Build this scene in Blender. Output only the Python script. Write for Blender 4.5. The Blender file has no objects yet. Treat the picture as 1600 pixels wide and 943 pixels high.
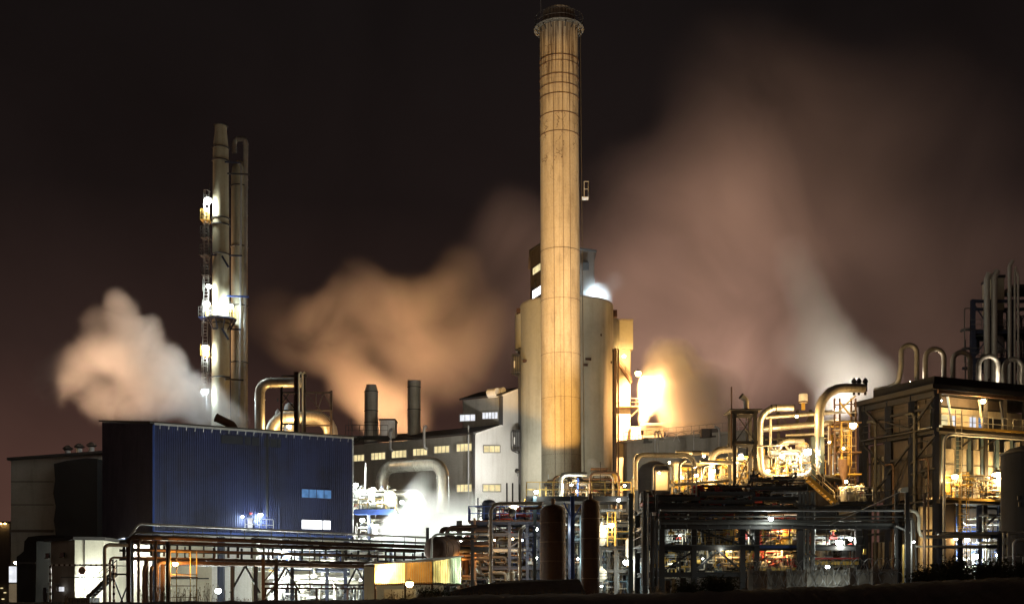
import bpy, math, random
from mathutils import Vector, Matrix
V = Vector
R = math.radians
sc = bpy.context.scene
col = sc.collection
rnd = random.Random(7)

# ---------------------------------------------------------------- camera geometry
F, HX, HY, CZ = 1800.0, 800.0, 930.0, 2.0       # focal length in photo pixels, vanishing point, eye height
def W(px, py, Y):
    """the world point that stands Y metres away in the direction of a photo pixel"""
    return V(((px - HX) * Y / F, Y, CZ + (HY - py) * Y / F))
def zz(py, Y): return CZ + (HY - py) * Y / F
def xx(px, Y): return (px - HX) * Y / F

# ---------------------------------------------------------------- objects
ORG = {}
def link(o):
    col.objects.link(o); return o
def thing(name, label, cat, loc=(0, 0, 0), group=None):
    o = bpy.data.objects.new(name, None); link(o)
    o.location = loc; o.empty_display_size = 0.3
    o['label'] = label; o['category'] = cat
    if group: o['group'] = group
    ORG[o.name] = V(loc)
    return o
def tag(o, label, cat, group=None, kind=None):
    if kind: o['kind'] = kind
    if label: o['label'] = label
    if cat: o['category'] = cat
    if group: o['group'] = group
    return o

class MB:
    def __init__(s): s.v = []; s.f = []
    def add(s, vs, fs):
        b = len(s.v); s.v.extend(vs); s.f.extend([tuple(b + i for i in f) for f in fs]); return s
    def obox(s, c, ax, ay, az):
        c = V(c); P = [c + ax * i + ay * j + az * k for k in (-1, 1) for j in (-1, 1) for i in (-1, 1)]
        return s.add(P, [(0, 2, 3, 1), (4, 5, 7, 6), (0, 1, 5, 4), (2, 6, 7, 3), (0, 4, 6, 2), (1, 3, 7, 5)])
    def box(s, c, sx, sy, sz, rz=0):
        a, b = math.cos(rz), math.sin(rz)
        return s.obox(c, V((a, b, 0)) * sx / 2, V((-b, a, 0)) * sy / 2, V((0, 0, sz / 2)))
    def bx(s, x0, x1, y0, y1, z0, z1):
        return s.box(((x0 + x1) / 2, (y0 + y1) / 2, (z0 + z1) / 2), abs(x1 - x0), abs(y1 - y0), abs(z1 - z0))
    def bar(s, p, q, w, h=None):
        p, q = V(p), V(q); h = h or w
        d = (q - p); L = d.length
        if L < 1e-6: return s
        d /= L
        u = d.cross(V((0, 0, 1)))
        u = V((1, 0, 0)) if u.length < 1e-3 else u.normalized()
        n = u.cross(d)
        return s.obox((p + q) / 2, u * w / 2, d * L / 2, n * h / 2)
    def prism(s, pts, dz):
        """pts: list of 3-D points of one face (counter-clockwise or not); dz: extrusion vector"""
        n = len(pts); dz = V(dz); a = [V(p) for p in pts]
        return s.add(a + [p + dz for p in a], [tuple(range(n - 1, -1, -1)), tuple(range(n, 2 * n))] +
                     [(i, (i + 1) % n, n + (i + 1) % n, n + i) for i in range(n)])
    def ibeam(s, p, q, w, h, up=None):
        p, q = V(p), V(q); d = (q - p).normalized()
        u = V(up) if up else (V((0, 0, 1)) if abs(d.z) < .9 else V((0, 1, 0)))
        x = d.cross(u).normalized(); u = x.cross(d)
        t = .16
        prof = [(-.5, -.5), (.5, -.5), (.5, -.5 + t), (t / 2, -.5 + t), (t / 2, .5 - t), (.5, .5 - t), (.5, .5), (-.5, .5), (-.5, .5 - t), (-t / 2, .5 - t), (-t / 2, -.5 + t), (-.5, -.5 + t)]
        return s.prism([p + x * a * w + u * b * h for a, b in prof], q - p)
    def sweep(s, path, rad, seg=12, cap=True):
        n = len(path); rad = rad if isinstance(rad, (list, tuple)) else [rad] * n
        t0 = (path[1] - path[0]).normalized()
        u = t0.orthogonal().normalized(); vs, fs = [], []
        for i in range(n):
            t = (path[min(i + 1, n - 1)] - path[max(i - 1, 0)])
            if t.length < 1e-9: t = t0.copy()
            t.normalize()
            u = (u - t * u.dot(t)); u = u.normalized() if u.length > 1e-6 else t.orthogonal().normalized()
            w = t.cross(u)
            for k in range(seg):
                a = 2 * math.pi * k / seg
                vs.append(path[i] + (u * math.cos(a) + w * math.sin(a)) * rad[i])
        for i in range(n - 1):
            for k in range(seg):
                a, b = i * seg + k, i * seg + (k + 1) % seg
                fs.append((a, b, b + seg, a + seg))
        if cap:
            fs.append(tuple(range(seg - 1, -1, -1))); fs.append(tuple((n - 1) * seg + k for k in range(seg)))
        return s.add(vs, fs)
    def tube(s, pts, r, bend=None, seg=12, cap=True, flange=None):
        path = fillet([V(p) for p in pts], bend if bend is not None else r * 2.2)
        s.sweep(path, r, seg, cap)
        if flange:                       # raised collars along the straight runs
            for a, b in zip(pts[:-1], pts[1:]):
                a, b = V(a), V(b); L = (b - a).length; d = (b - a) / max(L, 1e-6)
                bb = bend if bend is not None else r * 2.2
                k = bb
                while k < L - bb * .9:
                    s.sweep([a + d * (k - .05), a + d * (k + .05)], r * 1.1, seg); k += flange
        return s
    def cyl(s, p, q, r0, r1=None, seg=24):
        return s.sweep([V(p), V(q)], [r0, r0 if r1 is None else r1], seg)
    def lathe(s, c, prof, seg=32):
        c = V(c); n = len(prof)
        vs = [c + V((r * math.cos(2 * math.pi * k / seg), r * math.sin(2 * math.pi * k / seg), z)) for r, z in prof for k in range(seg)]
        fs = [(i * seg + k, i * seg + (k + 1) % seg, (i + 1) * seg + (k + 1) % seg, (i + 1) * seg + k) for i in range(n - 1) for k in range(seg)]
        fs += [tuple(range(seg - 1, -1, -1)), tuple((n - 1) * seg + k for k in range(seg))]
        return s.add(vs, fs)
    def ball(s, c, rx, ry=None, rz=None, seg=16, rings=9):
        ry = rx if ry is None else ry; rz = rx if rz is None else rz
        c = V(c); b = len(s.v); vs = [c + V((0, 0, -rz))]
        for i in range(1, rings):
            t = -math.pi / 2 + math.pi * i / rings
            vs += [c + V((rx * math.cos(t) * math.cos(2 * math.pi * k / seg), ry * math.cos(t) * math.sin(2 * math.pi * k / seg), rz * math.sin(t))) for k in range(seg)]
        vs.append(c + V((0, 0, rz))); top = len(vs) - 1
        fs = [(0, 1 + (k + 1) % seg, 1 + k) for k in range(seg)]
        for i in range(rings - 2):
            o = 1 + i * seg
            fs += [(o + k, o + (k + 1) % seg, o + seg + (k + 1) % seg, o + seg + k) for k in range(seg)]
        o = 1 + (rings - 2) * seg
        fs += [(o + k, o + (k + 1) % seg, top) for k in range(seg)]
        return s.add(vs, fs)
    def ring(s, c, Rr, r, axis=(0, 0, 1), seg=32, k=6, a0=0, a1=2 * math.pi):
        ax = V(axis).normalized(); u = ax.orthogonal().normalized(); w = ax.cross(u); c = V(c)
        full = abs(a1 - a0 - 2 * math.pi) < 1e-6
        path = [c + (u * math.cos(a0 + (a1 - a0) * i / seg) + w * math.sin(a0 + (a1 - a0) * i / seg)) * Rr for i in range(seg + 1)]
        return s.sweep(path, r, k, not full)
    def build(s, name, mat, parent=None, sharp=35):
        if not s.v: return None
        if parent is not None: off = ORG[parent.name]
        else:
            xs = [p[0] for p in s.v]; ys = [p[1] for p in s.v]; zs = [p[2] for p in s.v]
            off = V(((min(xs) + max(xs)) / 2, (min(ys) + max(ys)) / 2, min(zs)))
        me = bpy.data.meshes.new(name)
        me.from_pydata([tuple(V(p) - off) for p in s.v], [], s.f)
        me.materials.append(mat)
        if sharp:
            me.polygons.foreach_set('use_smooth', [True] * len(me.polygons))
            me.set_sharp_from_angle(angle=R(sharp))
        me.update()
        o = bpy.data.objects.new(name, me); link(o)
        if parent is not None: o.parent = parent
        else: o.location = off
        ORG[o.name] = off
        return o

def fillet(pts, rb, n=6):
    out = [pts[0]]
    for i in range(1, len(pts) - 1):
        a, b, c = pts[i - 1], pts[i], pts[i + 1]
        d1, d2 = (a - b), (c - b); l1, l2 = d1.length, d2.length
        if l1 < 1e-6 or l2 < 1e-6: continue
        d1 /= l1; d2 /= l2
        ang = d1.angle(d2)
        if ang > math.pi - .02: continue
        t = min(rb / math.tan(ang / 2), l1 * .49 if i > 1 else l1 * .95, l2 * .49 if i < len(pts) - 2 else l2 * .95)
        p, q = b + d1 * t, b + d2 * t
        k = max(3, int(n * (math.pi - ang) / (math.pi / 2)))
        rr = t * math.tan(ang / 2); bis = (d1 + d2).normalized(); ctr = b + bis * (rr / math.sin(ang / 2))
        va, vb = p - ctr, q - ctr
        th = va.angle(vb) if va.length > 1e-6 and vb.length > 1e-6 else 0
        for j in range(k + 1):
            f = j / k
            if th > 1e-4: v = (va * math.sin((1 - f) * th) + vb * math.sin(f * th)) / math.sin(th)
            else: v = va.lerp(vb, f)
            out.append(ctr + v)
    out.append(pts[-1])
    return out

def part(name, mat, parent, fn, *a, **k):
    m = MB(); getattr(m, fn)(*a, **k); return m.build(name, mat, parent)
def solo(name, label, cat, mat, mb, group=None, kind=None):
    return tag(mb.build(name, mat), label, cat, group, kind)

# ---------------------------------------------------------------- materials
def nt(name):
    m = bpy.data.materials.new(name); m.use_nodes = True
    return m, m.node_tree.nodes, m.node_tree.links, m.node_tree.nodes['Principled BSDF']
def weather(name, c, rough=.6, metal=0.0, dirt=None, amt=.5, scale=.6, streak=.4, bump=.0, bscale=6, fine=.25, spec=None):
    """a surface with patchy dirt, runs down its face and fine mottling"""
    m, N, L, b = nt(name)
    dirt = dirt or tuple(x * .35 for x in c)
    geo = N.new('ShaderNodeNewGeometry')
    def noise(sx, sy, sz, det, rgh=.6):
        mp = N.new('ShaderNodeVectorMath'); mp.operation = 'MULTIPLY'; mp.inputs[1].default_value = (sx, sy, sz)
        L.new(geo.outputs['Position'], mp.inputs[0])
        t = N.new('ShaderNodeTexNoise'); t.inputs['Scale'].default_value = 1; t.inputs['Detail'].default_value = det; t.inputs['Roughness'].default_value = rgh
        L.new(mp.outputs[0], t.inputs['Vector']); return t
    def ramp(src, lo, hi):
        r = N.new('ShaderNodeMapRange'); r.inputs[1].default_value = lo; r.inputs[2].default_value = hi; L.new(src, r.inputs[0]); return r.outputs[0]
    def math_(op, a, bb):
        q = N.new('ShaderNodeMath'); q.operation = op
        for i, v in enumerate((a, bb)):
            if isinstance(v, (int, float)): q.inputs[i].default_value = v
            else: L.new(v, q.inputs[i])
        return q.outputs[0]
    patch = ramp(noise(scale, scale, scale, 5).outputs[0], .42, .72)
    run = ramp(noise(scale * 6, scale * 6, scale * .35, 3).outputs[0], .5, .78)
    fn = ramp(noise(scale * 14, scale * 14, scale * 14, 2).outputs[0], .3, .8)
    f = math_('ADD', math_('MULTIPLY', patch, amt), math_('ADD', math_('MULTIPLY', run, streak), math_('MULTIPLY', fn, fine)))
    f = math_('MINIMUM', f, 1.0)
    mix = N.new('ShaderNodeMix'); mix.data_type = 'RGBA'
    mix.inputs[6].default_value = (*c, 1); mix.inputs[7].default_value = (*dirt, 1)
    L.new(f, mix.inputs[0]); L.new(mix.outputs[2], b.inputs['Base Color'])
    rr = N.new('ShaderNodeMapRange'); rr.inputs[3].default_value = rough; rr.inputs[4].default_value = min(1, rough + .3); L.new(f, rr.inputs[0])
    L.new(rr.outputs[0], b.inputs['Roughness'])
    b.inputs['Metallic'].default_value = metal
    if spec is not None: b.inputs['Specular IOR Level'].default_value = spec
    if bump:
        bp = N.new('ShaderNodeBump'); bp.inputs['Strength'].default_value = bump; bp.inputs['Distance'].default_value = .05
        L.new(noise(bscale, bscale, bscale, 3).outputs[0], bp.inputs['Height']); L.new(bp.outputs[0], b.inputs['Normal'])
    return m
def emit(name, c, s, mottle=0, scale=1.5):
    m, N, L, b = nt(name)
    e = N.new('ShaderNodeEmission'); e.inputs[0].default_value = (*c, 1); e.inputs[1].default_value = s
    if mottle:
        g = N.new('ShaderNodeNewGeometry'); t = N.new('ShaderNodeTexNoise'); t.inputs['Scale'].default_value = scale; t.inputs['Detail'].default_value = 3
        L.new(g.outputs['Position'], t.inputs['Vector'])
        r = N.new('ShaderNodeMapRange'); r.inputs[1].default_value = .35; r.inputs[2].default_value = .65; r.inputs[3].default_value = s * (1 - mottle); r.inputs[4].default_value = s
        L.new(t.outputs[0], r.inputs[0]); L.new(r.outputs[0], e.inputs[1])
    L.new(e.outputs[0], N['Material Output'].inputs['Surface'])
    N.remove(b)
    return m

M = {}
M['alu'] = weather('aluminium_cladding', (.58, .55, .48), .38, .75, (.20, .17, .13), .6, .45, .5, .15, 3)
M['galv'] = weather('galvanised_steel', (.42, .43, .43), .5, .55, (.2, .19, .17), .4, .8, .3, .1)
M['steel'] = weather('dark_painted_steel', (.024, .025, .027), .6, .1, (.04, .027, .018), .5, .7, .3)
M['grey'] = weather('grey_painted_steel', (.10, .104, .10), .55, .1, (.06, .048, .036), .5, .7, .4)
M['navy'] = weather('navy_painted_steel', (.018, .026, .055), .5, .1, (.022, .02, .02), .4, .8, .3)
M['blue'] = weather('blue_painted_steel', (.025, .06, .23), .45, .05, (.03, .035, .07), .35, .8, .3)
M['teal'] = weather('bluegrey_painted_steel', (.07, .12, .155), .5, .05, (.045, .045, .045), .4, .8, .3)
M['yellow'] = weather('yellow_safety_paint', (.55, .36, .07), .55, 0, (.2, .11, .04), .35, 1.2, .3)
M['red'] = weather('red_paint', (.42, .035, .03), .5, 0, (.12, .03, .02), .4, 1.0, .3)
M['rust'] = weather('rusty_pipe', (.17, .10, .058), .6, .25, (.07, .038, .022), .6, .7, .4, .2)
M['rustdark'] = weather('dark_rusted_plate', (.075, .036, .02), .75, .1, (.03, .016, .012), .6, .45, .5, .3)
M['white'] = weather('white_paint', (.74, .74, .72), .45, 0, (.4, .36, .3), .3, .6, .3)
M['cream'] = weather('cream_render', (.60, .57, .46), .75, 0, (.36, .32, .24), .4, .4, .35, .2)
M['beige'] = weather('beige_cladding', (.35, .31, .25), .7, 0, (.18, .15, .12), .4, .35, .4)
M['hall'] = weather('grey_hall_cladding', (.28, .27, .245), .65, 0, (.16, .15, .13), .45, .25, .5, .1)
M['hallwhite'] = weather('pale_hall_cladding', (.62, .62, .60), .6, 0, (.42, .40, .37), .3, .3, .4, .1)
M['roof'] = weather('bitumen_roof', (.035, .033, .032), .8, 0, (.06, .05, .045), .5, .4, .1, .3)
M['clad'] = weather('brown_grey_cladding', (.085, .068, .056), .65, 0, (.04, .031, .025), .5, .35, .45, .1)
M['panel'] = weather('cream_wall_panel', (.52, .47, .36), .65, 0, (.27, .22, .16), .45, .6, .5, .1)
M['silo'] = weather('silo_concrete', (.44, .42, .34), .85, 0, (.27, .26, .20), .55, .16, .55, .3, 3)
M['conc'] = weather('plain_concrete', (.33, .31, .27), .85, 0, (.18, .16, .13), .5, .5, .5, .3)
M['asphalt'] = weather('wet_asphalt', (.05, .048, .045), .6, 0, (.03, .028, .026), .5, .3, 0, .3)
M['soil'] = weather('bare_soil', (.065, .032, .02), .95, 0, (.02, .014, .01), .6, .8, 0, .8, 5)
M['bluewall'] = weather('blue_trapezoid_cladding', (.027, .035, .098), .42, .15, (.018, .019, .040), .7, .3, .6, 0)
M['bluedark'] = weather('blue_cladding_flat', (.016, .021, .060), .6, 0, (.011, .013, .03), .4, .3, .3)
M['stackgrey'] = weather('stainless_stack', (.36, .35, .31), .45, .5, (.2, .18, .14), .45, .35, .5, .1)
M['column'] = weather('column_insulation', (.46, .42, .30), .5, .3, (.27, .24, .16), .4, .3, .5, .1)
M['tank'] = weather('dark_blue_grey_tank', (.026, .028, .036), .8, .0, (.018, .018, .02), .4, .4, .4, spec=.15)
M['black'] = weather('soot_black', (.012, .011, .011), .8, 0, (.02, .017, .015), .4, 1, .2)
M['rubber'] = weather('dark_grey_paint', (.02, .021, .024), .4, 0, (.012, .012, .012), .3, 1, .2)
M['wood'] = weather('dry_stalk', (.20, .14, .075), .9, 0, (.09, .06, .035), .5, 3, .2)
M['leaf'] = weather('dark_bush_leaf', (.035, .05, .018), .8, 0, (.05, .03, .015), .6, 2, .1)
M['bark'] = weather('bark', (.05, .035, .022), .9, 0, (.025, .018, .012), .5, 3, .2)
M['glass'] = weather('dark_window_glass', (.02, .024, .03), .12, 0, (.03, .03, .03), .3, 1, .1)
M['win'] = emit('lit_warm_window', (1.0, .82, .42), 1.15, .35, .9)
M['winwhite'] = emit('lit_white_window', (.92, .94, 1.0), 1.1, .3, 1.2)
M['winblue'] = emit('lit_blue_window', (.16, .36, .72), .75, .45, 1.6)
M['open'] = emit('lit_doorway_interior', (.96, .98, 1.0), 3.0)
M['lw'] = emit('white_lamp_glow', (.95, 1.0, .97), 60)
M['lc'] = emit('cool_lamp_glow', (.80, .95, 1.0), 60)
M['lo'] = emit('sodium_lamp_glow', (1.0, .62, .20), 60)
M['ly'] = emit('warm_lamp_glow', (1.0, .82, .48), 60)
LC = {'lw': (.93, 1.0, .90), 'lc': (.72, .9, 1.0), 'lo': (1.0, .47, .12), 'ly': (1.0, .60, .21)}

def sheet_mat(c0=(.35, .30, .14), c1=(.80, .76, .50)):
    """ribbed translucent plastic sheeting"""
    m, N, L, b = nt('ribbed_plastic_sheet')
    b.inputs['Base Color'].default_value = (.62, .60, .36, 1); b.inputs['Roughness'].default_value = .5
    tr = N.new('ShaderNodeBsdfTranslucent'); tr.inputs[0].default_value = (.75, .70, .38, 1)
    mx = N.new('ShaderNodeMixShader'); mx.inputs[0].default_value = .55
    L.new(b.outputs[0], mx.inputs[1]); L.new(tr.outputs[0], mx.inputs[2]); L.new(mx.outputs[0], N['Material Output'].inputs['Surface'])
    g = N.new('ShaderNodeNewGeometry'); t = N.new('ShaderNodeTexNoise'); t.inputs['Scale'].default_value = .9; t.inputs['Detail'].default_value = 4
    L.new(g.outputs['Position'], t.inputs['Vector'])
    cr = N.new('ShaderNodeValToRGB'); cr.color_ramp.elements[0].color = (*c0, 1); cr.color_ramp.elements[1].color = (*c1, 1)
    cr.color_ramp.elements[0].position = .35; cr.color_ramp.elements[1].position = .65
    L.new(t.outputs[0], cr.inputs[0]); L.new(cr.outputs[0], tr.inputs[0]); L.new(cr.outputs[0], b.inputs['Base Color'])
    return m
M['sheet'] = sheet_mat((.50, .44, .22), (.85, .82, .58)); M['sheetorange'] = sheet_mat((.34, .17, .04), (.62, .36, .10)); M['sheetgreen'] = sheet_mat((.16, .20, .12), (.46, .52, .34))

def chimney_mat(base, ztop):
    """weathered concrete shaft: joint lines every lift, vertical shutter seams, rust runs under the gallery, cracks, patched colour"""
    m, N, L, b = nt('chimney_concrete')
    tc = N.new('ShaderNodeTexCoord'); sx = N.new('ShaderNodeSeparateXYZ'); L.new(tc.outputs['Object'], sx.inputs[0])
    def mt(op, a, bb=0, c=0):
        q = N.new('ShaderNodeMath'); q.operation = op
        for i, v in enumerate((a, bb, c)):
            if isinstance(v, (int, float)): q.inputs[i].default_value = v
            else: L.new(v, q.inputs[i])
        return q.outputs[0]
    def mr(v, a, bb, c=0, d=1):
        r = N.new('ShaderNodeMapRange')
        for i, k in enumerate((a, bb, c, d)): r.inputs[i + 1].default_value = k
        L.new(v, r.inputs[0]); return r.outputs[0]
    ang = mt('ARCTAN2', sx.outputs[1], sx.outputs[0]); z = sx.outputs[2]
    cb = N.new('ShaderNodeCombineXYZ'); L.new(ang, cb.inputs[0]); L.new(z, cb.inputs[1])
    def noise(vec, s, det, rg=.6):
        mp = N.new('ShaderNodeVectorMath'); mp.operation = 'MULTIPLY'; mp.inputs[1].default_value = s; L.new(vec, mp.inputs[0])
        t = N.new('ShaderNodeTexNoise'); t.inputs['Scale'].default_value = 1; t.inputs['Detail'].default_value = det; t.inputs['Roughness'].default_value = rg
        L.new(mp.outputs[0], t.inputs['Vector']); return t.outputs[0]
    big = noise(cb.outputs[0], (1.2, .10, 1), 5); fine = noise(cb.outputs[0], (14, 4, 1), 4)
    streak = mr(noise(cb.outputs[0], (9, .05, 1), 3), .5, .72)
    lift = mt('ABSOLUTE', mt('SUBTRACT', mt('FRACT', mt('MULTIPLY', z, .42)), .5)); joint = mr(lift, .475, .495)
    seam = mr(mt('ABSOLUTE', mt('SUBTRACT', mt('FRACT', mt('MULTIPLY', mt('ADD', ang, 9), .95)), .5)), .488, .497)
    vor = N.new('ShaderNodeTexVoronoi'); vor.feature = 'DISTANCE_TO_EDGE'; vor.inputs['Scale'].default_value = 1
    mp = N.new('ShaderNodeVectorMath'); mp.operation = 'MULTIPLY_ADD'; mp.inputs[1].default_value = (1.6, .36, 1)
    nz = N.new('ShaderNodeTexNoise'); nz.inputs['Scale'].default_value = 1.3; nz.inputs['Detail'].default_value = 4; L.new(cb.outputs[0], nz.inputs['Vector'])
    L.new(cb.outputs[0], mp.inputs[0]); L.new(nz.outputs['Color'], mp.inputs[2]); L.new(mp.outputs[0], vor.inputs['Vector'])
    crack = mt('MULTIPLY', mr(vor.outputs['Distance'], .022, .006), mr(noise(cb.outputs[0], (2.2, .25, 1), 2), .5, .56))
    crack = mt('MULTIPLY', crack, mr(z, ztop * .70, ztop * .76))
    under = mt('MULTIPLY', mr(noise(cb.outputs[0], (8, .12, 1), 3), .44, .60), mr(z, ztop - 13, ztop - 4))
    cr = N.new('ShaderNodeValToRGB'); e = cr.color_ramp.elements
    e[0].position = .3; e[0].color = (.25, .20, .13, 1); e[1].position = .7; e[1].color = (.50, .44, .34, 1)
    L.new(mt('ADD', mt('MULTIPLY', big, .7), mt('MULTIPLY', fine, .3)), cr.inputs[0])
    soot = mr(noise(cb.outputs[0], (1.6, .22, 1), 6, .68), .5, .70)
    dark = mt('MINIMUM', mt('ADD', mt('ADD', mt('ADD', mt('MULTIPLY', soot, .42), mt('MULTIPLY', joint, .10)), mt('MULTIPLY', seam, .42)), mt('ADD', mt('MULTIPLY', streak, .13), mt('ADD', mt('MULTIPLY', crack, .8), mt('MULTIPLY', under, .85)))), 1)
    mx = N.new('ShaderNodeMix'); mx.data_type = 'RGBA'; L.new(dark, mx.inputs[0]); L.new(cr.outputs[0], mx.inputs[6]); mx.inputs[7].default_value = (.08, .052, .032, 1)
    L.new(mx.outputs[2], b.inputs['Base Color']); b.inputs['Roughness'].default_value = .88
    bp = N.new('ShaderNodeBump'); bp.inputs['Strength'].default_value = .25; bp.inputs['Distance'].default_value = .06
    L.new(fine, bp.inputs['Height']); L.new(bp.outputs[0], b.inputs['Normal'])
    return m

# ---------------------------------------------------------------- volumes
def plume(name, label, blobs, dens, colour=(.95, .95, .95), nscale=.12, aniso=.2, cut=.42, soft=.3, vox=1.5, seed=0.0, kind=None, cat='steam', drift=(1, 1, 1), step=1.0, rag=.6, detail=5.0):
    """a cloud of steam: blobs = (px, py, Y, radius in photo px, weight); density falls to nothing at the skin"""
    bl = [(W(px, py, Y), r * Y / F, w) for px, py, Y, r, w in blobs]
    mb = MB()
    for c, r, w in bl: mb.ball(c, r * 1.0, seg=20, rings=12)
    o = mb.build(name, M['white'])
    md = o.modifiers.new('skin', 'REMESH'); md.mode = 'VOXEL'; md.voxel_size = vox
    dg = bpy.context.evaluated_depsgraph_get()
    me = bpy.data.meshes.new_from_object(o.evaluated_get(dg)); old = o.data
    o.modifiers.clear(); o.data = me; bpy.data.meshes.remove(old); me.name = name
    m, N, L, b = nt(name + '_vapour'); N.remove(b)
    geo = N.new('ShaderNodeNewGeometry')
    tot = None; shp = None
    def mt(op, a, bb):
        q = N.new('ShaderNodeMath'); q.operation = op
        for i, v in enumerate((a, bb)):
            if isinstance(v, (int, float)): q.inputs[i].default_value = v
            else: L.new(v, q.inputs[i])
        return q.outputs[0]
    for c, r, w in bl:
        d = N.new('ShaderNodeVectorMath'); d.operation = 'DISTANCE'; L.new(geo.outputs['Position'], d.inputs[0]); d.inputs[1].default_value = c
        mr = N.new('ShaderNodeMapRange'); mr.interpolation_type = 'SMOOTHSTEP'
        for i, k in enumerate((r * .97, r * .1, 0, 1)): mr.inputs[i + 1].default_value = k
        L.new(d.outputs['Value'], mr.inputs[0])
        q = mt('MULTIPLY', mr.outputs[0], w)
        tot = q if tot is None else mt('ADD', tot, q)
        shp = mr.outputs[0] if shp is None else mt('ADD', shp, mr.outputs[0])
    mp = N.new('ShaderNodeVectorMath'); mp.operation = 'MULTIPLY_ADD'; mp.inputs[1].default_value = tuple(nscale * k for k in drift); mp.inputs[2].default_value = (seed, seed * 1.7, seed * .6)
    L.new(geo.outputs['Position'], mp.inputs[0])
    t = N.new('ShaderNodeTexNoise'); t.inputs['Scale'].default_value = 1; t.inputs['Detail'].default_value = detail; t.inputs['Roughness'].default_value = .58; t.inputs['Distortion'].default_value = .8
    L.new(mp.outputs[0], t.inputs['Vector'])
    r = N.new('ShaderNodeMapRange'); r.interpolation_type = 'SMOOTHSTEP'
    for i, k in enumerate((cut - soft / 2, cut + soft / 2, 0, 1)): r.inputs[i + 1].default_value = k
    L.new(t.outputs[0], r.inputs[0])
    er = N.new('ShaderNodeMapRange'); er.interpolation_type = 'SMOOTHSTEP'
    for i, k in enumerate((0, .55, 0, 1)): er.inputs[i + 1].default_value = k
    L.new(mt('SUBTRACT', mt('MINIMUM', shp, 1.0), mt('MULTIPLY', mt('SUBTRACT', 1.0, r.outputs[0]), rag)), er.inputs[0])
    den = mt('MULTIPLY', mt('MULTIPLY', tot, er.outputs[0]), mt('MULTIPLY', mt('ADD', mt('MULTIPLY', r.outputs[0], .75), .25), dens))
    pv = N.new('ShaderNodeVolumePrincipled'); pv.inputs['Color'].default_value = (*colour, 1); pv.inputs['Anisotropy'].default_value = aniso
    L.new(den, pv.inputs['Density']); L.new(pv.outputs[0], N['Material Output'].inputs['Volume'])
    o.data.materials.clear(); o.data.materials.append(m)
    try: m.cycles.volume_step_rate = step
    except Exception: pass
    tag(o, label, None if kind else cat, None, kind)
    return o

# ---------------------------------------------------------------- lamps
def lamp(p, kind, power, label, r=.16, aim=None, group=None, throw=.45, spot=None, blend=.3, name='floodlight', cat='floodlight', soft=.2, hooded=False):
    """a small floodlight: housing, bracket, glowing lens and the light it throws"""
    p = V(p); aim = V(aim) if aim else p + V((0, -1, -.4)); d = (aim - p).normalized()
    t = thing(name, label, cat, p, group)
    g = r * .78
    if hooded:                    # a reflector housing that hides its lens from behind
        m = MB(); m.sweep([p - d * r * 1.6, p - d * r * 1.2, p + d * r * .25], [r * .5, r * .9, r * 1.2], 14, False); m.sweep([p - d * r * 1.62, p - d * r * 1.58], r * .5, 14); m.build('housing', M['steel'], t)
        m = MB(); m.bar(p - d * r, p - d * r + V((0, 0, -r * 2.4)), r * .3); m.build('bracket', M['steel'], t)
        m = MB(); m.sweep([p - d * r * .6, p - d * r * .55], r * .9, 14); m.build('lens', M[kind], t)
    else:
        m = MB(); m.lathe(p, [(g * .9, g * .5), (g * 1.05, g * .54), (g * .7, g * .95), (g * .3, g * 1.2)], 12); m.build('housing', M['grey'], t)
        m = MB(); m.bar(p + V((0, 0, g * 1.15)), p + V((0, 0, g * 1.6)) - d * g * .2, g * .22); m.build('bracket', M['grey'], t)
        m = MB(); m.ball(p, g, g, g * .95, seg=14, rings=8); m.build('lens', M[kind], t)
    ld = bpy.data.lights.new(name + '_beam', 'SPOT' if spot else 'POINT'); ld.energy = power; ld.color = LC[kind]; ld.shadow_soft_size = soft
    if spot: ld.spot_size = R(spot); ld.spot_blend = blend
    lo = bpy.data.objects.new(name + '_beam', ld); link(lo); lo.parent = t; lo.location = d * (r * 1.3 + throw * .5)
    if spot: lo.rotation_euler = d.to_track_quat('-Z', 'Y').to_euler()
    ld.cycles.max_bounces = 4
    return t

# ---------------------------------------------------------------- steelwork
def railing(parent, pts, mat, h=1.1, step=1.3, w=.06, name='railing_frame'):
    """a guard rail along points at deck height: posts, knee rail, top rail, welded into one"""
    m = MB()
    for a, b in zip(pts[:-1], pts[1:]):
        a, b = V(a), V(b); L = (b - a).length; n = max(1, round(L / step))
        for i in range(n + 1):
            q = a.lerp(b, i / n); m.bar(q, q + V((0, 0, h)), w)
        for k in (.5, 1.0): m.bar(a + V((0, 0, h * k)), b + V((0, 0, h * k)), w)
    return m.build(name, mat, parent)
def ladder(parent, p, q, side, mat, w=.5, step=.35, cage=True, name='ladder_frame', out=None):
    """rung ladder from p up to q with safety hoops"""
    p, q = V(p), V(q); s = V(side).normalized() * w / 2; m = MB()
    m.bar(p - s, q - s, .06); m.bar(p + s, q + s, .06)
    n = int((q - p).length / step)
    for i in range(1, n): c = p.lerp(q, i / n); m.bar(c - s, c + s, .04)
    if cage:
        o = V(out) if out else V((0, -1, 0)); n = int((q - p).length / 1.1)
        for i in range(2, n + 1):
            c = p.lerp(q, i / n); pts = [c + s * 1.3 * math.cos(a) + o * .75 * math.sin(a) for a in [math.pi * k / 6 for k in range(7)]]
            for a, b in zip(pts[:-1], pts[1:]): m.bar(a, b, .05)
        for k in (1, 3, 5):
            a = math.pi * k / 6; dlt = s * 1.3 * math.cos(a) + o * .75 * math.sin(a)
            m.bar(p + (q - p) * .2 + dlt, q + dlt, .04)
    return m.build(name, mat, parent)
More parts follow.
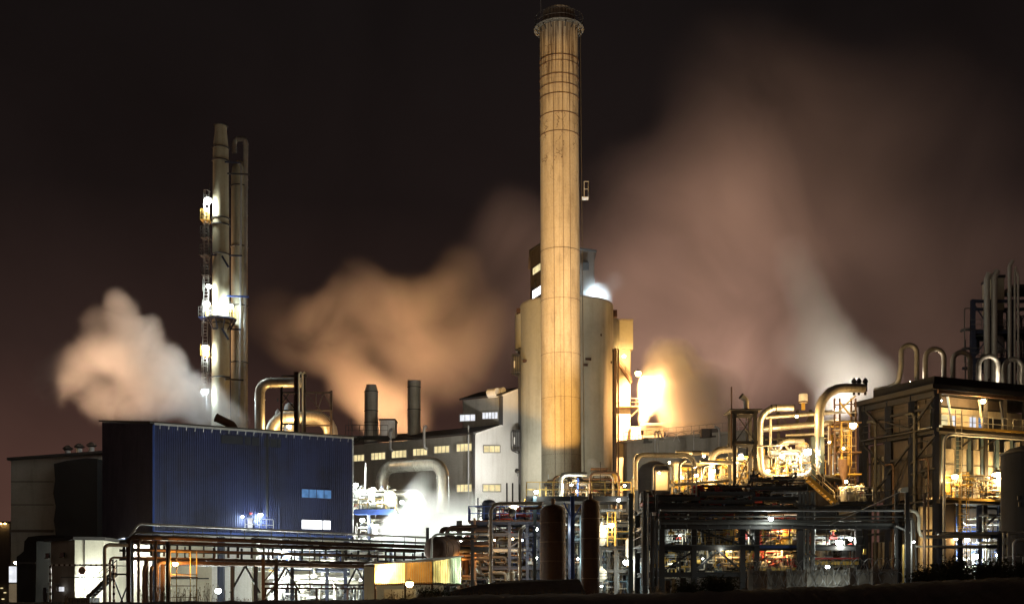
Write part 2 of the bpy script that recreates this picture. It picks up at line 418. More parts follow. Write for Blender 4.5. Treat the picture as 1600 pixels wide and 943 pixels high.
def stair(parent, p, q, width, mat, stepm=None, rail=True):
    """straight flight from p (foot) up to q (head); width is a horizontal vector across the treads"""
    p, q, wv = V(p), V(q), V(width)
    for nm, o in (('stringer', V((0, 0, 0))), ('stringer', wv)): part(nm, mat, parent, 'bar', p + o, q + o, .08, .28)
    n = max(3, int(abs(q.z - p.z) / .22)); m = MB()
    d = (q - p); d.z = 0; d.normalize()
    for i in range(n):
        c = p.lerp(q, (i + .5) / n) + wv / 2
        m.obox(c, wv * .48, d * .13, V((0, 0, .02)))
    m.build('stair_treads', stepm or mat, parent)
    if rail:
        for o in (V((0, 0, 0)), wv):
            m = MB(); k = max(2, int((q - p).length / 1.2))
            for i in range(k + 1): c = p.lerp(q, i / k) + o; m.bar(c, c + V((0, 0, 1.0)), .05)
            for h in (.5, 1.0): m.bar(p + o + V((0, 0, h)), q + o + V((0, 0, h)), .05)
            m.build('handrail_frame', stepm or mat, parent)
def steel_frame(root, O, ux, uy, xs, ys, zs, mat, post=.3, beam=.28, brace=(), deck=(), deckmat=None, railz=(), railmat=None, z0=None):
    """posts at every (x, y), beams at every level, cross braces in the named bays. O: origin, ux / uy: unit vectors along the grid"""
    O, ux, uy = V(O), V(ux), V(uy); up = V((0, 0, 1))
    P = lambda x, y, z: O + ux * x + uy * y + up * (z - O.z)
    z0 = zs[0] if z0 is None else z0
    for x in xs:
        for y in ys:
            part('post', mat, root, 'ibeam', P(x, y, z0), P(x, y, zs[-1]), post, post)
    for z in zs[1:] if z0 == zs[0] else zs:
        for y in ys: part('beam', mat, root, 'ibeam', P(xs[0] - post * .2, y, z - beam * .52), P(xs[-1] + post * .2, y, z - beam * .52), beam * .6, beam)
        for x in xs:
            for a, b in zip(ys[:-1], ys[1:]): part('beam', mat, root, 'ibeam', P(x, a + post * .55, z - beam * .55), P(x, b - post * .55, z - beam * .55), beam * .55, beam * .9)
    for (i, j, k, sty) in brace:        # bay i along x on row j, between levels k and k + 1
        a, b = xs[i], xs[i + 1]; y = ys[j] - post * .1; za, zb = zs[k], zs[k + 1] - beam
        if sty in 'x/': part('brace', mat, root, 'bar', P(a, y, za), P(b, y, zb), .12)
        if sty in 'x\\': part('brace', mat, root, 'bar', P(b, y - .13, za), P(a, y - .13, zb), .12)
        if sty == 'v':
            part('brace', mat, root, 'bar', P(a, y, zb), P((a + b) / 2, y, za), .14); part('brace', mat, root, 'bar', P(b, y, zb), P((a + b) / 2, y - .02, za), .14)
        if sty == '^':
            part('brace', mat, root, 'bar', P(a, y, za), P((a + b) / 2, y, zb), .14); part('brace', mat, root, 'bar', P(b, y, za), P((a + b) / 2, y - .02, zb), .14)
    for z in deck:
        c = P((xs[0] + xs[-1]) / 2, (ys[0] + ys[-1]) / 2, z + .04)
        part('deck_plate', deckmat or mat, root, 'obox', c, ux * ((xs[-1] - xs[0]) / 2 + .35), uy * ((ys[-1] - ys[0]) / 2 + .35), up * .035)
    for z in railz:
        railing(root, [P(xs[0] - .3, ys[-1] + .3, z + .08), P(xs[0] - .3, ys[0] - .3, z + .08), P(xs[-1] + .3, ys[0] - .3, z + .08), P(xs[-1] + .3, ys[-1] + .3, z + .08)], railmat or mat)
    return P
def valve(parent, p, s, mat, wheel):
    p = V(p); m = MB(); m.sweep([p + V((-s, 0, 0)), p + V((-s * .8, 0, 0)), p, p + V((s * .8, 0, 0)), p + V((s, 0, 0))], [s * .75, s * .6, s * .45, s * .6, s * .75], 10)
    m.cyl(p, p + V((0, 0, s * 1.5)), s * .28, seg=8)
    v = m.build('valve', mat, parent)
    m = MB(); c = p + V((0, 0, s * 1.6)); m.ring(c, s * .7, s * .09, (0, .35, 1), 14, 5); m.bar(c - V((s * .7, 0, 0)), c + V((s * .7, 0, 0)), s * .1); m.build('handwheel', wheel, v)
def clutter(root, box, n, mats, seed, rr=(.05, .22), vert=.35, valves=6, vessels=0):
    """crowded small-bore piping inside a world box: orthogonal runs with elbows, valves and little drums"""
    q = random.Random(seed); x0, x1, y0, y1, z0, z1 = box
    n = min(96, int(n * 1.7))
    for i in range(n):
        r = rr[0] + (rr[1] - rr[0]) * q.random() ** 2.2; mat = M[q.choice(mats)]
        y = q.uniform(y0, y1)
        if q.random() < vert:
            x = q.uniform(x0, x1); za = q.uniform(z0, z0 + (z1 - z0) * .5); zb = q.uniform(za + (z1 - z0) * .25, z1)
            pts = [V((x, y, za)), V((x, y, zb))]
            L = q.uniform(.1, .4) * (x1 - x0) * q.choice((-1, 1))
            if q.random() < .7: pts.append(V((min(max(x + L, x0), x1), y, zb)))
            if q.random() < .4: pts.append(pts[-1] + V((0, q.uniform(.5, 2), 0)))
            if q.random() < .4: pts.insert(0, pts[0] + V((L * .4 if q.random() < .5 else -L * .4, 0, 0)))
        else:
            z = q.uniform(z0, z1); a = q.uniform(x0, x0 + (x1 - x0) * .55); b = q.uniform(a + (x1 - x0) * .2, x1)
            pts = [V((a, y, z)), V((b, y, z))]
            if q.random() < .55: pts.append(pts[-1] + V((0, 0, q.uniform(-.35, .35) * (z1 - z0))))
            if q.random() < .45: pts.insert(0, pts[0] + V((0, 0, q.uniform(-.35, .35) * (z1 - z0))))
            if q.random() < .3: pts.append(pts[-1] + V((0, q.uniform(.5, 2), 0)))
        m = MB(); m.tube(pts, r, r * 2.4, 8, flange=q.choice((None, 1.6, 2.4))); m.build('pipe', mat, root)
    for i in range(valves):
        valve(root, (q.uniform(x0, x1), q.uniform(y0 - .2, y0 + .6), q.uniform(z0, z1)), q.uniform(.16, .3), M[q.choice(mats)], M[q.choice(('red', 'yellow', 'steel', 'blue'))])
    for i in range(vessels):
        c = V((q.uniform(x0, x1), q.uniform(y0, y1), q.uniform(z0, z1 - 1.2))); r = q.uniform(.3, .6); h = r * q.uniform(2, 3.2); m = MB()
        m.lathe(c, [(.01, -r * .3), (r * .7, -r * .12), (r, r * .25), (r, h), (r * .7, h + r * .35), (.01, h + r * .5)], 16); m.build('vessel', M[q.choice(mats)], root)
def pipe(name, label, pts, r, mat, bend=None, seg=16, flange=None, cat='pipe', group=None):
    m = MB(); m.tube(pts, r, bend, seg, flange=flange); return solo(name, label, cat, M[mat], m, group)
# ================================================================ setting
m = MB(); m.add([V((-1500, -60, 0)), V((1500, -60, 0)), V((1500, 2600, 0)), V((-1500, 2600, 0))], [(0, 1, 2, 3)])
g = m.build('ground', M['asphalt'], None, 0); g['kind'] = 'structure'
def earth_bank():
    top = [(-120, 942, 62), (0, 940, 61), (200, 939.5, 59), (430, 937, 57), (560, 936, 56), (640, 934, 55), (700, 929, 53), (800, 927, 51), (1000, 926, 46), (1140, 922, 43), (1215, 918, 41), (1300, 914.5, 39), (1400, 910.5, 37), (1500, 905, 35), (1600, 901, 33), (1720, 897, 31)]
    q = random.Random(3); vs = []; fs = []; rows = []
    crest = []
    for (a, b) in zip(top[:-1], top[1:]):
        for i in range(14):
            f = i / 14; crest.append(tuple(a[k] + (b[k] - a[k]) * f for k in range(3)))
    crest.append(top[-1])
    prof = [(-9, -2.2), (-6, -1.2), (-3.2, -.45), (-1.6, -.12), (-.5, 0), (.6, -.03), (2, -.5), (5, -2.2)]
    for px, py, Y in crest:
        c = W(px, py, Y); row = []
        for dy, dz in prof:
            z = max(-.3, c.z + dz) if dz > -2 else -.3
            row.append(len(vs)); vs.append(V((c.x, c.y + dy, z + (q.uniform(-.05, .035) if dz > -2 else 0))))
        rows.append(row)
    for a, b in zip(rows[:-1], rows[1:]):
        for k in range(len(prof) - 1): fs.append((a[k], b[k], b[k + 1], a[k + 1]))
    m = MB(); m.add(vs, fs); o = m.build('earth_bank', M['soil'], None, 60); o['kind'] = 'structure'
earth_bank()

# ================================================================ far west: pale tall building, gatehouse, gantry
def quad(pxa, Ya, pxb, Yb): return V((xx(pxa, Ya), Ya, 0)), V((xx(pxb, Yb), Yb, 0))
def far_block():
    Y = 150
    t = thing('far_warehouse', 'dark low warehouse with small orange roof lamps at the photo edge', 'building', (xx(-10, Y), Y, 0))
    m = MB(); m.bx(xx(-60, Y), xx(15, Y), Y, Y + 20, 0, zz(817, Y)); m.build('wall', M['clad'], t)
    part('roof', M['roof'], t, 'bx', xx(-61, Y), xx(16, Y), Y - .4, Y + 20, zz(817, Y), zz(814, Y))
    for px, py, w in ((2, 817.5, 2.2), (9, 817, 2.2), (4, 918, 3), (9, 925, 3), (6, 935, 3)):
        c = W(px, py, Y); part('window' if py > 850 else 'roof_lamp', M['lo'] if py < 850 else M['win'], t, 'box', c + V((0, -.25, 0)), w * Y / F, .2, 1.6 * Y / F)
far_block()

def pale_building():
    Y = 132
    t = thing('process_house', 'tall pale grey block with three cowl vents on its roof', 'building', (xx(85, Y), Y, 0))
    zt, zt2 = zz(719, Y), zz(706, Y)
    m = MB(); a, b = xx(17, Y), xx(190, Y)
    m.prism([V((a, Y, 0)), V((b, Y, 0)), V((b, Y, zt2)), V((a, Y, zt))], (0, 22, 0)); m.build('wall', M['hall'], t)
    m = MB(); m.prism([V((a - .3, Y - .4, zt)), V((b, Y - .4, zt2)), V((b, Y - .4, zt2 + .3)), V((a - .3, Y - .4, zt + .3))], (0, 22.8, 0)); m.build('roof', M['roof'], t)
    for py in (752, 788): part('cladding_joint', M['clad'], t, 'bx', a + .05, xx(84, Y), Y - .05, Y - .003, zz(py, Y) - .05, zz(py, Y) + .05)
    part('string_course', M['clad'], t, 'bx', a - .1, xx(84, Y), Y - .3, Y - .003, zz(831, Y), zz(827, Y))
    # dark dust hopper hung on the face
    h = MB(); q = random.Random(5); pts = []
    outl = [(84, 724), (104, 719), (135, 715), (152, 716), (152, 842), (88, 842), (84, 812), (87, 790), (83, 770), (86, 748)]
    h.prism([W(px, py, Y - 1.6) for px, py in outl], (0, 1.55, 0)); h.build('dust_hood', M['black'], t)
    for px, py in ((106, 697), (124, 694), (143, 692)):
        c = W(px, py + 14, Y + 1.5); r = 7 * Y / F
        v = part('vent', M['white'], t, 'lathe', c, [(r * .62, 0), (r * .62, r * 1.1)], 16)
        part('cowl', M['clad'], v, 'lathe', c + V((0, 0, r * 1.15)), [(r * .5, 0), (r * 1.15, .12), (r * 1.05, r * .55), (r * .5, r * 1.0), (.02, r * 1.15)], 16)
    part('loading_bay_light_panel', M['winwhite'], t, 'bx', xx(14, Y - 20), xx(27, Y - 20), Y - 20, Y - 19.8, zz(909, Y - 20), zz(884, Y - 20))
    part('loading_door', M['white'], t, 'bx', xx(14, Y - 20), xx(27, Y - 20), Y - 20, Y - 19.8, 0, zz(911, Y - 20))
pale_building()

def gatehouse():
    Y = 92
    t = thing('gatehouse', 'two storey beige annex with a lit slot window and dark door', 'building', (xx(115, Y), Y, 0))
    x0, xc, x1 = xx(56, Y), xx(117, Y), xx(158, Y); zt = zz(843, Y)
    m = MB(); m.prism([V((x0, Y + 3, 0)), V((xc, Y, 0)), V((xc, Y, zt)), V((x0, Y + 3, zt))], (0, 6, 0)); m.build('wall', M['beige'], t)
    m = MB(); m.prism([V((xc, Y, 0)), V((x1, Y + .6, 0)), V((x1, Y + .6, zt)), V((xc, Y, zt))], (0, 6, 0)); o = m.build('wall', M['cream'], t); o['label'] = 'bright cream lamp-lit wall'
    m = MB(); m.prism([V((x0 - .4, Y + 2.6, zt)), V((xc, Y - .4, zt)), V((x1 + .2, Y + .2, zt)), V((x1 + .2, Y + 8, zt)), V((x0 - .4, Y + 8, zt))], (0, 0, .25)); m.build('roof', M['roof'], t)
    f = lambda px: Y + 3 - 3 * (xx(px, Y) - x0) / (xc - x0)
    for nm, px, py, w, h, mt in (('window', 75, 867, 12, 7, 'glass'), ('window', 98, 866, 12, 7, 'glass'), ('window', 96, 919.5, 15, 7, 'winwhite'), ('door', 71, 930, 11, 26, 'rubber')):
        y = f(px); s = y / F
        o = part(nm, M[mt], t, 'box', (xx(px, y), y - .03, zz(py, y)), w * s, .12, h * s, -math.atan2(3, xc - x0))
        if nm == 'window':
            part('sill', M['clad'], o, 'box', (xx(px, y), y - .08, zz(py + h / 2 + .7, y)), w * s * 1.1, .25, .06, -math.atan2(3, xc - x0))
            if mt == 'winwhite':
                o['label'] = 'lit slot window with four panes'
                for k in (-.5, -.22, .03, .28, .5): part('mullion', M['clad'], o, 'box', (xx(px, y) + k * w * s, y - .1, zz(py, y)), .035, .06, h * s)
    part('downpipe', M['clad'], t, 'bar', V((xx(131, Y), Y + .12, 2.4)), V((xx(131, Y), Y + .12, zt)), .07)
    part('canopy', M['clad'], t, 'box', (xx(72, Y), f(72) - .4, zz(911, Y)), .9, .8, .08)
    # the dark rounded flue housing beside it
    t2 = thing('dark_silo_duct', 'black duct bending round the corner of the beige annex', 'duct', (xx(40, Y + 2), Y + 2, 0))
    m = MB(); yb = Y + 3.5
    m.prism([W(px, py, yb) for px, py in ((26, 960), (26, 869), (33, 864), (37, 860), (38, 845), (44, 838), (60, 836), (84, 835), (120, 838), (122, 843), (57, 845), (55, 960))], (0, 3, 0)); m.build('duct_shell', M['black'], t2)
    part('duct_collar', M['rubber'], t2, 'bx', xx(25, yb), xx(56, yb), yb - .15, yb + 3.1, zz(880, yb), zz(877, yb))
gatehouse()

def gantry():
    Y = 78
    t = thing('height_gantry', 'red and white striped height gauge frame over the access road', 'gantry', (xx(128, Y), Y, 0))
    a, b, zt = xx(79, Y), xx(178, Y), zz(882, Y)
    def striped(p, q, n, nm):
        p, q = V(p), V(q); o = None
        bar = part(nm, M['white'], t, 'bar', p, q, .11)
        for i in range(0, n):
            if i % 2: part('stripe', M['rustdark'], bar, 'bar', p.lerp(q, i / n), p.lerp(q, (i + .8) / n), .122)
    striped((a, Y, 0), (a, Y, zt), 18, 'post'); striped((b, Y, 0), (b, Y, zt), 18, 'post'); striped((a, Y, zt), (b, Y, zt), 24, 'crossbar')
    part('lower_crossbar', M['grey'], t, 'bar', W(95, 901, Y + .3), W(170, 901, Y + .3), .07)
    # the round height limit sign hung from it
    c = W(128.4, 890.5, Y - .1); r = 5.6 * Y / F
    s = thing('height_sign', 'round red rimmed sign hanging from the striped gantry', 'sign', c)
    part('sign_plate', M['cream'], s, 'cyl', c, c + V((0, .03, 0)), r, seg=32)
    part('red_rim', M['red'], s, 'ring', c + V((0, -.01, 0)), r * .9, r * .14, (0, 1, 0), 32, 6)
    part('hanger', M['steel'], s, 'bar', c + V((0, .02, r)), W(128.4, 882, Y - .1), .04)
    cu = bpy.data.curves.new('lettering', 'FONT'); cu.body = '6m'; cu.size = r * 1.15; cu.align_x = 'CENTER'; cu.align_y = 'CENTER'; cu.extrude = .004
    to = bpy.data.objects.new('lettering', cu); link(to); me = bpy.data.meshes.new_from_object(to.evaluated_get(bpy.context.evaluated_depsgraph_get())); bpy.data.objects.remove(to)
    me.materials.append(M['red']); lo = bpy.data.objects.new('lettering', me); link(lo); lo.parent = s; lo.location = (0, -.02, 0); lo.rotation_euler = (R(90), 0, 0)
gantry()

def west_stair():
    Y = 84
    t = thing('steel_stair', 'dark steel stair climbing to a landing behind the navy column', 'stair', (xx(155, Y), Y, 0))
    stair(t, (xx(136, Y), Y, zz(933, Y)), (xx(176, Y), Y, zz(895, Y)), (0, .9, 0), M['steel'], M['grey'])
    zl = zz(895, Y)
    part('landing', M['steel'], t, 'bx', xx(176, Y), xx(204, Y), Y - .1, Y + 1, zl - .12, zl)
    for px in (178, 203):
        part('post', M['steel'], t, 'bar', (xx(px, Y), Y, 0), (xx(px, Y), Y, zl - .13), .12)
    for a, b in ((178, 203), (203, 178)):
        part('brace', M['steel'], t, 'bar', (xx(a, Y), Y - .02 * (a > b), 0.2), (xx(b, Y), Y - .02 * (a > b), zl - .4), .09)
    railing(t, [V((xx(177, Y), Y, zl)), V((xx(203, Y), Y, zl))], M['grey'])
    part('base_block', M['rubber'], t, 'bx', xx(115, Y), xx(148, Y), Y - 1, Y + 1, 0, zz(933, Y))
west_stair()

# ================================================================ blue cladded building
BC = V((xx(240, 100), 100, 0)); BD = V((.869, .495, 0)); BN = V((-.495, .869, 0))
BL, BWD = 18.4, 24.0
def blue_building():
    t = thing('blue_hall', 'large blue hall in ribbed metal cladding raised on columns', 'building', BC)
    z0, z1, z2 = 7.6, zz(662, 100), zz(662, 100) + 3.3
    # ribbed long face: a trapezoid profile swept up the wall
    n = 92; pitch = BL / n; prof = []
    for i in range(n):
        for f, dd in ((0, 0), (.42, 0), (.52, -.105), (.90, -.105)): prof.append((i * pitch + f * pitch, dd))
    prof.append((BL, 0))
    m = MB(); vs = [BC + BD * s + BN * d + V((0, 0, z)) for z in (z0, z1) for s, d in prof]; k = len(prof)
    m.add(vs, [(i, i + 1, k + i + 1, k + i) for i in range(k - 1)]); m.build('ribbed_cladding', M['bluewall'], t, 0)
    # body behind the cladding
    A, B = BC + BN * .05, BC + BD * BL + BN * .05; Cc, D = B + BN * BWD, A + BN * BWD; up = lambda p, z: V((p.x, p.y, z))
    m = MB(); m.add([up(A, z0), up(B, z0), up(Cc, z0), up(D, z0), up(A, z1), up(B, z1), up(Cc, z2), up(D, z2)], [(0, 3, 2, 1), (0, 1, 5, 4), (1, 2, 6, 5), (2, 3, 7, 6), (3, 0, 4, 7)]); m.build('wall', M['bluedark'], t, 0)
    e = .35
    m = MB(); m.prism([up(A - BD * e - BN * e, z1 + .02), up(B + BD * e - BN * e, z1 + .02), up(Cc + BD * e, z2 + .02), up(D - BD * e, z2 + .02)], (0, 0, .18)); m.build('roof', M['roof'], t, 0)
    m = MB(); m.bar(up(BC - BN * .32, z1 - .02), up(BC + BD * BL - BN * .32, z1 - .02), .16); m.build('gutter', M['galv'], t)
    for i in range(24):
        p = up(BC + BD * (.5 + i * (BL - 1) / 23) - BN * .28, z1 - .05); part('gutter_bracket', M['galv'], t, 'bar', p, p + V((0, 0, -.34)) + BN * .16, .045)
    part('corner_trim', M['blue'], t, 'bar', up(BC - BN * .06, z0), up(BC - BN * .06, z1 - .1), .16)
    part('corner_trim', M['galv'], t, 'bar', up(BC + BD * BL - BN * .06, z0), up(BC + BD * BL - BN * .06, z1 - .1), .14)
    s = 10.1; part('wall_joint', M['black'], t, 'bar', up(BC + BD * s - BN * .1, z0 + 1.6), up(BC + BD * s - BN * .1, z1 - .2), .16)
    part('sill_flashing', M['blue'], t, 'bar', up(BC - BN * .1, z0 - .05), up(BC + BD * BL - BN * .1, z0 - .05), .2)
    def on(px, py):        # the point of the long face seen at a photo pixel
        k = (px - HX) / F; s = (k * BC.y - BC.x) / (BD.x - k * BD.y); p = BC + BD * s; return s, zz(py, p.y)
    def pane(nm, pa, pb, ya, yb, mat, n=0, fr=True):
        s0, zt = on(pa, ya); s1, _ = on(pb, ya); zb = on(pa, yb)[1]; o = MB(); d0 = -.12
        p = BC + BD * s0 + BN * d0; o.prism([up(p, zb), up(p + BD * (s1 - s0), zb), up(p + BD * (s1 - s0), zt), up(p, zt)], BN * .08); w = o.build(nm, M[mat], t, 0)
        if fr:
            f = MB()
            for a, b in (((s0, zb), (s1, zb)), ((s0, zt), (s1, zt)), ((s0, zb), (s0, zt)), ((s1, zb), (s1, zt))):
                f.bar(up(BC + BD * a[0] - BN * .17, a[1]), up(BC + BD * b[0] - BN * .17, b[1]), .07)
            for i in range(1, n): q = s0 + (s1 - s0) * i / n; f.bar(up(BC + BD * q - BN * .17, zb), up(BC + BD * q - BN * .17, zt), .05)
            f.build('window_frame', M['bluedark'], w)
        return w
    pane('window', 470, 517, 763, 777, 'winblue', 4)['label'] = 'dim blue strip window'
    pane('loading_opening', 470, 516, 811, 826, 'open', 0)['label'] = 'glaring white lit opening'
    pane('door', 385.5, 394, 808, 829, 'winwhite', 0)['label'] = 'pale lit access door'
    for a, b in ((345, 379), (382, 391), (393, 404), (412, 421), (422, 432), (433, 438)): pane('skylight_panel', a, b, 679 + (a - 345) * .08, 692 + (a - 345) * .08, 'tank', 0, False)
    for k in range(4): part('pilaster', M['bluedark'], t, 'bar', up(BC + BD * (11.2 + k * 2.1) - BN * .15, z0 + .2), up(BC + BD * (11.2 + k * 2.1) - BN * .15, z0 + .21 + 2.2), .1)
    # columns it stands on
    for q in (BC + BN * 20.8 - BD * .0 + BD * .3, BC + BN * 12 + BD * .3, BC + BD * .3 + BN * .4, BC + BD * 6 + BN * .4, BC + BD * 12 + BN * .4, BC + BD * 18 + BN * .4):
        part('column', M['navy'], t, 'ibeam', up(q, 0), up(q, z0 - .01), .55, .55, (1, 0, 0))
    # small balcony by the lit door
    s, zb = on(398, 829); p = up(BC + BD * s - BN * .75, zb)
    part('balcony_plate', M['galv'], t, 'obox', p, BD * 1.3, BN * .65, V((0, 0, .05)))
    railing(t, [p - BD * 1.3 - BN * .6, p + BD * 1.3 - BN * .6], M['white'], 1.0, .65, .045)
    for px, py, r, pw, kd, lb in ((404.5, 804, .26, 420, 'lc', 'brighter cool white floodlight on the blue wall above the lit door'), (376.5, 807, .15, 170, 'lc', 'dim small cool floodlight on the blue wall, west of the lit door')):
        s, z = on(px, py); p = up(BC + BD * s - BN * .45, z); lamp(p, kd, pw, lb, r, p - BN * .6 + V((0, 0, -.6)), 'floodlights on the blue wall', spot=None)
    s, z = on(390, 803.5); c = up(BC + BD * s - BN * .3, z)
    o = thing('beacon', 'small red warning beacon over the lit door of the blue hall', 'beacon', c)
    part('base', M['steel'], o, 'cyl', c, c + V((0, 0, -.12)), .1, seg=12); part('dome', M['red'], o, 'ball', c + V((0, 0, .08)), .13)
blue_building()
def navy_leg():
    Y = 96
    solo('navy_column', 'stout navy steel column standing before the lamp-lit wall', 'column', M['navy'], MB().ibeam((xx(165, Y), Y, 0), (xx(165, Y), Y, zz(840, Y)), .55, .55, (1, 0, 0)))
navy_leg()
def under_hall():
    # what stands below and behind the raised hall: lamp-lit white plant walls
    Y = 108
    t = thing('ground_floor_block', 'white rendered ground floor block under the raised blue hall', 'building', (xx(330, Y), Y, 0))
    for a, b, mt in ((262, 331, 'cream'), (331, 392, 'white'), (420, 452, 'white')):
        m = MB(); m.bx(xx(a, Y), xx(b, Y), Y, Y + .4, 0, zz(838, Y)); o = m.build('wall', M[mt], t)
    part('dado_pipe', M['steel'], t, 'bar', (xx(262, Y), Y - .2, zz(903, Y)), (xx(327, Y), Y - .2, zz(903, Y)), .12)
    part('door', M['rust'], t, 'bx', xx(341, Y), xx(352, Y), Y - .12, Y - .003, 0, zz(921, Y))
    part('wall', M['cream'], t, 'bx', xx(166, Y + 6), xx(600, Y + 6), Y + 6, Y + 6.4, 0, 7.5)
under_hall()

# ================================================================ pipe bridge in front of the blue hall
def pipe_bridge():
    A, B = V((xx(208, 80), 80, 0)), V((xx(676, 97), 97, 0)); d = (B - A); L = d.length; ux = d / L; uy = V((-ux.y, ux.x, 0)); H = 7.1
    t = thing('pipe_bridge', 'long rust stained pipe bridge of many square bays before the blue hall', 'pipe rack', A)
    P = lambda x, y, z: A + ux * x + uy * y + V((0, 0, z))
    zs = [zz(871, 80), zz(857.5, 80), zz(845, 80)]     # lower chord, middle rail, upper chord at the near end
    q = random.Random(11)
    for j, y in enumerate((0, 2.4)):
        for i, z in enumerate(zs):
            part('chord', M['rustdark'] if j == 0 and i != 1 else M['steel'], t, 'ibeam', P(0, y, z), P(L, y, z), .16, .16 if i == 1 else .2)
        x = .35
        while x < L - .2:
            part('post', M['steel'], t, 'bar', P(x, y, zs[0] + .16), P(x, y, zs[2] - .16), .1 + .08 * q.random()); x += q.uniform(.75, 1.15) if j == 0 else 2.3
    for x in [k * L / 13 for k in range(14)]:
        part('cross_beam', M['steel'], t, 'ibeam', P(x, .2, zs[0]), P(x, 2.2, zs[0]), .18, .26)
        part('cross_beam', M['steel'], t, 'ibeam', P(x, .2, zs[2] + .05), P(x, 2.2, zs[2] + .05), .12, .16)
    for x in (1.0, 2.2, 7.6, 9.5, 11.2, 12.6, 15.7, 17.4, 19.2, 20.4, 22.6, 23.5):
        if x > L: break
        part('leg', M['rust'] if x < 3 else M['navy'], t, 'ibeam', P(x, .1, 0), P(x, .1, zs[0] - .16), .26, .26)
    for x in (8.6, 12.0, 18.4): part('brace', M['steel'], t, 'bar', P(x - 1.2, .05, zs[0] - 2.4), P(x, .05, zs[0] - .4), .12); part('brace', M['steel'], t, 'bar', P(x + 1.2, .03, zs[0] - 2.4), P(x, .03, zs[0] - .4), .12)
    # walkway rail on top
    zr = zs[2] + .3
    m = MB()
    x = 4.0
    while x < L: m.bar(P(x, 2.3, zr), P(x, 2.3, zr + .95), .06); x += 1.15
    for h in (.5, .95): m.bar(P(3.5, 2.3, zr + h), P(L, 2.3, zr + h), .055)
    m.build('walkway_railing_frame', M['steel'], t)
    # pipes that lie on it
    G = 'pipes lying on the pipe bridge'
    x0 = -.4
    pipe('process_pipe', 'fat rusty pipe on top of the pipe bridge, dropping down its west end', [P(x0, -.15, -.2), P(x0, -.15, zs[2] + .3), P(L, -.15, zs[2] + .3)], .15, 'rustdark', .5, 14, 3.1, group=G)
    pipe('process_pipe', 'second rusty pipe on top of the pipe bridge, just behind the fattest one', [P(x0 + .55, .45, -.2), P(x0 + .55, .45, zs[2] + .66), P(L, .45, zs[2] + .66)], .085, 'grey', .4, 12, 2.6, group=G)
    pipe('process_pipe', 'slim grey pipe raised above the other pipes on the bridge top', [P(.2, 1.0, zs[2] + .4), P(.8, 1.0, zs[2] + 1.3), P(L, 1.0, zs[2] + 1.15)], .085, 'galv', .5, 10, 2.2, group=G)
    pipe('process_pipe', 'thin brown pipe hung along the face of the bridge between its chords', [P(.3, -.25, zs[1] - .02), P(L, -.25, zs[1] - .02)], .09, 'rust', .3, 10, 2.9, group=G)
    pipe('process_pipe', 'orange lit pipe under the bridge, falling at the west end beside tall risers', [P(1.6, -.3, -.2), P(1.6, -.3, zs[0] - .28), P(L * .99, -.3, zs[0] - .28)], .15, 'rust', .35, 12, 2.4, group=G)
    pipe('process_pipe', 'dark pipe tucked beneath the bridge floor at the back', [P(3, 1.6, zs[0] - .25), P(L, 1.6, zs[0] - .25)], .2, 'steel', .3, 12, 3, group=G)
    G2 = 'rusty riser pipes at the west end of the bridge'
    for i, (x, r, zt, lb) in enumerate(((.15, .1, 6.2, 'slim rusty riser directly behind the fat drop pipe'), (.5, .13, 4.5, 'medium rusty riser, second of the bundle at the bridge end'), (.95, .12, 4.3, 'rusty riser in the middle of the bundle at the bridge end'), (1.25, .09, 6.1, 'thinnest rusty riser of the bundle at the bridge end'), (2.1, .16, 6.0, 'fat dark riser, easternmost of the bundle at the bridge end'))):
        pipe('riser_pipe', lb, [P(x, -.55 - .12 * i, -.2), P(x, -.55 - .12 * i, zt - .6), P(x + .3, -.3, zt - .3)], r, 'rust' if i != 4 else 'steel', .25, 10, 1.3, group=G2)
    # pale goalpost pipes before the lit wall, west of the bridge
    pipe('loop_pipe', 'taller pale pipe loop beside the west end of the pipe bridge', [P(-2.2, -.5, -.2), P(-2.2, -.5, zz(852, 80)), P(-.6, -.5, zz(852, 80))], .12, 'galv', .35, 12, 2.0, group='pipe loops by the bridge end')
    pipe('loop_pipe', 'shorter thin pipe loop nested inside the taller pale one', [P(-1.75, -.3, -.2), P(-1.75, -.3, zz(871, 80)), P(-.6, -.3, zz(871, 80))], .07, 'rust', .3, 10, None, group='pipe loops by the bridge end')
    # scaffold with the sodium lamp
    s = thing('scaffold_tower', 'light scaffold tower with ladder bars around the orange lamp', 'scaffold', P(3.5, .3, 0))
    for a in (2.5, 4.0):
        for b in (-1.5, -.5): part('post', M['yellow'], s, 'bar', P(a, b, 0), P(a, b, 5.2), .06)
    for z in (1.0, 1.9, 2.7, 3.5, 5.1):
        for b in (-1.5, -.5): part('rail', M['yellow'] if z > 3 else M['rust'], s, 'bar', P(2.5, b, z), P(4.0, b, z), .05)
    part('platform_board', M['rust'], s, 'obox', P(3.25, -1, 3.3), ux * .8, uy * .55, V((0, 0, .04)))
    lamp(P(2.75, -.75, 4.25), 'lo', 480, 'glaring orange sodium lamp among the scaffold at the bridge end', .24, P(2.9, -3, 3.5))
    # conveyor / lower gangway crossing low down with reddish rail
    gw = thing('low_gangway', 'low rusty pipe gangway crossing below the bridge towards the yellow shed', 'gangway', P(9, -1, 0))
    z = zz(914, 80)
    for dz in (0, .3): part('chord', M['rustdark'], gw, 'bar', P(9.3, -1.2, z + dz - .15), P(L + 2.5, -1.2, z + dz - .15), .12)
    for k in range(18): part('post', M['rustdark'], gw, 'bar', P(9.5 + k * .98, -1.2, z - .1), P(9.5 + k * .98, -1.2, z + .16), .1)
    for k in (9.6, 12.2, 14.0, 16.8, 19.5, 22): part('leg', M['rustdark'], gw, 'bar', P(k, -1.15, 0), P(k, -1.15, z - .2), .16)
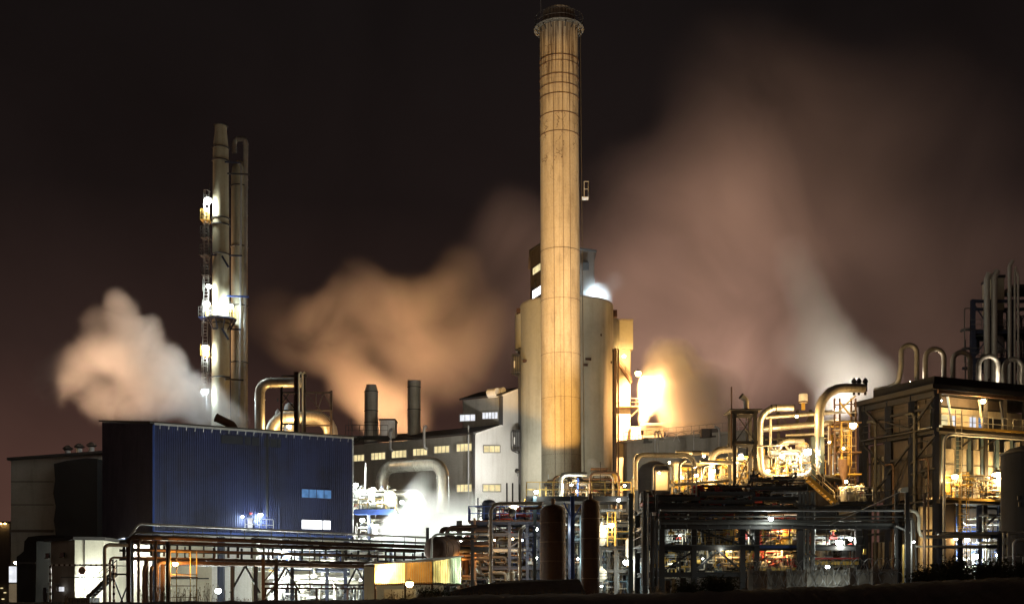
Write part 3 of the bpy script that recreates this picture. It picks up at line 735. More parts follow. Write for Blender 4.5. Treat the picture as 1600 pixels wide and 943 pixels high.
    m_ = thing('trestle_tower', 'pinkish red lattice trestle under the middle of the pipe bridge', 'trestle', P(8.5, -1.5, 0))
    for a in (9.2, 10.3): part('post', M['rust'], m_, 'ibeam', P(a, -1.6, 0), P(a, -1.6, zs[0] + .1), .2, .2)
    for k in range(3): part('brace', M['rust'], m_, 'bar', P(9.2, -1.6, .4 + k * 1.3), P(10.3, -1.6, 1.6 + k * 1.3), .08); part('rung', M['rust'], m_, 'bar', P(9.2, -1.6, 1.65 + k * 1.3), P(10.3, -1.6, 1.65 + k * 1.3), .07)
    # plant crowded beneath
    c = thing('pump_station', 'pale pumps and crowded pipework standing under the pipe bridge', 'pump station', P(15, 4, 0))
    o, e = P(13.6, 5, 0), P(23.5, 5, 0)
    clutter(c, (o.x, e.x, o.y, o.y + 3.5, .2, 3.6), 46, ('white', 'alu', 'galv', 'grey', 'cream'), 21, (.05, .2), .4, 8, 3)
    c = thing('pipe_manifold', 'dense manifold seen through the upper bays of the pipe bridge', 'manifold', P(16, 5, 0))
    clutter(c, (P(11.5, 5, 0).x, P(25, 5, 0).x, P(14, 5, 0).y, P(14, 5, 0).y + 3, 3.9, 6.2), 52, ('white', 'alu', 'navy', 'galv', 'blue'), 22, (.04, .16), .5, 5, 1)
    st = thing('pump_station_stair', 'grey stair with handrails under the pipe bridge', 'stair', P(13, 2.5, 0))
    stair(st, P(11.9, 3.3, .1), P(14.1, 3.3, 3.3), uy * .9, M['galv'], M['white'])
    for x, y, z, pw, rr, lb in ((14.6, 4.6, 5.6, 1200, .12, 'small white lamp on the plant wall behind the middle bays of the bridge'), (20.6, 4.4, 5.4, 1300, .12, 'small white lamp behind the east bays of the bridge'), (5.2, 6.0, 5.4, 1200, .12, 'small white lamp on the cream wall behind the west bays of the bridge'), (10.9, .9, 1.3, 2000, .28, 'white lamp low under the bridge beside the red trestle'), (13.0, .8, 1.1, 2600, .34, 'brightest white lamp low under the bridge by the grey stair'), (8.0, 3.2, 2.4, 2300, .3, 'white lamp on the wall above the brown door'), (17.5, 2.6, 3.4, 2200, .2, 'white lamp over the pale pumps'), (21.5, 2.4, 3.4, 2000, .2, 'white lamp over the pump station by the yellow shed'), (18.5, 3.2, 6.0, 1100, .14, 'small white lamp inside the upper bays of the bridge')):
        lamp(P(x, y, z), 'lw', pw, lb, rr, P(x, y + 2, z - 1.2))
    pipe('drain_pipe', 'thin dark red standpipe before the bright plant wall', [P(13.6, -.8, 2), P(13.6, -.8, 5.6)], .03, 'rust', seg=8)
    return P, zs, L
PB, PBZ, PBL = pipe_bridge()

lamp(W(128, 905, 91.55), 'lw', 520, 'white floodlight on the cream annex wall beside the stair', .3, W(150, 915, 91.3))
lamp(W(25, 878, 100), 'ly', 700, 'white lamp above the loading door of the pale block', .2, W(20, 930, 108))
lamp(W(190, 866, 112.3), 'lw', 3000, 'white lamp on the wall behind the pale pipe loops', .3, W(192, 880, 114))

# ================================================================ corrugated plastic shed, low dark shed
def plastic_shed():
    Y0, Y1 = 74, 70
    A, Bc, D = V((xx(586, 76), 76, 0)), V((xx(675, 72), 72, 0)), V((xx(720, 78), 78, 0))
    t = thing('plastic_shed', 'translucent yellow ribbed shed glowing from inside', 'shed', A)
    def ribbed(a, b, z0, za, zb, n, nm, lab=None, mt='sheet'):
        vs = []; d = b - a; nn = V((d.y, -d.x, 0)).normalized()
        if nn.y > 0: nn = -nn
        prof = []
        for i in range(n * 2 + 1): prof.append((i / (2 * n), .09 if i % 2 else 0))
        for lvl in (0, 1):
            for f, o in prof: vs.append(a + d * f + nn * o + V((0, 0, z0 if lvl == 0 else za + (zb - za) * f)))
        k = len(prof); mm = MB(); mm.add(vs, [(i, i + 1, k + i + 1, k + i) for i in range(k - 1)]); o = mm.build(nm, M[mt], t, 0)
        fm = MB()
        for i in range(1, n): q = a + d * (i / n) + nn * .05; fm.bar(q + V((0, 0, z0)), q + V((0, 0, za + (zb - za) * i / n - .02)), .035)
        fm.build('rib_frame', M['beige'], o)
        if lab: o['label'] = lab
    z0 = zz(912, 74)
    mid = A.lerp(Bc, .54)
    zA, zB, zD = zz(881, 76), zz(876.5, 72), zz(869, 78)
    zm = zA + (zB - zA) * .54
    ribbed(A, mid, z0, zA, zm, 16, 'ribbed_wall', 'bright yellow white ribbed panel'); ribbed(mid, Bc, z0, zm, zB, 15, 'ribbed_wall', 'orange ribbed panel', 'sheetorange'); ribbed(Bc, D, z0, zB, zD, 12, 'ribbed_wall', 'pale green ribbed panel', 'sheetgreen')
    back = V((-1.5, 6, 0))
    m = MB(); m.prism([A + V((-.2, -.2, zA + .02)), Bc + V((.1, -.25, zB + .02)), D + V((.2, 0, zD + .02)), D + back + V((0, 0, zD + .1)), A + back + V((0, 0, zA + .1))], (0, 0, .08)); m.build('roof', M['galv'], t, 0)
    for p, z in ((A, zA), (mid, zm), (Bc, zB), (D, zD)): part('post', M['rustdark'], t, 'bar', V((p.x, p.y + .12, 0)), V((p.x, p.y + .12, z)), .12)
    for a, b in ((A, Bc), (Bc, D)): part('rail', M['rustdark'], t, 'bar', a + V((0, .08, z0 + .02)), b + V((0, .08, z0 + .02)), .14)
    m = MB(); a, b = A + V((.3, 2.5, 0)), A + V((2.6, 1.2, 0)); m.prism([a + V((0, 0, 0)), b, b + V((0, 0, z0 - .3)), a + V((0, 0, z0 - .3))], (0, .1, 0)); m.build('inner_wall', M['cream'], t)
    part('back_wall', M['cream'], t, 'prism', [A + back, D + back, D + back + V((0, 0, zA)), A + back + V((0, 0, zA))], (0, .1, 0))
    lamp(W(618, 893, 77.2), 'ly', 5200, 'warm lamp inside the yellow ribbed shed', .16, W(612, 895, 74), spot=150, blend=.4)
    lamp(W(690, 900, 79), 'lw', 1500, 'pale lamp inside the greenish end of the ribbed shed', .12, W(699, 897, 75), spot=140, blend=.4)
plastic_shed()
lamp(W(640, 911.5, 66), 'lo', 500, 'orange sodium lamp glaring in front of the yellow shed', .27, W(640, 930, 62))
def low_shed():
    Y = 63
    t = thing('low_shed', 'low dark shed with a sloping roof at the foot of the plant', 'shed', (xx(800, Y), Y, 0))
    m = MB(); m.prism([W(697, 925, Y), W(745, 913, Y + 1), W(795, 906, Y + 2), W(905, 904, Y + 2), W(915, 925, Y)], (0, 5, 0)); m.build('roof', M['clad'], t, 0)
    m = MB(); m.bx(xx(702, Y + .5), xx(910, Y + .5), Y + .5, Y + 5, 0, zz(925, Y)); m.build('wall', M['clad'], t)
    m = MB(); m.bar(W(697, 925.5, Y - .05), W(915, 925.5, Y - .05), .1); m.build('eave_trim', M['grey'], t)
low_shed()
# ================================================================ tall columns behind the blue hall
def columns():
    Y = 127; s = Y / F
    def shaft(nm, lab, cat, prof, px, mat, rings=(), gp=None, seg=40):
        c = V((xx(px, Y), Y if nm != 'distillation_column' else Y + 2.4, 0)); t = thing(nm, lab, cat, c, gp)
        part('shell', M[mat], t, 'lathe', c, [(r * s, zz(py, Y)) for r, py in prof], seg)
        for r, py in rings:
            part('stiffener_ring', M['steel'], t, 'ring', c + V((0, 0, zz(py, Y))), r * s + .04, .07)
        return t, c
    t1, c1 = shaft('vent_stack', 'tall olive vent stack with narrow open neck, thickest of the tower group', 'stack', [(14.5, 957), (14, 640), (13, 420), (12, 260), (12, 232), (9.2, 206), (9.2, 196), (7.5, 196), (7.5, 200)], 345, 'column', ((10, 197), (12, 232), (12.4, 252), (12.8, 342), (13, 352), (13.2, 398), (13.6, 506), (13.9, 590)))
    t2, c2 = shaft('distillation_column', 'dome topped column with a curved overhead pipe, behind the vent stack', 'column', [(13.5, 957), (13.2, 640), (12.6, 262), (11, 250), (8, 242), (3, 238), (.1, 237.5)], 366, 'column', ((12.8, 280), (12.9, 376), (13, 470), (13.2, 560)))
    pipe('overhead_pipe', 'tall pale pipe rising beside the columns and hooking over the dome', [W(366, 239, Y + 3), W(366, 217, Y + 3), W(384, 217, Y + 2), W(380, 690, Y + 2)], 3.9 * s, 'alu', 8 * s, 16, 4.0)
    pipe('overhead_pipe', 'slimmer pipe clinging to the column between its dome and the tall pale pipe', [W(373, 252, Y + 1), W(377, 262, Y + 1), W(374, 650, Y + 1)], 1.7 * s, 'galv', 4 * s, 10, 2.4)
    for py, a, b, mt in ((253, 352, 376, 'navy'), (271, 356, 390, 'steel'), (398, 331, 378, 'navy'), (462, 354, 388, 'blue'), (513, 333, 376, 'navy'), (592, 352, 380, 'steel')):
        part('tie_bracket', M[mt], t2, 'bar', W(a, py, Y - 1.15), W(b, py + 1.5, Y + 1.0), .16)
    for py in (400, 513): part('knee_brace', M['navy'], t1, 'bar', W(347, py, Y - 1.05), W(357, py + 17, Y - 1.0), .22)
    # ladder tower on the west side, with cages and platforms
    lt = thing('ladder_tower', 'yellow caged ladder run with small platforms up the vent stack', 'ladder', W(321, 640, Y))
    for a, b, dx in ((640, 540, 0), (540, 470, .2), (470, 400, .6), (400, 300, .7)):
        x = 319.5 + dx * 4
        ladder(lt, W(x, a, Y - .3), W(x + 1.5, b, Y - .3), (1, 0, 0), M['galv'], .5, .34, True, out=(0, -1, 0))
    part('ladder_rail', M['steel'], lt, 'bar', W(327, 640, Y - .1), W(327, 285, Y - .1), .07)
    for py, w, mt in ((345, 9, 'yellow'), (400, 11, 'steel'), (430, 8, 'steel'), (497, 13, 'blue'), (556, 9, 'yellow'), (582, 7, 'steel'), (372, 9, 'steel')):
        c = W(322, py, Y - .3); pl = part('platform', M[mt], lt, 'box', c, w * s * 1.5, 1.2, .1)
        m = MB()
        for k in range(6): x = (-.75 + .3 * k) * w * s; m.bar(c + V((x, -.55, 0)), c + V((x, -.55, 1.15)), .05)
        for h in (.38, .76, 1.15): m.bar(c + V((-.75 * w * s, -.55, h)), c + V((.75 * w * s, -.55, h)), .05)
        m.build('guard_rail_frame', M['yellow'] if mt != 'blue' and mt != 'steel' else M['grey'], pl)
        part('bracket', M['steel'], lt, 'bar', c + V((.5, .2, -.05)), W(332, py + 5, Y - .2), .1)
    # ring gallery round the stack
    c = V((c1.x, c1.y, zz(498, Y))); gl = part('ring_gallery', M['navy'], t1, 'lathe', c, [(13.4 * s, -.14), (24 * s, -.14), (24 * s, .0), (13.4 * s, .0)], 32)
    m = MB()
    for k in range(20):
        a = 2 * math.pi * k / 20; p = c + V((math.cos(a), math.sin(a), 0)) * 23 * s; m.bar(p, p + V((0, 0, 1.1)), .05)
    for h in (.55, 1.1): m.ring(c + V((0, 0, h)), 23 * s, .03, seg=40, k=5)
    m.build('gallery_rail_frame', M['yellow'], gl)
    for k in range(10):
        a = 2 * math.pi * k / 10 + .2; part('gallery_bracket', M['navy'], t1, 'bar', c + V((math.cos(a) * 23 * s, math.sin(a) * 23 * s, -.16)), c + V((math.cos(a) * 13.6 * s, math.sin(a) * 13.6 * s, -1.3)), .1)
    G = 'lamps on the ladder tower of the vent stack'
    for px, py, r, pw, kd, lb, aim in (
        (325, 313, .48, 620, 'lw', 'topmost big white lamp on the caged ladder of the stack', (330, 360)), (326, 447, .32, 300, 'lw', 'second lamp from the top of the stack ladder', (328, 480)),
        (323, 475, .45, 420, 'lw', 'large white lamp just above the blue platform of the ladder', (328, 500)), (321, 543, .48, 420, 'lw', 'white lamp halfway down the ladder below the blue platform', (326, 580)),
        (320, 611, .5, 900, 'lc', 'lowest bluish lamp on the stack ladder, drowned in steam', (330, 640))):
        lamp(W(px, py, Y - 1.0), kd, pw, lb, r, W(aim[0], aim[1], Y - 1.4), G)
    for px, r, pw, lb in ((349, .42, 420, 'big white lamp on the ring gallery of the vent stack'), (360, .36, 620, 'white lamp at the east edge of the ring gallery lighting the tall pipe')):
        lamp(W(px, 478, Y - 1.9), 'lc' if px > 350 else 'lw', pw, lb, r, W(px + 9, 478, Y + 1), G)
    # duct cowl poking over the blue hall's roof
    Yc = 112
    t = thing('exhaust_cowl', 'rusty oblique exhaust cowl poking over the blue roof', 'exhaust', W(368, 668, Yc)); k = Yc / F
    m = MB(); path = fillet([W(372, 682, Yc), W(362, 663, Yc), W(338, 652, Yc)], 9 * k)
    m.sweep(path, [6.4 * k] * len(path), 20, False); m.sweep([p for p in path], [5.9 * k] * len(path), 20, False); m.build('cowl_shell', M['rust'], t)
    part('cowl_rim', M['rustdark'], t, 'ring', path[-1], 6.3 * k, .05, path[-1] - path[-2], 20)
columns()

# ================================================================ big ducts behind the blue hall roof
def ducts():
    Y = 122; s = Y / F
    pipe('elbow_duct', 'ochre lit large elbow duct rising behind the blue roof', [W(406, 700, Y), W(406, 597.5, Y), W(476, 597.5, Y + 1)], 7.8 * s, 'alu', 17 * s, 24, 4)
    m = MB(); p = [W(425, 700, Y + 2), W(425, 652, Y + 2), W(517, 652, Y + 2), W(517, 700, Y + 2)]
    m.tube(p, 11 * s, 26 * s, 24); solo('arched_duct', 'thick ochre duct arching low over the blue roof edge', 'duct', M['alu'], m)
    t = thing('duct_frame', 'dark steel frame with braces carrying the elbow duct', 'steel frame', W(478, 680, Y))
    zb = zz(700, Y)
    for px, top, w in ((440, 607, .24), (463.5, 584, .5), (517.5, 613, .26), (476, 585, .26)): part('post', M['rustdark'] if w == .5 else M['steel'], t, 'ibeam', (xx(px, Y - 1.2), Y - 1.2, zb), (xx(px, Y - 1.2), Y - 1.2, zz(top, Y)), w, w, (1, 0, 0))
    for a, b, py in ((440, 518, 613), (440, 518, 641), (478, 518, 664), (440, 480, 587), (440, 463, 662)): part('beam', M['steel'], t, 'bar', W(a, py, Y - 1.3), W(b, py, Y - 1.3), .16)
    for a, ya, b, yb in ((463, 641, 441, 614), (441, 630, 452, 614), (478, 613, 517, 660), (496, 641, 505, 614), (505, 614, 517, 632), (494, 614, 494, 634), (452, 687, 478, 650)): part('brace', M['steel'], t, 'bar', W(a, ya, Y - 1.4), W(b, yb, Y - 1.4), .1)
    for px in (467, 472.5): pipe('standpipe', 'cream twin standpipe with hooked top before the dark duct frame', [W(px, 700, Y - 2), W(px, 584, Y - 2), W(px + 4, 581, Y - 2)], 1.4 * s, 'cream', 2 * s, 10, None, group='twin standpipes at the duct frame')
    for px in (475.5, 477.5): pipe('standpipe', 'thin short rusty standpipe next to the twin pale ones', [W(px, 690, Y - 2), W(px, 655, Y - 2)], .5 * s, 'rust', seg=8, group='thin rusty standpipes at the duct frame')
    v = thing('vessel', 'pale grey domed vessel partly hidden behind the dark duct frame', 'vessel', W(453, 645, Y + 3)); r = 9 * s
    part('shell', M['galv'], v, 'lathe', V((xx(453, Y + 4), Y + 4, zb)), [(r, 0), (r, zz(626, Y) - zb), (r * .75, zz(621, Y) - zb), (.02, zz(618, Y) - zb)], 24)
    w = thing('vessel', 'small white domed tank between the elbow duct and its frame', 'vessel', W(434, 640, Y + 5)); r = 4.5 * s
    part('shell', M['white'], w, 'lathe', V((xx(434, Y + 5), Y + 5, zb)), [(r, 0), (r, zz(632, Y) - zb), (.02, zz(626, Y) - zb)], 20)
    part('lifting_lug', M['grey'], w, 'bar', W(434, 627, Y + 5), W(434, 622, Y + 5), .12)
    # roof railing platform between the ducts and the hall
    q = thing('roof_platform', 'small dark roof platform with spidery railing beside the grey hall stacks', 'platform', W(552, 690, Y + 20)); yq = Y + 22
    part('deck_plate', M['steel'], q, 'bx', xx(540, yq), xx(606, yq), yq, yq + 3, zz(680, yq) - .1, zz(680, yq))
    railing(q, [W(540, 680, yq), W(606, 680, yq)], M['steel'], 1.3, .9, .05)
    for a, b in ((545, 556), (566, 556)): part('brace', M['steel'], q, 'bar', W(a, 681.5, yq), W(b, 692, yq + .3), .1)
    for px in (545, 549): part('pole', M['steel'], q, 'bar', W(px, 680, yq), W(px, 654, yq), .06)
    lamp(W(452, 666, Y - .2), 'ly', 900, 'hidden warm lamp glaring beneath the arched duct', .3, W(452, 658, Y + 4))
    lamp(W(409, 690, Y - 4), 'lo', 2600, 'orange lamp behind the blue roof shining up at the elbow duct', .12, W(424, 640, Y), spot=140)
    lamp(W(500, 692, Y - 4), 'lo', 2000, 'orange lamp behind the blue roof below the arched duct', .12, W(480, 640, Y), spot=140)
ducts()

# ================================================================ grey hall with lit windows
def hall():
    YL, YR = 161.5, 150.0
    A, B = V((xx(520, 163), 163, 0)), V((xx(742, YR), YR, 0)); d = (B - A); L = d.length; d /= L
    n = V((-d.y, d.x, 0)) if -d.y * 0 + d.x > 0 else V((d.y, -d.x, 0))
    t = thing('grey_hall', 'long grey factory hall with a row of lit windows and a raised white ended monitor', 'building', B)
    z1 = zz(678, YR); up = lambda p, z: V((p.x, p.y, z))
    Wd = 30
    zr = z1 + 4.2          # the roof climbs away from the eave
    Ap, Bp = A, B
    m = MB(); m.prism([up(Ap, 0), up(Bp, 0), up(Bp, z1), up(Ap, z1)], n * .3); m.build('wall', M['hall'], t, 0)
    e1 = B + n * .31
    GE = V((xx(814, 157), 157, 0)); ge = (GE - B); gl = ge.length; ge /= gl
    zg = zz(655, 157)
    # pale gable: low shoulder then the tall monitor end
    kx = lambda px: ((px - HX) / F * B.y - B.x) / (ge.x - (px - HX) / F * ge.y)
    def gp(px, py): p = B + ge * kx(px); return V((p.x, p.y, zz(py, p.y)))
    g0 = B + ge * .02
    pts = [up(g0, 0), up(B + ge * gl, 0), gp(813.5, 607), gp(784.5, 618.5), gp(784.5, 664.5), gp(742.6, 678.5)]
    nn = V((ge.y, -ge.x, 0)); nn = nn if nn.dot(V((-1, 0, 0))) > 0 else -nn
    m = MB(); m.prism(pts, -V((-ge.y, ge.x, 0)) * -.3); o = m.build('gable_wall', M['hallwhite'], t, 0); o['label'] = 'pale gable end wall'
    part('corner_trim', M['steel'], t, 'bar', up(B - d * .1 - n * .1, 0), up(B - d * .1 - n * .1, z1), .34)
    part('downpipe', M['galv'], t, 'bar', up(B - d * .9 - n * .15, 0), up(B - d * .9 - n * .15, z1 + 1.2), .16)
    for k in (784.5,): part('corner_trim', M['steel'], t, 'bar', gp(784, 664) - d * .1 - V((0, .1, 0)), gp(784, 619) - d * .1 - V((0, .1, 0)), .5)
    m = MB()
    for a, b in ((gp(742.6, 677.9), gp(784.5, 664)), (gp(784.5, 618), gp(813.5, 606.5))): m.bar(a - V((0, .1, 0)), b - V((0, .1, 0)), .22)
    m.build('verge_trim_frame', M['white'], t)
    # main roof slope and monitor
    Rr = B + ge * kx(784.5)
    m = MB(); m.prism([up(A - n * .4, z1), up(B - n * .4, z1), up(Rr, zz(664.5, Rr.y) - .05), up(A + (Rr - B), zz(664.5, Rr.y) - .05)], (0, 0, .22)); m.build('roof', M['roof'], t, 0)
    m0 = Rr - d * 6.4
    mz0, mz1 = zz(672, Rr.y), zz(618.5, Rr.y)
    m = MB(); m.prism([up(m0, mz0), up(Rr, mz0), up(Rr, mz1), up(m0, mz1)], n * .3); m.build('monitor_wall', M['hall'], t, 0)
    Gt = B + ge * gl
    m = MB(); m.prism([up(m0 - d * .3 - n * .4, mz1), up(Rr - n * .4, mz1), up(Gt, zz(607, Gt.y)), up(Gt - d * 6.7, zz(607, Gt.y))], (0, 0, .22)); m.build('monitor_roof', M['roof'], t, 0)
    m = MB(); m.prism([up(m0, mz0), up(m0 + n * 10, mz0), up(m0 + n * 10, mz1 + 1.5), up(m0, mz1)], d * .2); m.build('monitor_side_wall', M['hall'], t, 0)
    for px, py in ((770, 611), (780, 610)):
        c = gp(px + 6, py + 4) + n * 1.0 - d * 1.2; c = V((c.x, c.y, zz(py + 2.5, c.y))); m = MB(); m.sweep([c - d * .7, c + d * .7], .62, 14); m.build('roof_vent', M['white'], t)
    def win(pa, pb, ya, yb, mat, on='l', lab=None, mull=4, slant=0):
        def hit(px, py):
            base, dr = {'l': (B, d), 'g': (B, ge), 'm': (Rr, d)}[on]; k = (px - HX) / F; s = (k * base.y - base.x) / (dr.x - k * dr.y); p = base + dr * s; return V((p.x, p.y, zz(py, p.y)))
        a, b = hit(pa, yb), hit(pb, yb - slant); c, e = hit(pb, ya - slant), hit(pa, ya); f = n * -1 if on != 'g' else -V((-ge.y, ge.x, 0))
        if f.y > 0: f = -f
        w = MB(); w.prism([p + f * .04 for p in (a, b, c, e)], -f * .03); o = w.build('window', M[mat], t, 0)
        if lab: o['label'] = lab
        fm = MB()
        for p, q in ((a, b), (b, c), (c, e), (e, a)): fm.bar(p + f * .06, q + f * .06, .14)
        for i in range(1, mull): fm.bar(a.lerp(b, i / mull) + f * .06, e.lerp(c, i / mull) + f * .06, .07)
        fm.build('window_frame', M['hall'], o); return o
    for i, (a, b, yt, yb) in enumerate(((548, 570, 710.5, 721.5), (580, 603, 707, 719), (612, 636, 703.5, 716), (645.5, 668.5, 700.5, 712.5), (678.5, 703, 696.5, 708.5), (713.5, 738, 693, 706))): win(a, b, yt, yb, 'win', 'l', 'pivoted half-open lit window' if i == 1 else None, 4, 1.6)
    win(713.5, 738, 756, 769, 'win', 'l', None, 4, .8); win(755, 781, 695.5, 706.5, 'win', 'g', None, 3); win(754, 782, 756, 767.5, 'win', 'g', None, 3)
    win(718.5, 743.5, 647, 658.5, 'winwhite', 'm', 'white lit frosted window', 3, .8); win(753.5, 778.5, 643.5, 655, 'winwhite', 'm', 'white lit window with dark bars', 5, .8)
    for px, ya, yb in ((612, 672, 701), (665, 667, 698)):
        Yp = 153.5; pipe('vent_pipe', 'grey twin-bend vent pipe at the hall eave, %s' % ('beside the white roof cabin' if px == 612 else 'just east of the plain grey stack'), [W(px, ya, Yp + .8), W(px, ya - 2, Yp), W(px - 2.5, ya, Yp - .6), W(px - 2.5, yb, Yp - .6), W(px + 1.5, yb + 3, Yp - .3)], 2.2 * Yp / F, 'galv', .35, 12)
    # roof stacks
    Ys = 160; s = Ys / F
    def stack(px, r, top, prof, lab, rings):
        c = V((xx(px, Ys), Ys, zz(694, Ys))); k = thing('roof_stack', lab, 'stack', c)
        part('shell', M['stackgrey'], k, 'lathe', c, [(a * s, zz(b, Ys) - c.z) for a, b in prof], 32)
        for b in rings: part('seam_ring', M['steel'], k, 'ring', c + V((0, 0, zz(b, Ys) - c.z)), r * s + .01, .05)
    stack(580, 10.6, 601, [(10.6, 694), (10.6, 613), (10.4, 611), (8, 603), (8, 601), (6.6, 601), (6.6, 606)], 'shorter roof stack with a tapered dark collar', (612, 642, 660))
    stack(647, 10.3, 595, [(10.3, 690), (10.2, 596), (10.4, 595), (9.4, 595), (9.4, 600)], 'taller plain roof stack with lightning rod', (605, 640))
    part('lightning_rod', M['steel'], bpy.data.objects['roof_stack.001'], 'bar', W(639, 600, Ys), W(639, 592, Ys), .06)
    c = thing('roof_cabin', 'small white plant cabin beside the shorter roof stack', 'cabin', W(605, 680, Ys - 2)); y = Ys - 2.2
    part('wall', M['white'], c, 'bx', xx(594, y), xx(617, y), y, y + 3, zz(684, y), zz(656, y)); part('roof', M['roof'], c, 'bx', xx(592.5, y), xx(618, y), y - .2, y + 3.2, zz(656, y), zz(654, y))
    # the pale wash on the gable comes from an added hidden floodlight
hall()

def loop_duct():
    Y = 126; s = Y / F
    pipe('loop_duct', 'huge silver duct looping in an arch before the grey hall', [W(597, 775, Y), W(597, 729.5, Y), W(692, 723, Y - 5), W(692, 800, Y - 5)], 9.6 * s, 'alu', 22 * s, 28, 3.4)
    m = MB(); m.tube([W(585, 771, Y - 2), W(652, 771, Y - 2), W(662, 790, Y - 2)], 6.5 * s, 9 * s, 20); solo('header_duct', 'short yellowish header duct under the silver looping duct', 'duct', M['alu'], m)
    for px in (683, 701): pipe('trace_pipe', 'thin pale tracing pipe down the silver duct leg', [W(px, 742, Y - 6.2), W(px, 790, Y - 6.2)], .7 * s, 'galv', seg=8, group='tracing pipes on the silver duct leg')
loop_duct()

# ================================================================ glaring machine platform between the blue hall and the hall
def machine_platform():
    Y = 116; s = Y / F
    t = thing('machine_platform', 'blue edged steel platform crowded with glaring white machinery', 'platform', W(580, 830, Y))
    z = zz(797, Y)
    part('deck_plate', M['navy'], t, 'bx', xx(547, Y), xx(619, Y), Y - 1, Y + 5, z - .1, z)
    part('edge_beam', M['blue'], t, 'bx', xx(547, Y), xx(619, Y), Y - 1.25, Y - 1.01, z - .5, z + .05)
    for px in (551, 578, 612): part('post', M['navy'], t, 'ibeam', (xx(px, Y), Y - .6, 0), (xx(px, Y), Y - .6, z - .11), .3, .3)
    for a, b in ((551, 543), (612, 604)): part('brace', M['navy'], t, 'bar', W(a, 815, Y - .9), W(b + (16 if a == 612 else 10), 800, Y - .9), .14)
    railing(t, [V((xx(547, Y), Y - .9, z)), V((xx(619, Y), Y - .9, z))], M['yellow'], 1.1, 1.0, .05)
    clutter(t, (xx(549, Y), xx(617, Y), Y, Y + 4, z + .1, z + 2.3), 30, ('white', 'alu', 'galv', 'cream'), 31, (.05, .16), .5, 8, 3)
    clutter(t, (xx(549, Y), xx(617, Y), Y, Y + 4, 3, z - .6), 26, ('white', 'alu', 'galv', 'cream'), 32, (.05, .18), .4, 5, 2)
    for px, py, r, lb in ((564, 774, 13, 'white round topped separator drum on the glaring platform'), (546, 762, 12, 'white drum half behind the blue hall corner'), (624, 822, 11, 'cream drum end below the platform, half in steam')):
        v = thing('drum', lb, 'drum', W(px, py + r, Y + 2)); c = W(px, py, Y + 3)
        part('shell', M['white'] if px < 620 else M['cream'], v, 'ball', c, r * s, r * s, r * s * .95, 24, 14); part('nozzle', M['galv'], v, 'cyl', c + V((0, 0, r * s * .9)), c + V((0, 0, r * s * 1.25)), .22, seg=12)
        for k in (-1, 1): part('leg', M['grey'], v, 'bar', c + V((k * r * s * .6, 0, -r * s * .7)), c + V((k * r * s * .6, 0, -r * s * 1.9)), .14)
    h = thing('hopper', 'grey cone hopper slung under the glaring platform', 'hopper', W(584, 828, Y)); c = W(584.5, 828, Y - .4)
    part('cone', M['galv'], h, 'lathe', c, [(5.4 * s, -.6), (5.4 * s, 0), (7.8 * s, 9 * s), (7.8 * s, 9.6 * s)], 20)
    pl = thing('vent_post', 'slim white vent post standing on the drum', 'vent', W(570, 770, Y + 2)); part('pole', M['white'], pl, 'cyl', W(570, 775, Y + 2), W(571, 729, Y + 2), 1.5 * s, seg=10); part('cap', M['white'], pl, 'cyl', W(571, 729, Y + 2), W(571, 722, Y + 2), 1.0 * s, seg=10)
    G = 'lamps on the glaring machine platform'
    for px, py, yy, r, pw, lb, az in ((583, 764, Y - 1.3, .32, 700, 'biggest white lamp on top of the glaring platform', 3), (605, 770.5, Y - 1.2, .24, 420, 'smaller white lamp east of the biggest on the glaring platform', 3), (628, 784, Y - 2, .26, 2000, 'white lamp at the steam edge of the glaring platform', 2), (556, 757, Y - .5, .3, 800, 'white lamp against the blue hall corner above the drum', 3), (566, 812, Y - 1.7, .3, 900, 'white lamp under the blue edged platform', 3), (752, 822, Y - 6, .2, 1500, 'added lamp brightening the drifting steam beside the dark pipe bank', 1), (706, 838, Y - 4, .3, 2400, 'added hidden lamp brightening the steam behind the bridge railing', 1), (612, 822, Y - 2.4, .36, 3600, 'lamp under the platform end glaring into the steam', 1)):  # the pair standing out in the steam is added to brighten it
        lamp(W(px, py, yy), 'lw', pw, lb, r, W(px + 3, py + 6, yy + az), G)
machine_platform()

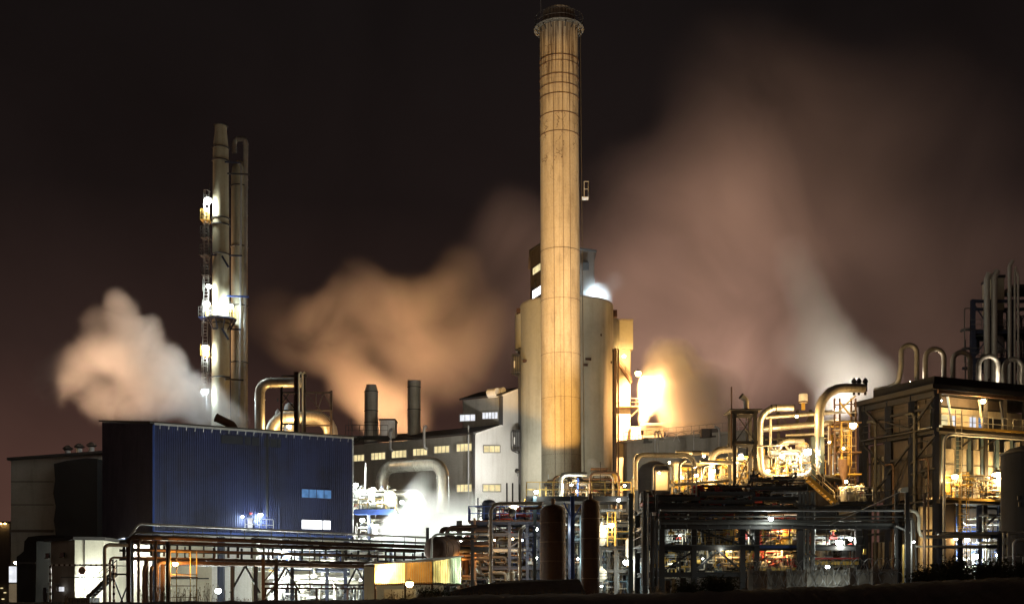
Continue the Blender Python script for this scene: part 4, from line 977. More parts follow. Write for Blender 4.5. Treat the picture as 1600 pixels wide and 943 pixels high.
# ================================================================ chimney
def chimney():
    Y = 130; s = Y / F; top = zz(40, Y); c = V((xx(878.5, Y), Y, 0))
    t = thing('chimney', 'tall weathered concrete chimney with railed gallery and cracked banded top', 'chimney', c)
    t.rotation_euler = (0, R(-.33), 0)
    mat = chimney_mat(0, top)
    part('shaft', mat, t, 'lathe', c, [(31.4 * s, -.5), (31.2 * s, zz(740, Y)), (30.6 * s, zz(400, Y)), (29.9 * s, top), (28.5 * s, top)], 64)
    zt = zz(20, Y)
    part('crown', mat, t, 'lathe', c, [(25.5 * s, top - .5), (25.5 * s, zt - .4), (24.4 * s, zt), (21 * s, zt), (21 * s, zt - 1.5)], 48)
    zg = zz(47, Y)
    gl = part('gallery', M['grey'], t, 'lathe', c, [(30 * s, zg - .05), (38 * s, zg - .05), (38 * s, zg + .1), (30 * s, zg + .1)], 48)
    part('gallery_kerb', M['grey'], t, 'ring', c + V((0, 0, zg + .02)), 38 * s, .1, seg=48)
    m = MB()
    for k in range(18):
        a = 2 * math.pi * k / 18 + .1; p = c + V((math.cos(a) * 37.5 * s, math.sin(a) * 37.5 * s, zg)); m.bar(p, p + V((0, 0, 1.25)), .05)
    for h in (.6, 1.25): m.ring(c + V((0, 0, zg + h)), 37.5 * s, .04, seg=48, k=5)
    m.build('gallery_rail_frame', M['steel'], gl)
    for k in range(18):
        a = 2 * math.pi * k / 18 + .1; part('gallery_bracket', M['steel'], t, 'bar', c + V((math.cos(a) * 36.5 * s, math.sin(a) * 36.5 * s, zg - .1)), c + V((math.cos(a) * 30 * s, math.sin(a) * 30 * s, zg - .6)), .08)
    for py in (98, 107, 127, 142, 157, 186, 215): part('iron_band', M['rustdark'], t, 'ring', c + V((0, 0, zz(py, Y))), 30.25 * s, .05 if py != 107 else .03, seg=56, k=5)
    for py in (395, 472, 556, 624, 712): part('iron_band', M['rustdark'], t, 'ring', c + V((0, 0, zz(py, Y))), 30.95 * s, .022, seg=56, k=4)
    part('lightning_rod', M['galv'], t, 'bar', c + V((-28 * s, 0, zg)), c + V((-28 * s, 0, zz(-8, Y))), .09)
    q = c + V((31.0 * s, -.3, 0))
    ladder(t, q + V((.35, 0, 2)), q + V((.15, 0, zg)), (0, 1, 0), M['steel'], .5, .4, False)
    z = zz(312, Y); b = q + V((.55, -.1, z)); pl = part('rest_platform', M['galv'], t, 'box', b, .75, 1.0, .08)
    railing(pl, [b + V((-.1, -.55, 0)), b + V((.42, -.55, 0)), b + V((.42, .55, 0))], M['galv'], 1.7, .5, .06)
    for a in (-.35, .12, .5): part('conductor_cable', M['rustdark'], t, 'bar', c + V((math.sin(a) * 31.3 * s, -math.cos(a) * 31.3 * s, 5)), c + V((math.sin(a) * 30.1 * s, -math.cos(a) * 30.1 * s, zg - 1)), .045)
    a = thing('chimney_foot_box', 'dark hatch box bolted to the chimney by its lower lamps', 'hatch', W(862, 757, Y - 3)); part('box', M['rust'], a, 'box', W(862, 757, Y - 3), .9, .6, .8); part('lid', M['rustdark'], a, 'box', W(862, 750.5, Y - 3), 1.0, .7, .08)
chimney()

# ================================================================ silos
def silos():
    Y = 158; s = Y / F
    cx = xx(885, Y); c = V((cx, Y, 0)); r = 73 * s
    t = thing('concrete_silo', 'massive beige concrete silo behind the chimney', 'silo', c)
    zt = zz(482, Y)
    part('shell', M['silo'], t, 'lathe', c, [(r * 1.002, 0), (r, 5), (r * .998, zt), (r * .9, zt + .3)], 72)
    part('roof_kerb', M['conc'], t, 'ring', c + V((0, 0, zt + .12)), r * .97, .22, seg=64)
    for px, py in ((942, 463 + 20), (933, 478), (921, 478)): part('rooftop_unit', M['steel'], t, 'box', W(px, py - 3, Y - 3), .9, .8, .8)
    for px, py, w in ((820, 564, 7), (919, 561, 9), (915, 570, 6), (938.5, 523.5, 3.5), (953.5, 566, 5)):
        k = (px - 885) / 73 if abs(px - 885) < 72 else .98 * (1 if px > 885 else -1); yy = Y - r * math.sqrt(max(0, 1 - k * k)) - .12; p = W(px, py, yy); part('vent_hood', M['rustdark'], t, 'box', p, w * s, .5, 3.4 * s)
    # bulged header boxes at the shoulders
    u = thing('silo_shoulder', 'wide concrete collar jutting from the west side of the silo top', 'silo', W(826, 545, Y - 1))
    cc = V((xx(848, Y), Y + 1, 0)); part('shell', M['silo'], u, 'lathe', cc, [(43 * s, zz(545, Y)), (43 * s, zz(487, Y)), (38 * s, zz(482, Y)), (10 * s, zz(481, Y))], 48)
    part('shell', M['silo'], u, 'lathe', cc, [(36 * s, 0), (36 * s, zz(546, Y))], 48)
    part('hatch', M['rustdark'], u, 'box', W(810, 486, Y - 1), 6 * s, 1, 7 * s)
    part('ladder_rail', M['steel'], u, 'bar', W(811.5, 545, Y - 2), W(812, 780, Y - 2), .35)
    u2 = thing('silo_shoulder', 'smaller rounded collar on the east side of the silo top', 'silo', W(960, 540, Y + 2)); cc = V((xx(951, Y + 4), Y + 4, 0))
    part('shell', M['silo'], u2, 'lathe', cc, [(17 * s, zz(541, Y)), (17 * s, zz(493, Y)), (15 * s, zz(488, Y)), (3 * s, zz(487, Y))], 40); part('hatch', M['rustdark'], u2, 'box', W(960.5, 490, Y + 2), .6, .8, .9)
    for px, py, h, lb in ((803, 569, 28, 'upper dark caged balcony on the west side of the silo'), (803, 688, 30, 'lower dark caged balcony on the west side of the silo')):
        Yb = Y - 3; b = thing('cage_balcony', lb, 'balcony', W(805, py + h / 2, Yb)); w = 12 * s
        part('deck_plate', M['steel'], b, 'box', W(806, py + h / 2, Yb), w, 1.6, .1); part('canopy', M['steel'], b, 'box', W(806, py - h / 2, Yb), w, 1.6, .1)
        for k in range(5): part('bar', M['steel'], b, 'bar', W(799 + k * 3.2, py + h / 2, Yb - .75), W(799 + k * 3.2, py - h / 2, Yb - .75), .11)
        part('cabinet', M['white'], b, 'box', W(804, py, Yb + .3), 4 * s, .4, h * .35 * s); part('back_panel', M['grey'], b, 'box', W(807, py, Yb + .8), w * .9, .1, h * .95 * s)
        part('bracket', M['steel'], b, 'bar', W(800, py + h / 2, Yb), W(812, py + h / 2 + 6, Yb), .12)
    # head house
    Yh = 160; hh = thing('head_house', 'dark brown elevator head house above the silo with two lit windows', 'building', W(880, 482, Yh))
    a, b, zt2 = xx(830, Yh), xx(929, Yh), zz(392, Yh)
    m = MB(); cor = V((xx(846, Yh - 3), Yh - 3, 0)); m.prism([V((a, Yh + .5, 0)), cor, V((b, Yh + .5, 0)), V((b, Yh + 9, 0)), V((a, Yh + 9, 0))], (0, 0, zt2)); m.build('wall', M['clad'], hh, 0)
    m = MB(); m.prism([V((a - .3, Yh + .3, zt2)), V((cor.x, cor.y - .4, zt2)), V((b + .3, Yh + .3, zt2)), V((b + .3, Yh + 9, zt2)), V((a - .3, Yh + 9, zt2))], (0, 0, .25)); m.build('roof', M['roof'], hh, 0)
    f = lambda px: Yh + .5 - 3.5 * (xx(px, Yh) - a) / (xx(846, Yh) - a)
    for p0, p1, y0, y1, mt, lb in ((833, 844.5, 417, 427, 'win', 'yellow lit window'), (832.5, 845.5, 452, 464, 'open', 'white glaring window')):
        m = MB(); q0, q1 = V((xx(p0, Yh), f(p0), 0)), V((xx(p1, Yh - 2), f(p1), 0)); z0, z1 = zz(y1, Yh - 1), zz(y0, Yh - 1); e = V((-.05, -.12, 0))
        m.prism([q0 + e + V((0, 0, z0)), q1 + e + V((0, 0, z0)), q1 + e + V((0, 0, z1)), q0 + e + V((0, 0, z1))], (.03, .06, 0)); o = m.build('window', M[mt], hh, 0); o['label'] = lb
    part('downpipe', M['grey'], hh, 'bar', V((cor.x + .2, cor.y - .15, 30)), V((cor.x + .2, cor.y - .15, zt2)), .15)
    for px, py in ((915, 420), (840, 449)): part('vent_louvre', M['black'], hh, 'box', (xx(px, Yh - 1.3), Yh - 1.3, zz(py, Yh)), .9, .3, 1.0)
    lamp(W(919, 466, Y - 2.2), 'lc', 5000, 'dazzling bluish floodlight on the silo roof beside the chimney', .5, W(940, 462, Y - 8), throw=1.6)
    lamp(W(934, 472, Y - 3), 'lc', 1200, 'smaller bluish floodlight at the silo roof edge', .35, W(938, 470, Y), throw=1)
    # stair tower east of the silos
    Ye = 163; e = thing('service_tower', 'orange lit service tower with overhanging head and outside stair', 'tower', V((xx(976, Ye), Ye, 0)))
    part('wall', M['silo'], e, 'bx', xx(962, Ye), xx(985, Ye), Ye, Ye + 8, 0, zz(546, Ye)); part('head', M['silo'], e, 'bx', xx(966, Ye), xx(988.5, Ye), Ye - .5, Ye + 8.5, zz(546, Ye) + .003, zz(503, Ye)); part('roof', M['conc'], e, 'bx', xx(965.5, Ye), xx(989, Ye), Ye - .7, Ye + 8.7, zz(503, Ye) + .003, zz(500, Ye))
    stair(e, W(987, 597, Ye - 1), W(968, 569, Ye - 1), (0, .8, 0), M['rust'], M['rust'])
    for py, a_, b_ in ((637, 964, 1001), (690, 964, 990)):
        z = zz(py, Ye); part('balcony_plate', M['rust'], e, 'bx', xx(a_, Ye), xx(b_, Ye), Ye - 1.8, Ye - .02, z - .12, z); railing(e, [V((xx(a_, Ye), Ye - 1.7, z)), V((xx(b_, Ye), Ye - 1.7, z))], M['rust'], 1.1, .9, .06)
    part('bracket', M['rust'], e, 'bar', W(986, 650, Ye - 1), W(998, 638.5, Ye - 1), .14)
    for px, lb, r in ((961.5, 'fat rusty downcomer pipe between the silo and its service tower', .2), (966, 'slim rusty downcomer pipe on the face of the service tower', .13), (958, 'dark thin conveyor pipe at the silo flank', .1)):
        pipe('downcomer_pipe', lb, [W(px, 545, Y - 3), W(px, 570, Y - 4), W(px, 790, Y - 4)], r, 'rust' if px != 958 else 'steel', .3, 10, 3)
    lamp(W(975, 556, Ye - 2.5), 'ly', 900, 'warm lamp tucked under the head of the service tower', .3, W(978, 566, Ye + 1))
silos()

# ================================================================ low process hall with the steaming burner stack
def burner_house():
    Y = 150; s = Y / F
    t = thing('process_hall', 'flat roofed olive grey hall with railed roof, below the blazing plume', 'building', V((xx(1060, Y), Y, 0)))
    A, B = V((xx(974, Y + 6), Y + 6, 0)), V((xx(1165, Y - 4), Y - 4, 0)); d = (B - A).normalized(); zt = zz(692, Y + 6)
    n = V((-d.y, d.x, 0))
    m = MB(); m.prism([A, B, B + n * 14, A + n * 14], (0, 0, zt)); m.build('wall', M['hall'], t, 0)
    m = MB(); m.prism([A - d * .3 - n * .3 + V((0, 0, zt)), B - n * .3 + V((0, 0, zt)), B + n * 14 + V((0, 0, zt)), A - d * .3 + n * 14 + V((0, 0, zt))], (0, 0, .35)); m.build('roof', M['conc'], t, 0)
    railing(t, [A + V((0, 0, zt + .35)) + n * .4, B + V((0, 0, zt + .35)) + n * .4], M['galv'], 1.2, 1.1, .05)
    h = thing('roof_house', 'yellow lit penthouse with a flat canopy roof on the olive grey hall', 'building', W(1018, 690, Y + 9)); y = Y + 9
    part('wall', M['cream'], h, 'bx', xx(1003, y), xx(1037, y), y, y + 5, zt + .36, zz(665, y)); part('canopy_roof', M['cream'], h, 'bx', xx(1001, y), xx(1050, y), y - .8, y + 5.5, zz(665, y) + .003, zz(661.5, y))
    part('glazed_lobby', M['hallwhite'], h, 'bx', xx(986, y), xx(1002.5, y), y, y + 4, zt + .36, zz(666, y))
    for px in (988, 993, 998): part('mullion', M['grey'], h, 'bx', xx(px, y) - .05, xx(px, y) + .05, y - .07, y - .003, zt + .4, zz(667, y))
    b = thing('burner_stack', 'short dark burner stack venting the blazing plume', 'stack', W(1003.5, 692, Y + 5)); c = W(1003.5, 692, Y + 5)
    part('stem', M['rust'], b, 'cyl', c, W(1003.5, 678, Y + 5), 1.0 * s, seg=12); part('tip', M['rustdark'], b, 'lathe', W(1003.5, 679, Y + 5), [(2.0 * s, 0), (2.4 * s, 5 * s), (2.4 * s, 7.5 * s), (1.9 * s, 7.5 * s), (1.9 * s, 5 * s)], 16)
    for px, lb in ((1023.5, 'taller twin roof pipe with a bent strut, west one of two'), (1028, 'taller twin roof pipe with a bent strut, east one of two'), (1084, 'single thin roof pipe standing at the hall face'), (1124, 'hooked thick roof pipe at the far end of the hall')):
        if px == 1124: pipe('roof_pipe', lb, [W(px, 700, Y - 5), W(px, 668, Y - 5), W(px - 8, 666, Y - 5)], 1.6 * s, 'galv', .5, 10)
        else: pipe('roof_pipe', lb, [W(px, 722, Y - 2), W(px, 670 if px < 1050 else 672, Y - 2)] + ([W(px + 9, 686, Y + 1)] if px < 1050 else []), .9 * s, 'galv', .5, 10)
    for a, b_, yy in ((1036, 1062, 690), (1052, 1078, 689), (1075, 1100, 687)):
        pipe('hose_hoop', 'thin bent roof hoop pipe on the olive grey hall', [W(a, yy, Y + 1), W(a + 6, yy - 14, Y + 1), W(b_ - 6, yy - 14, Y + 1), W(b_, yy, Y + 1)], .6 * s, 'galv', 1, 8, group='bent hoops on the hall roof')
    part('roof_unit', M['clad'], t, 'box', W(1108, 677, Y - 1), 2.2, 1.4, 1.1); part('roof_unit', M['grey'], t, 'box', W(1012, 688, Y + 4), 1.2, 1, .7)
    d2 = thing('dome_tank', 'dull mauve domed tank in front of the olive grey hall', 'tank', W(1022, 745, Y - 15)); yy = Y - 15; part('shell', M['clad'], d2, 'lathe', V((xx(1022, yy), yy, 0)), [(25 * yy / F, 0), (25 * yy / F, zz(735, yy)), (19 * yy / F, zz(726, yy)), (8 * yy / F, zz(720.5, yy)), (.1, zz(719, yy))], 36)
    lamp(W(997, 583, Y + 4), 'lo', 130000, 'fierce orange flood lamp on the corner of the service tower', .5, W(1008, 606, Y + 6), throw=1.0, spot=130, blend=.6)
    lamp(W(1028, 606, Y + 6), 'lo', 6000, 'orange flood lamp on a pole swallowed by the blazing plume', .3, W(1030, 596, Y + 6), throw=.6)  # added light inside the steam, makes the core white-hot
    lamp(W(1006, 652, Y + 5.3), 'lo', 2500, 'added lower orange lamp brightening the neck of the blazing plume', .2, W(1010, 640, Y + 5.5), throw=.6)  # another added light, fills the narrow base of the plume
burner_house()
for o_ in list(bpy.data.objects):
    if o_.type == 'LIGHT' and o_.parent and ('blazing plume' in o_.parent['label'] or 'fierce orange' in o_.parent['label']): o_.data.color = (1.0, .50, .19)
# ================================================================ centre: dark equipment rack between the shed and the deck
UX, UY = V((1, 0, 0)), V((0, 1, 0))
def centre_rack():
    Y = 92; s = Y / F
    t = thing('equipment_rack', 'dark steel equipment rack with a railed top, between the steam and the brown vessels', 'steel frame', W(770, 920, Y))
    xs = [xx(p, Y) for p in (738, 768, 796, 824, 848)]; zs = [0, zz(884, Y), zz(855, Y), zz(832, Y), zz(814, Y)]
    steel_frame(t, V((0, Y, 0)), UX, UY, xs, [0, 3.2], zs, M['navy'], .26, .26, [(0, 0, 1, 'x'), (2, 0, 2, '/'), (3, 0, 1, '\\'), (1, 0, 3, '\\'), (3, 0, 0, '^')], [zs[-1]], M['rustdark'], [zs[-1]], M['blue'])
    clutter(t, (xs[0] - .4, xs[-1], Y - .3, Y + 3, .3, zs[-1] - .2), 78, ('steel', 'grey', 'rust', 'rustdark', 'galv', 'navy', 'steel'), 41, (.05, .2), .3, 12, 3)
    c2 = thing('valve_skid', 'crowded valve skid of dark and rusty pipes beside the brown vessels', 'skid', W(820, 920, Y + 4))
    clutter(c2, (xx(790, Y), xx(850, Y), Y + 3.6, Y + 6, .3, zz(800, Y)), 46, ('steel', 'galv', 'blue', 'teal', 'grey', 'alu'), 42, (.04, .14), .45, 12, 2)
    c4 = thing('deck_skid', 'tangle of small pipes and valves on top of the railed rack', 'skid', W(800, 812, Y))
    clutter(c4, (xx(742, Y), xx(846, Y), Y + .3, Y + 3, zs[-1] + .1, zs[-1] + 1.4), 28, ('navy', 'blue', 'galv', 'grey', 'red'), 43, (.03, .09), .6, 8, 1)
    # low west part with red drum
    c3 = thing('pipe_stack', 'low dark bank of stacked pipes reaching west from the equipment rack', 'pipe rack', W(705, 860, Y - 2))
    for px in (668, 700, 738): part('post', M['steel'], c3, 'ibeam', (xx(px, Y - 2), Y - 2, 0), (xx(px, Y - 2), Y - 2, zz(826, Y)), .24, .24)
    for i, (py, r, mt) in enumerate(((826, .2, 'rustdark'), (834, .09, 'galv'), (841, .13, 'steel'), (849, .2, 'rustdark'), (858, .24, 'steel'), (867, .12, 'rust'), (873, .09, 'rust'))):
        m = MB(); x = 690 if i == 0 else 672 + 6 * (i % 3); m.tube([W(x, py + 6, Y - 1.7 + .3 * (i % 2)), W(x, py, Y - 1.7 + .3 * (i % 2)), W(765, py, Y - 1.7 + .3 * (i % 2))], r, .4, 10, flange=1.8); m.build('pipe', M[mt], c3)
    clutter(c3, (xx(690, Y), xx(745, Y), Y - 1.4, Y + 1.5, .5, zz(830, Y)), 26, ('steel', 'rustdark', 'grey', 'rust'), 44, (.06, .24), .25, 6, 1)
    d = thing('rusty_drum', 'rust red horizontal drum with banded end standing over the plastic shed', 'drum', W(680, 880, Y - 4)); a, b = W(681, 858, Y - 4.5), W(705, 856, Y - 1)
    m = MB(); ax = (b - a).normalized(); r = 18.5 * s
    m.sweep([a - ax * .55, a - ax * .5, a - ax * .25, a, b, b + ax * .3], [.05, r * .5, r * .85, r, r, r * .3], 32); m.build('shell', M['rustdark'], d)
    for f in (.05, .4, .75): part('band', M['rust'], d, 'ring', a.lerp(b, f), r + .01, .06, ax, 32)
    pipe('loop_pipe', 'thin pale inverted U pipe in front of the rusty drum', [W(674.5, 888, Y - 6), W(674.5, 834, Y - 6), W(742, 833, Y - 6)], 1.5 * s, 'galv', .5, 12, None, group='inverted U pipes before the rack')
    pipe('loop_pipe', 'dark upper inverted U pipe above the pale one, over the rusty drum', [W(697, 850, Y - 3), W(697, 822, Y - 3), W(745, 821, Y - 3)], 1.9 * s, 'rustdark', .6, 12, None, group='inverted U pipes before the rack')
    pipe('loop_pipe', 'small pale jogged pipe stepping across the dark pipe bank', [W(698, 880, Y - 5), W(698, 843, Y - 5), W(745, 841, Y - 5), W(748, 834, Y - 5)], .8 * s, 'rust', .3, 8, None, group='inverted U pipes before the rack')
    Yp = 82; k = Yp / F
    pipe('tall_loop_pipe', 'tall silver loop pipe turning over towards the brown vessel', [W(766.5, 912, Yp), W(766.5, 786, Yp), W(846, 786, Yp + 1.5)], 2.7 * k, 'alu', .75, 16, 2.1)
    pipe('return_pipe', 'short tan pipe bent under the end of the tall silver loop', [W(818, 794, Yp + 1), W(843, 793, Yp + 1), W(847, 786, Yp + 2)], 2.4 * k, 'rust', .4, 14)
    pipe('standpipe', 'bright silver standpipe with bent head beside the blue ladder steel', [W(812.5, 912, Yp), W(812.5, 829, Yp), W(819, 822, Yp + 1)], 2.9 * k, 'alu', .5, 16, 1.9)
    for px, top in ((792, 754), (801, 754), (812, 756)): pipe('flue_pipe', 'slim black flue pipe rising in front of the pale gable', [W(px, 830, 110), W(px, top, 110)], 1.3 * 110 / F, 'black', seg=10, group='black flues before the gable')
    # brown vertical vessels under the deck
    Yv = 84; k = Yv / F
    for px, r, top, lb in ((864, 20, 787, 'wide dark brown round-headed vessel under the lamp-lit deck'), (922.5, 14.5, 779, 'narrower dark brown vessel east of the wide one'),):
        v = thing('brown_vessel', lb, 'vessel', W(px, 930, Yv), 'brown vessels under the deck'); c = V((xx(px, Yv), Yv, 0)); zt = zz(top, Yv)
        part('shell', M['rustdark'], v, 'lathe', c, [(r * k, 0), (r * k, zt - r * k * .55), (r * k * .9, zt - r * k * .3), (r * k * .6, zt - r * k * .08), (.02, zt)], 40)
        for f in (.18, .36, .52, .68, .84): part('weld_band', M['rust'], v, 'ring', c + V((0, 0, zt * f)), r * k + .0, .03, seg=40, k=5)
        part('nozzle', M['rust'], v, 'cyl', c + V((0, 0, zt - .1)), c + V((0, 0, zt + .4)), .16, seg=12)
        part('skirt', M['conc'], v, 'cyl', c, c + V((0, 0, .5)), r * k + .12, seg=40)
    for px, w, mt, lb in ((835.5, .26, 'teal', 'blue grey steel post with white pipe beside the wide brown vessel'), (894.5, .3, 'blue', 'bright blue steel post between the two brown vessels')):
        p = thing('deck_post', lb, 'post', (xx(px, 87), 87, 0)); part('shaft', M[mt], p, 'ibeam', (xx(px, 87), 87, 0), (xx(px, 87), 87, zz(775, 87)), w, w, (1, 0, 0)); part('base_plate', M['steel'], p, 'box', (xx(px, 87), 87, .03), .6, .6, .05)
        if px > 860:
            for a, b in ((796, 815), (838, 822)): part('knee_brace', M['blue'], p, 'bar', W(894.5 + (a - 815) * .7, 785, 86.9), W(894.5, 812, 86.9), .12)
    bl = thing('blue_ladder', 'blue lattice ladder mast leaning beside the bright standpipe', 'ladder', W(826, 900, 86))
    ladder(bl, W(824, 880, 86), W(826, 822, 86), (1, 0, 0), M['blue'], .7, .4, True)
    G = 'lamps in the dark equipment rack'
    for px, py, yy, r, pw, kd, lb in ((837, 826, 88, .2, 170, 'lw', 'white star-like lamp against the wide brown vessel'), (815.5, 843, 89.5, .13, 130, 'lc', 'small bluish lamp behind the bright standpipe'), (773, 843, 91, .08, 90, 'ly', 'tiny lamp behind the tall silver loop'), (801, 841, 91, .1, 110, 'ly', 'tiny warm lamp between silver loop and standpipe'), (755, 866, 91.2, .1, 160, 'lo', 'small orange lamp deep in the dark rack'), (838, 871, 89, .12, 130, 'lw', 'small white lamp low beside the wide brown vessel'), (800, 893, 90, .1, 110, 'ly', 'small yellow lamp low in the rack over the low shed'), (720, 845, 91, .1, 110, 'lw', 'small pale lamp in the dark pipe bank'), (720, 872, 90.4, .1, 120, 'lo', 'small orange lamp above the green end of the shed')):
        lamp(W(px, py, yy), kd, pw, lb, r, None, G)
    sl = thing('street_lamp', 'small white unlit lamp head on a curved arm above the low shed', 'street lamp', W(757, 902, 78)); pipe_pts = [W(759, 905, 78), W(757, 899, 78), W(750, 893, 78)]
    m = MB(); m.tube(pipe_pts, .05, .4, 8); m.build('arm', M['galv'], sl); m = MB(); m.sweep([W(751, 894, 78), W(748, 890, 78), W(744, 886, 78)], [.08, .17, .06], 10); m.build('lamp_head', M['white'], sl)
    dr = thing('drum', 'small pale cylindrical drum standing low between the rack and the standpipe', 'drum', W(799, 905, 86)); part('shell', M['cream'], dr, 'lathe', W(799, 905, 86), [(.2, -.4), (.28, -.3), (.28, .5), (.2, .6), (.2, .7), (.05, .72)], 20)
centre_rack()

# ================================================================ lamp-lit deck with silver pipework over the brown vessels
def lit_deck():
    Y = 88; s = Y / F; z = zz(777, Y)
    t = thing('steel_deck', 'dark railed steel deck carrying bright silver pipework, before the chimney foot', 'platform', W(900, 777, Y))
    part('deck_plate', M['steel'], t, 'bx', xx(822, Y), xx(985, Y), Y - .6, Y + 5, z - .14, z)
    part('edge_beam', M['black'], t, 'bx', xx(822, Y), xx(985, Y), Y - .85, Y - .61, z - .34, z + .05)
    railing(t, [V((xx(823, Y), Y + 3, z)), V((xx(823, Y), Y - .5, z)), V((xx(985, Y), Y - .5, z))], M['yellow'], 1.15, 1.0, .05)
    for px in (845, 895, 940, 984): part('post', M['navy'], t, 'ibeam', (xx(px, Y), Y + 4.6, 0), (xx(px, Y), Y + 4.6, z - .15), .28, .28)
    clutter(t, (xx(852, Y), xx(972, Y), Y + 1.6, Y + 4, z + .1, z + 1.7), 44, ('galv', 'steel', 'steel', 'grey', 'rust', 'grey'), 51, (.03, .1), .5, 16, 1)
    G = 'silver pipes on the lamp-lit deck'
    pipe('silver_pipe', 'brightest fat silver pipe bending down onto the lamp-lit deck', [W(876.5, 775, Y + .3), W(876.5, 740.5, Y + .3), W(917, 740.5, Y + .3)], 3.6 * s, 'alu', .45, 16, 1.2, group=G)
    pipe('silver_pipe', 'slim bent pipe just west of the brightest silver pipe', [W(865, 775, Y + .6), W(865, 744, Y + .6), W(876, 743, Y + .8)], 1.4 * s, 'rust', .35, 12, group=G)
    pipe('silver_pipe', 'dark round cornered pipe frame at the east end of the deck', [W(922, 775, Y + .4), W(922, 737.5, Y + .4), W(967, 737.5, Y + .4), W(967, 775, Y + .4)], 1.9 * s, 'rust', .45, 12, group=G)
    pipe('silver_pipe', 'pale pipe lying between the silver elbow and the dark pipe frame', [W(926, 741, Y + 1.5), W(958, 741, Y + 1.5), W(958, 775, Y + 1.5)], 2.0 * s, 'alu', .4, 12, group=G)
    pipe('vent_spike', 'thin spike vent standing above the dark pipe frame', [W(938, 775, Y + .8), W(938, 721, Y + .8)], .6 * s, 'steel', seg=8)
    part('davit', M['blue'], t, 'bar', W(903, 775, Y + .3), W(903, 746, Y + .3), .14); part('cable_box', M['yellow'], t, 'box', W(960, 746, Y + 2), .35, .3, .9)
    for px in (853, 990): part('stanchion', M['yellow'], t, 'bar', W(px, 777, Y - .5), W(px, 760, Y - .5), .09)
    part('roof_plate', M['rust'], t, 'box', W(936, 733, Y + 2), 27 * s, 1.6, .1)
    G = 'lamps along the lamp-lit deck'
    for px, py, yy, r, pw, kd, lb in ((838, 768, Y - .9, .2, 150, 'lw', 'white star-like lamp at the west corner of the lit deck'), (966.5, 780.5, Y - 1.1, .16, 120, 'lw', 'white lamp at the east end of the lit deck edge'), (976, 758, Y - .2, .13, 130, 'ly', 'small warm lamp at the deck end near the dark process frame'), (902, 767, Y + .4, .14, 260, 'ly', 'warm lamp under the bright silver pipe'), (893, 757, Y + .2, .12, 260, 'lw', 'hidden lamp lighting the fat silver pipe')):
        lamp(W(px, py, yy), kd, pw, lb, r, W(px + 2, py - 4, yy + 1) if px in (886, 902) else None, G)
    # under the deck: green-white lit machinery
    u = thing('pump_house', 'open lamp-lit bay of vessels, valves and yellow ladder under the deck', 'process bay', W(955, 930, Y + 2))
    xs = [xx(p, Y + 2) for p in (938, 962, 985)]; zs = [0, zz(888, Y), zz(852, Y), zz(815, Y)]
    steel_frame(u, V((0, Y + 2, 0)), UX, UY, xs, [0, 4], zs, M['grey'], .24, .24, [(0, 0, 2, '/')], [zs[2]], M['steel'], [zs[2]], M['yellow'])
    clutter(u, (xs[0] - .3, xs[-1] + .6, Y + 2.2, Y + 6, .3, zs[-1] + 1.2), 62, ('galv', 'grey', 'alu', 'teal', 'steel', 'cream'), 52, (.04, .16), .45, 16, 3)
    for px, py, r, h, lb in ((940, 835, 9, 17, 'bright cream capsule vessel lit beneath the deck'), (939, 897, 9, 11, 'pale squat vessel at the bottom of the open bay')):
        v = thing('capsule_vessel', lb, 'vessel', W(px, py + h, Y)); c = W(px, py, Y); k = s
        part('shell', M['cream'], v, 'lathe', c, [(.05, -h * k), (r * .6 * k, -h * .9 * k), (r * k, -h * .55 * k), (r * k, h * .45 * k), (r * .6 * k, h * .8 * k), (.3 * r * k, h * .95 * k), (.3 * r * k, h * 1.15 * k), (.02, h * 1.18 * k)], 24)
        for f in (-.3, .2): part('band', M['grey'], v, 'ring', c + V((0, 0, h * f * k)), r * k, .03, seg=24, k=5)
    hl = thing('hoop_ladder', 'yellow hooped ladder hanging in the open bay beside the cream vessel', 'ladder', W(955, 852, Y - .4)); ladder(hl, W(955, 853, Y - .5), W(955, 800, Y - .5), (1, 0, 0), M['yellow'], .55, .35, True)
    G = 'lamps in the open bay under the deck'
    for px, py, r, pw, kd, lb in ((955, 820, .26, 320, 'ly', 'warm white lamp by the top of the yellow hooped ladder'), (979, 877.5, .32, 420, 'lw', 'big oval white lamp low in the open bay'), (946, 822, .1, 160, 'lw', 'small lamp over the cream capsule vessel'), (940, 915, .09, 60, 'lw', 'tiny white lamp near the ground under the bay')):
        lamp(W(px, py, Y - .9), kd, pw, lb, r, None, G)
    for px, r, mt, lb in ((985.5, .17, 'teal', 'blue grey corner post of the open bay'), ):
        p = thing('corner_post', lb, 'post', (xx(px, 84), 84, 0)); part('shaft', M[mt], p, 'ibeam', (xx(px, 84), 84, 0), (xx(px, 84), 84, zz(770, 84)), .32, .32); part('base_plate', M['steel'], p, 'box', (xx(px, 84), 84, .03), .6, .6, .05)
    cb = thing('control_block', 'low dark control block standing behind the deck and the brown vessels', 'building', W(920, 930, 107)); yb = 107
    part('wall', M['clad'], cb, 'bx', xx(800, yb), xx(1040, yb), yb, yb + 7, 0, zz(806, yb)); part('roof', M['roof'], cb, 'bx', xx(799, yb), xx(1041, yb), yb - .4, yb + 7.3, zz(806, yb), zz(803, yb))
    bk = thing('exchanger_bank', 'dim grey green bank of exchangers and pipes between and behind the brown vessels', 'process equipment', W(900, 930, Y + 6))
    steel_frame(bk, V((0, Y + 5.5, 0)), UX, UY, [xx(p, Y + 5.5) for p in (850, 893, 936)], [0, 3], [0, zz(880, Y), zz(840, Y), zz(800, Y)], M['steel'], .24, .24, [(0, 0, 1, 'x'), (1, 0, 2, '/')])
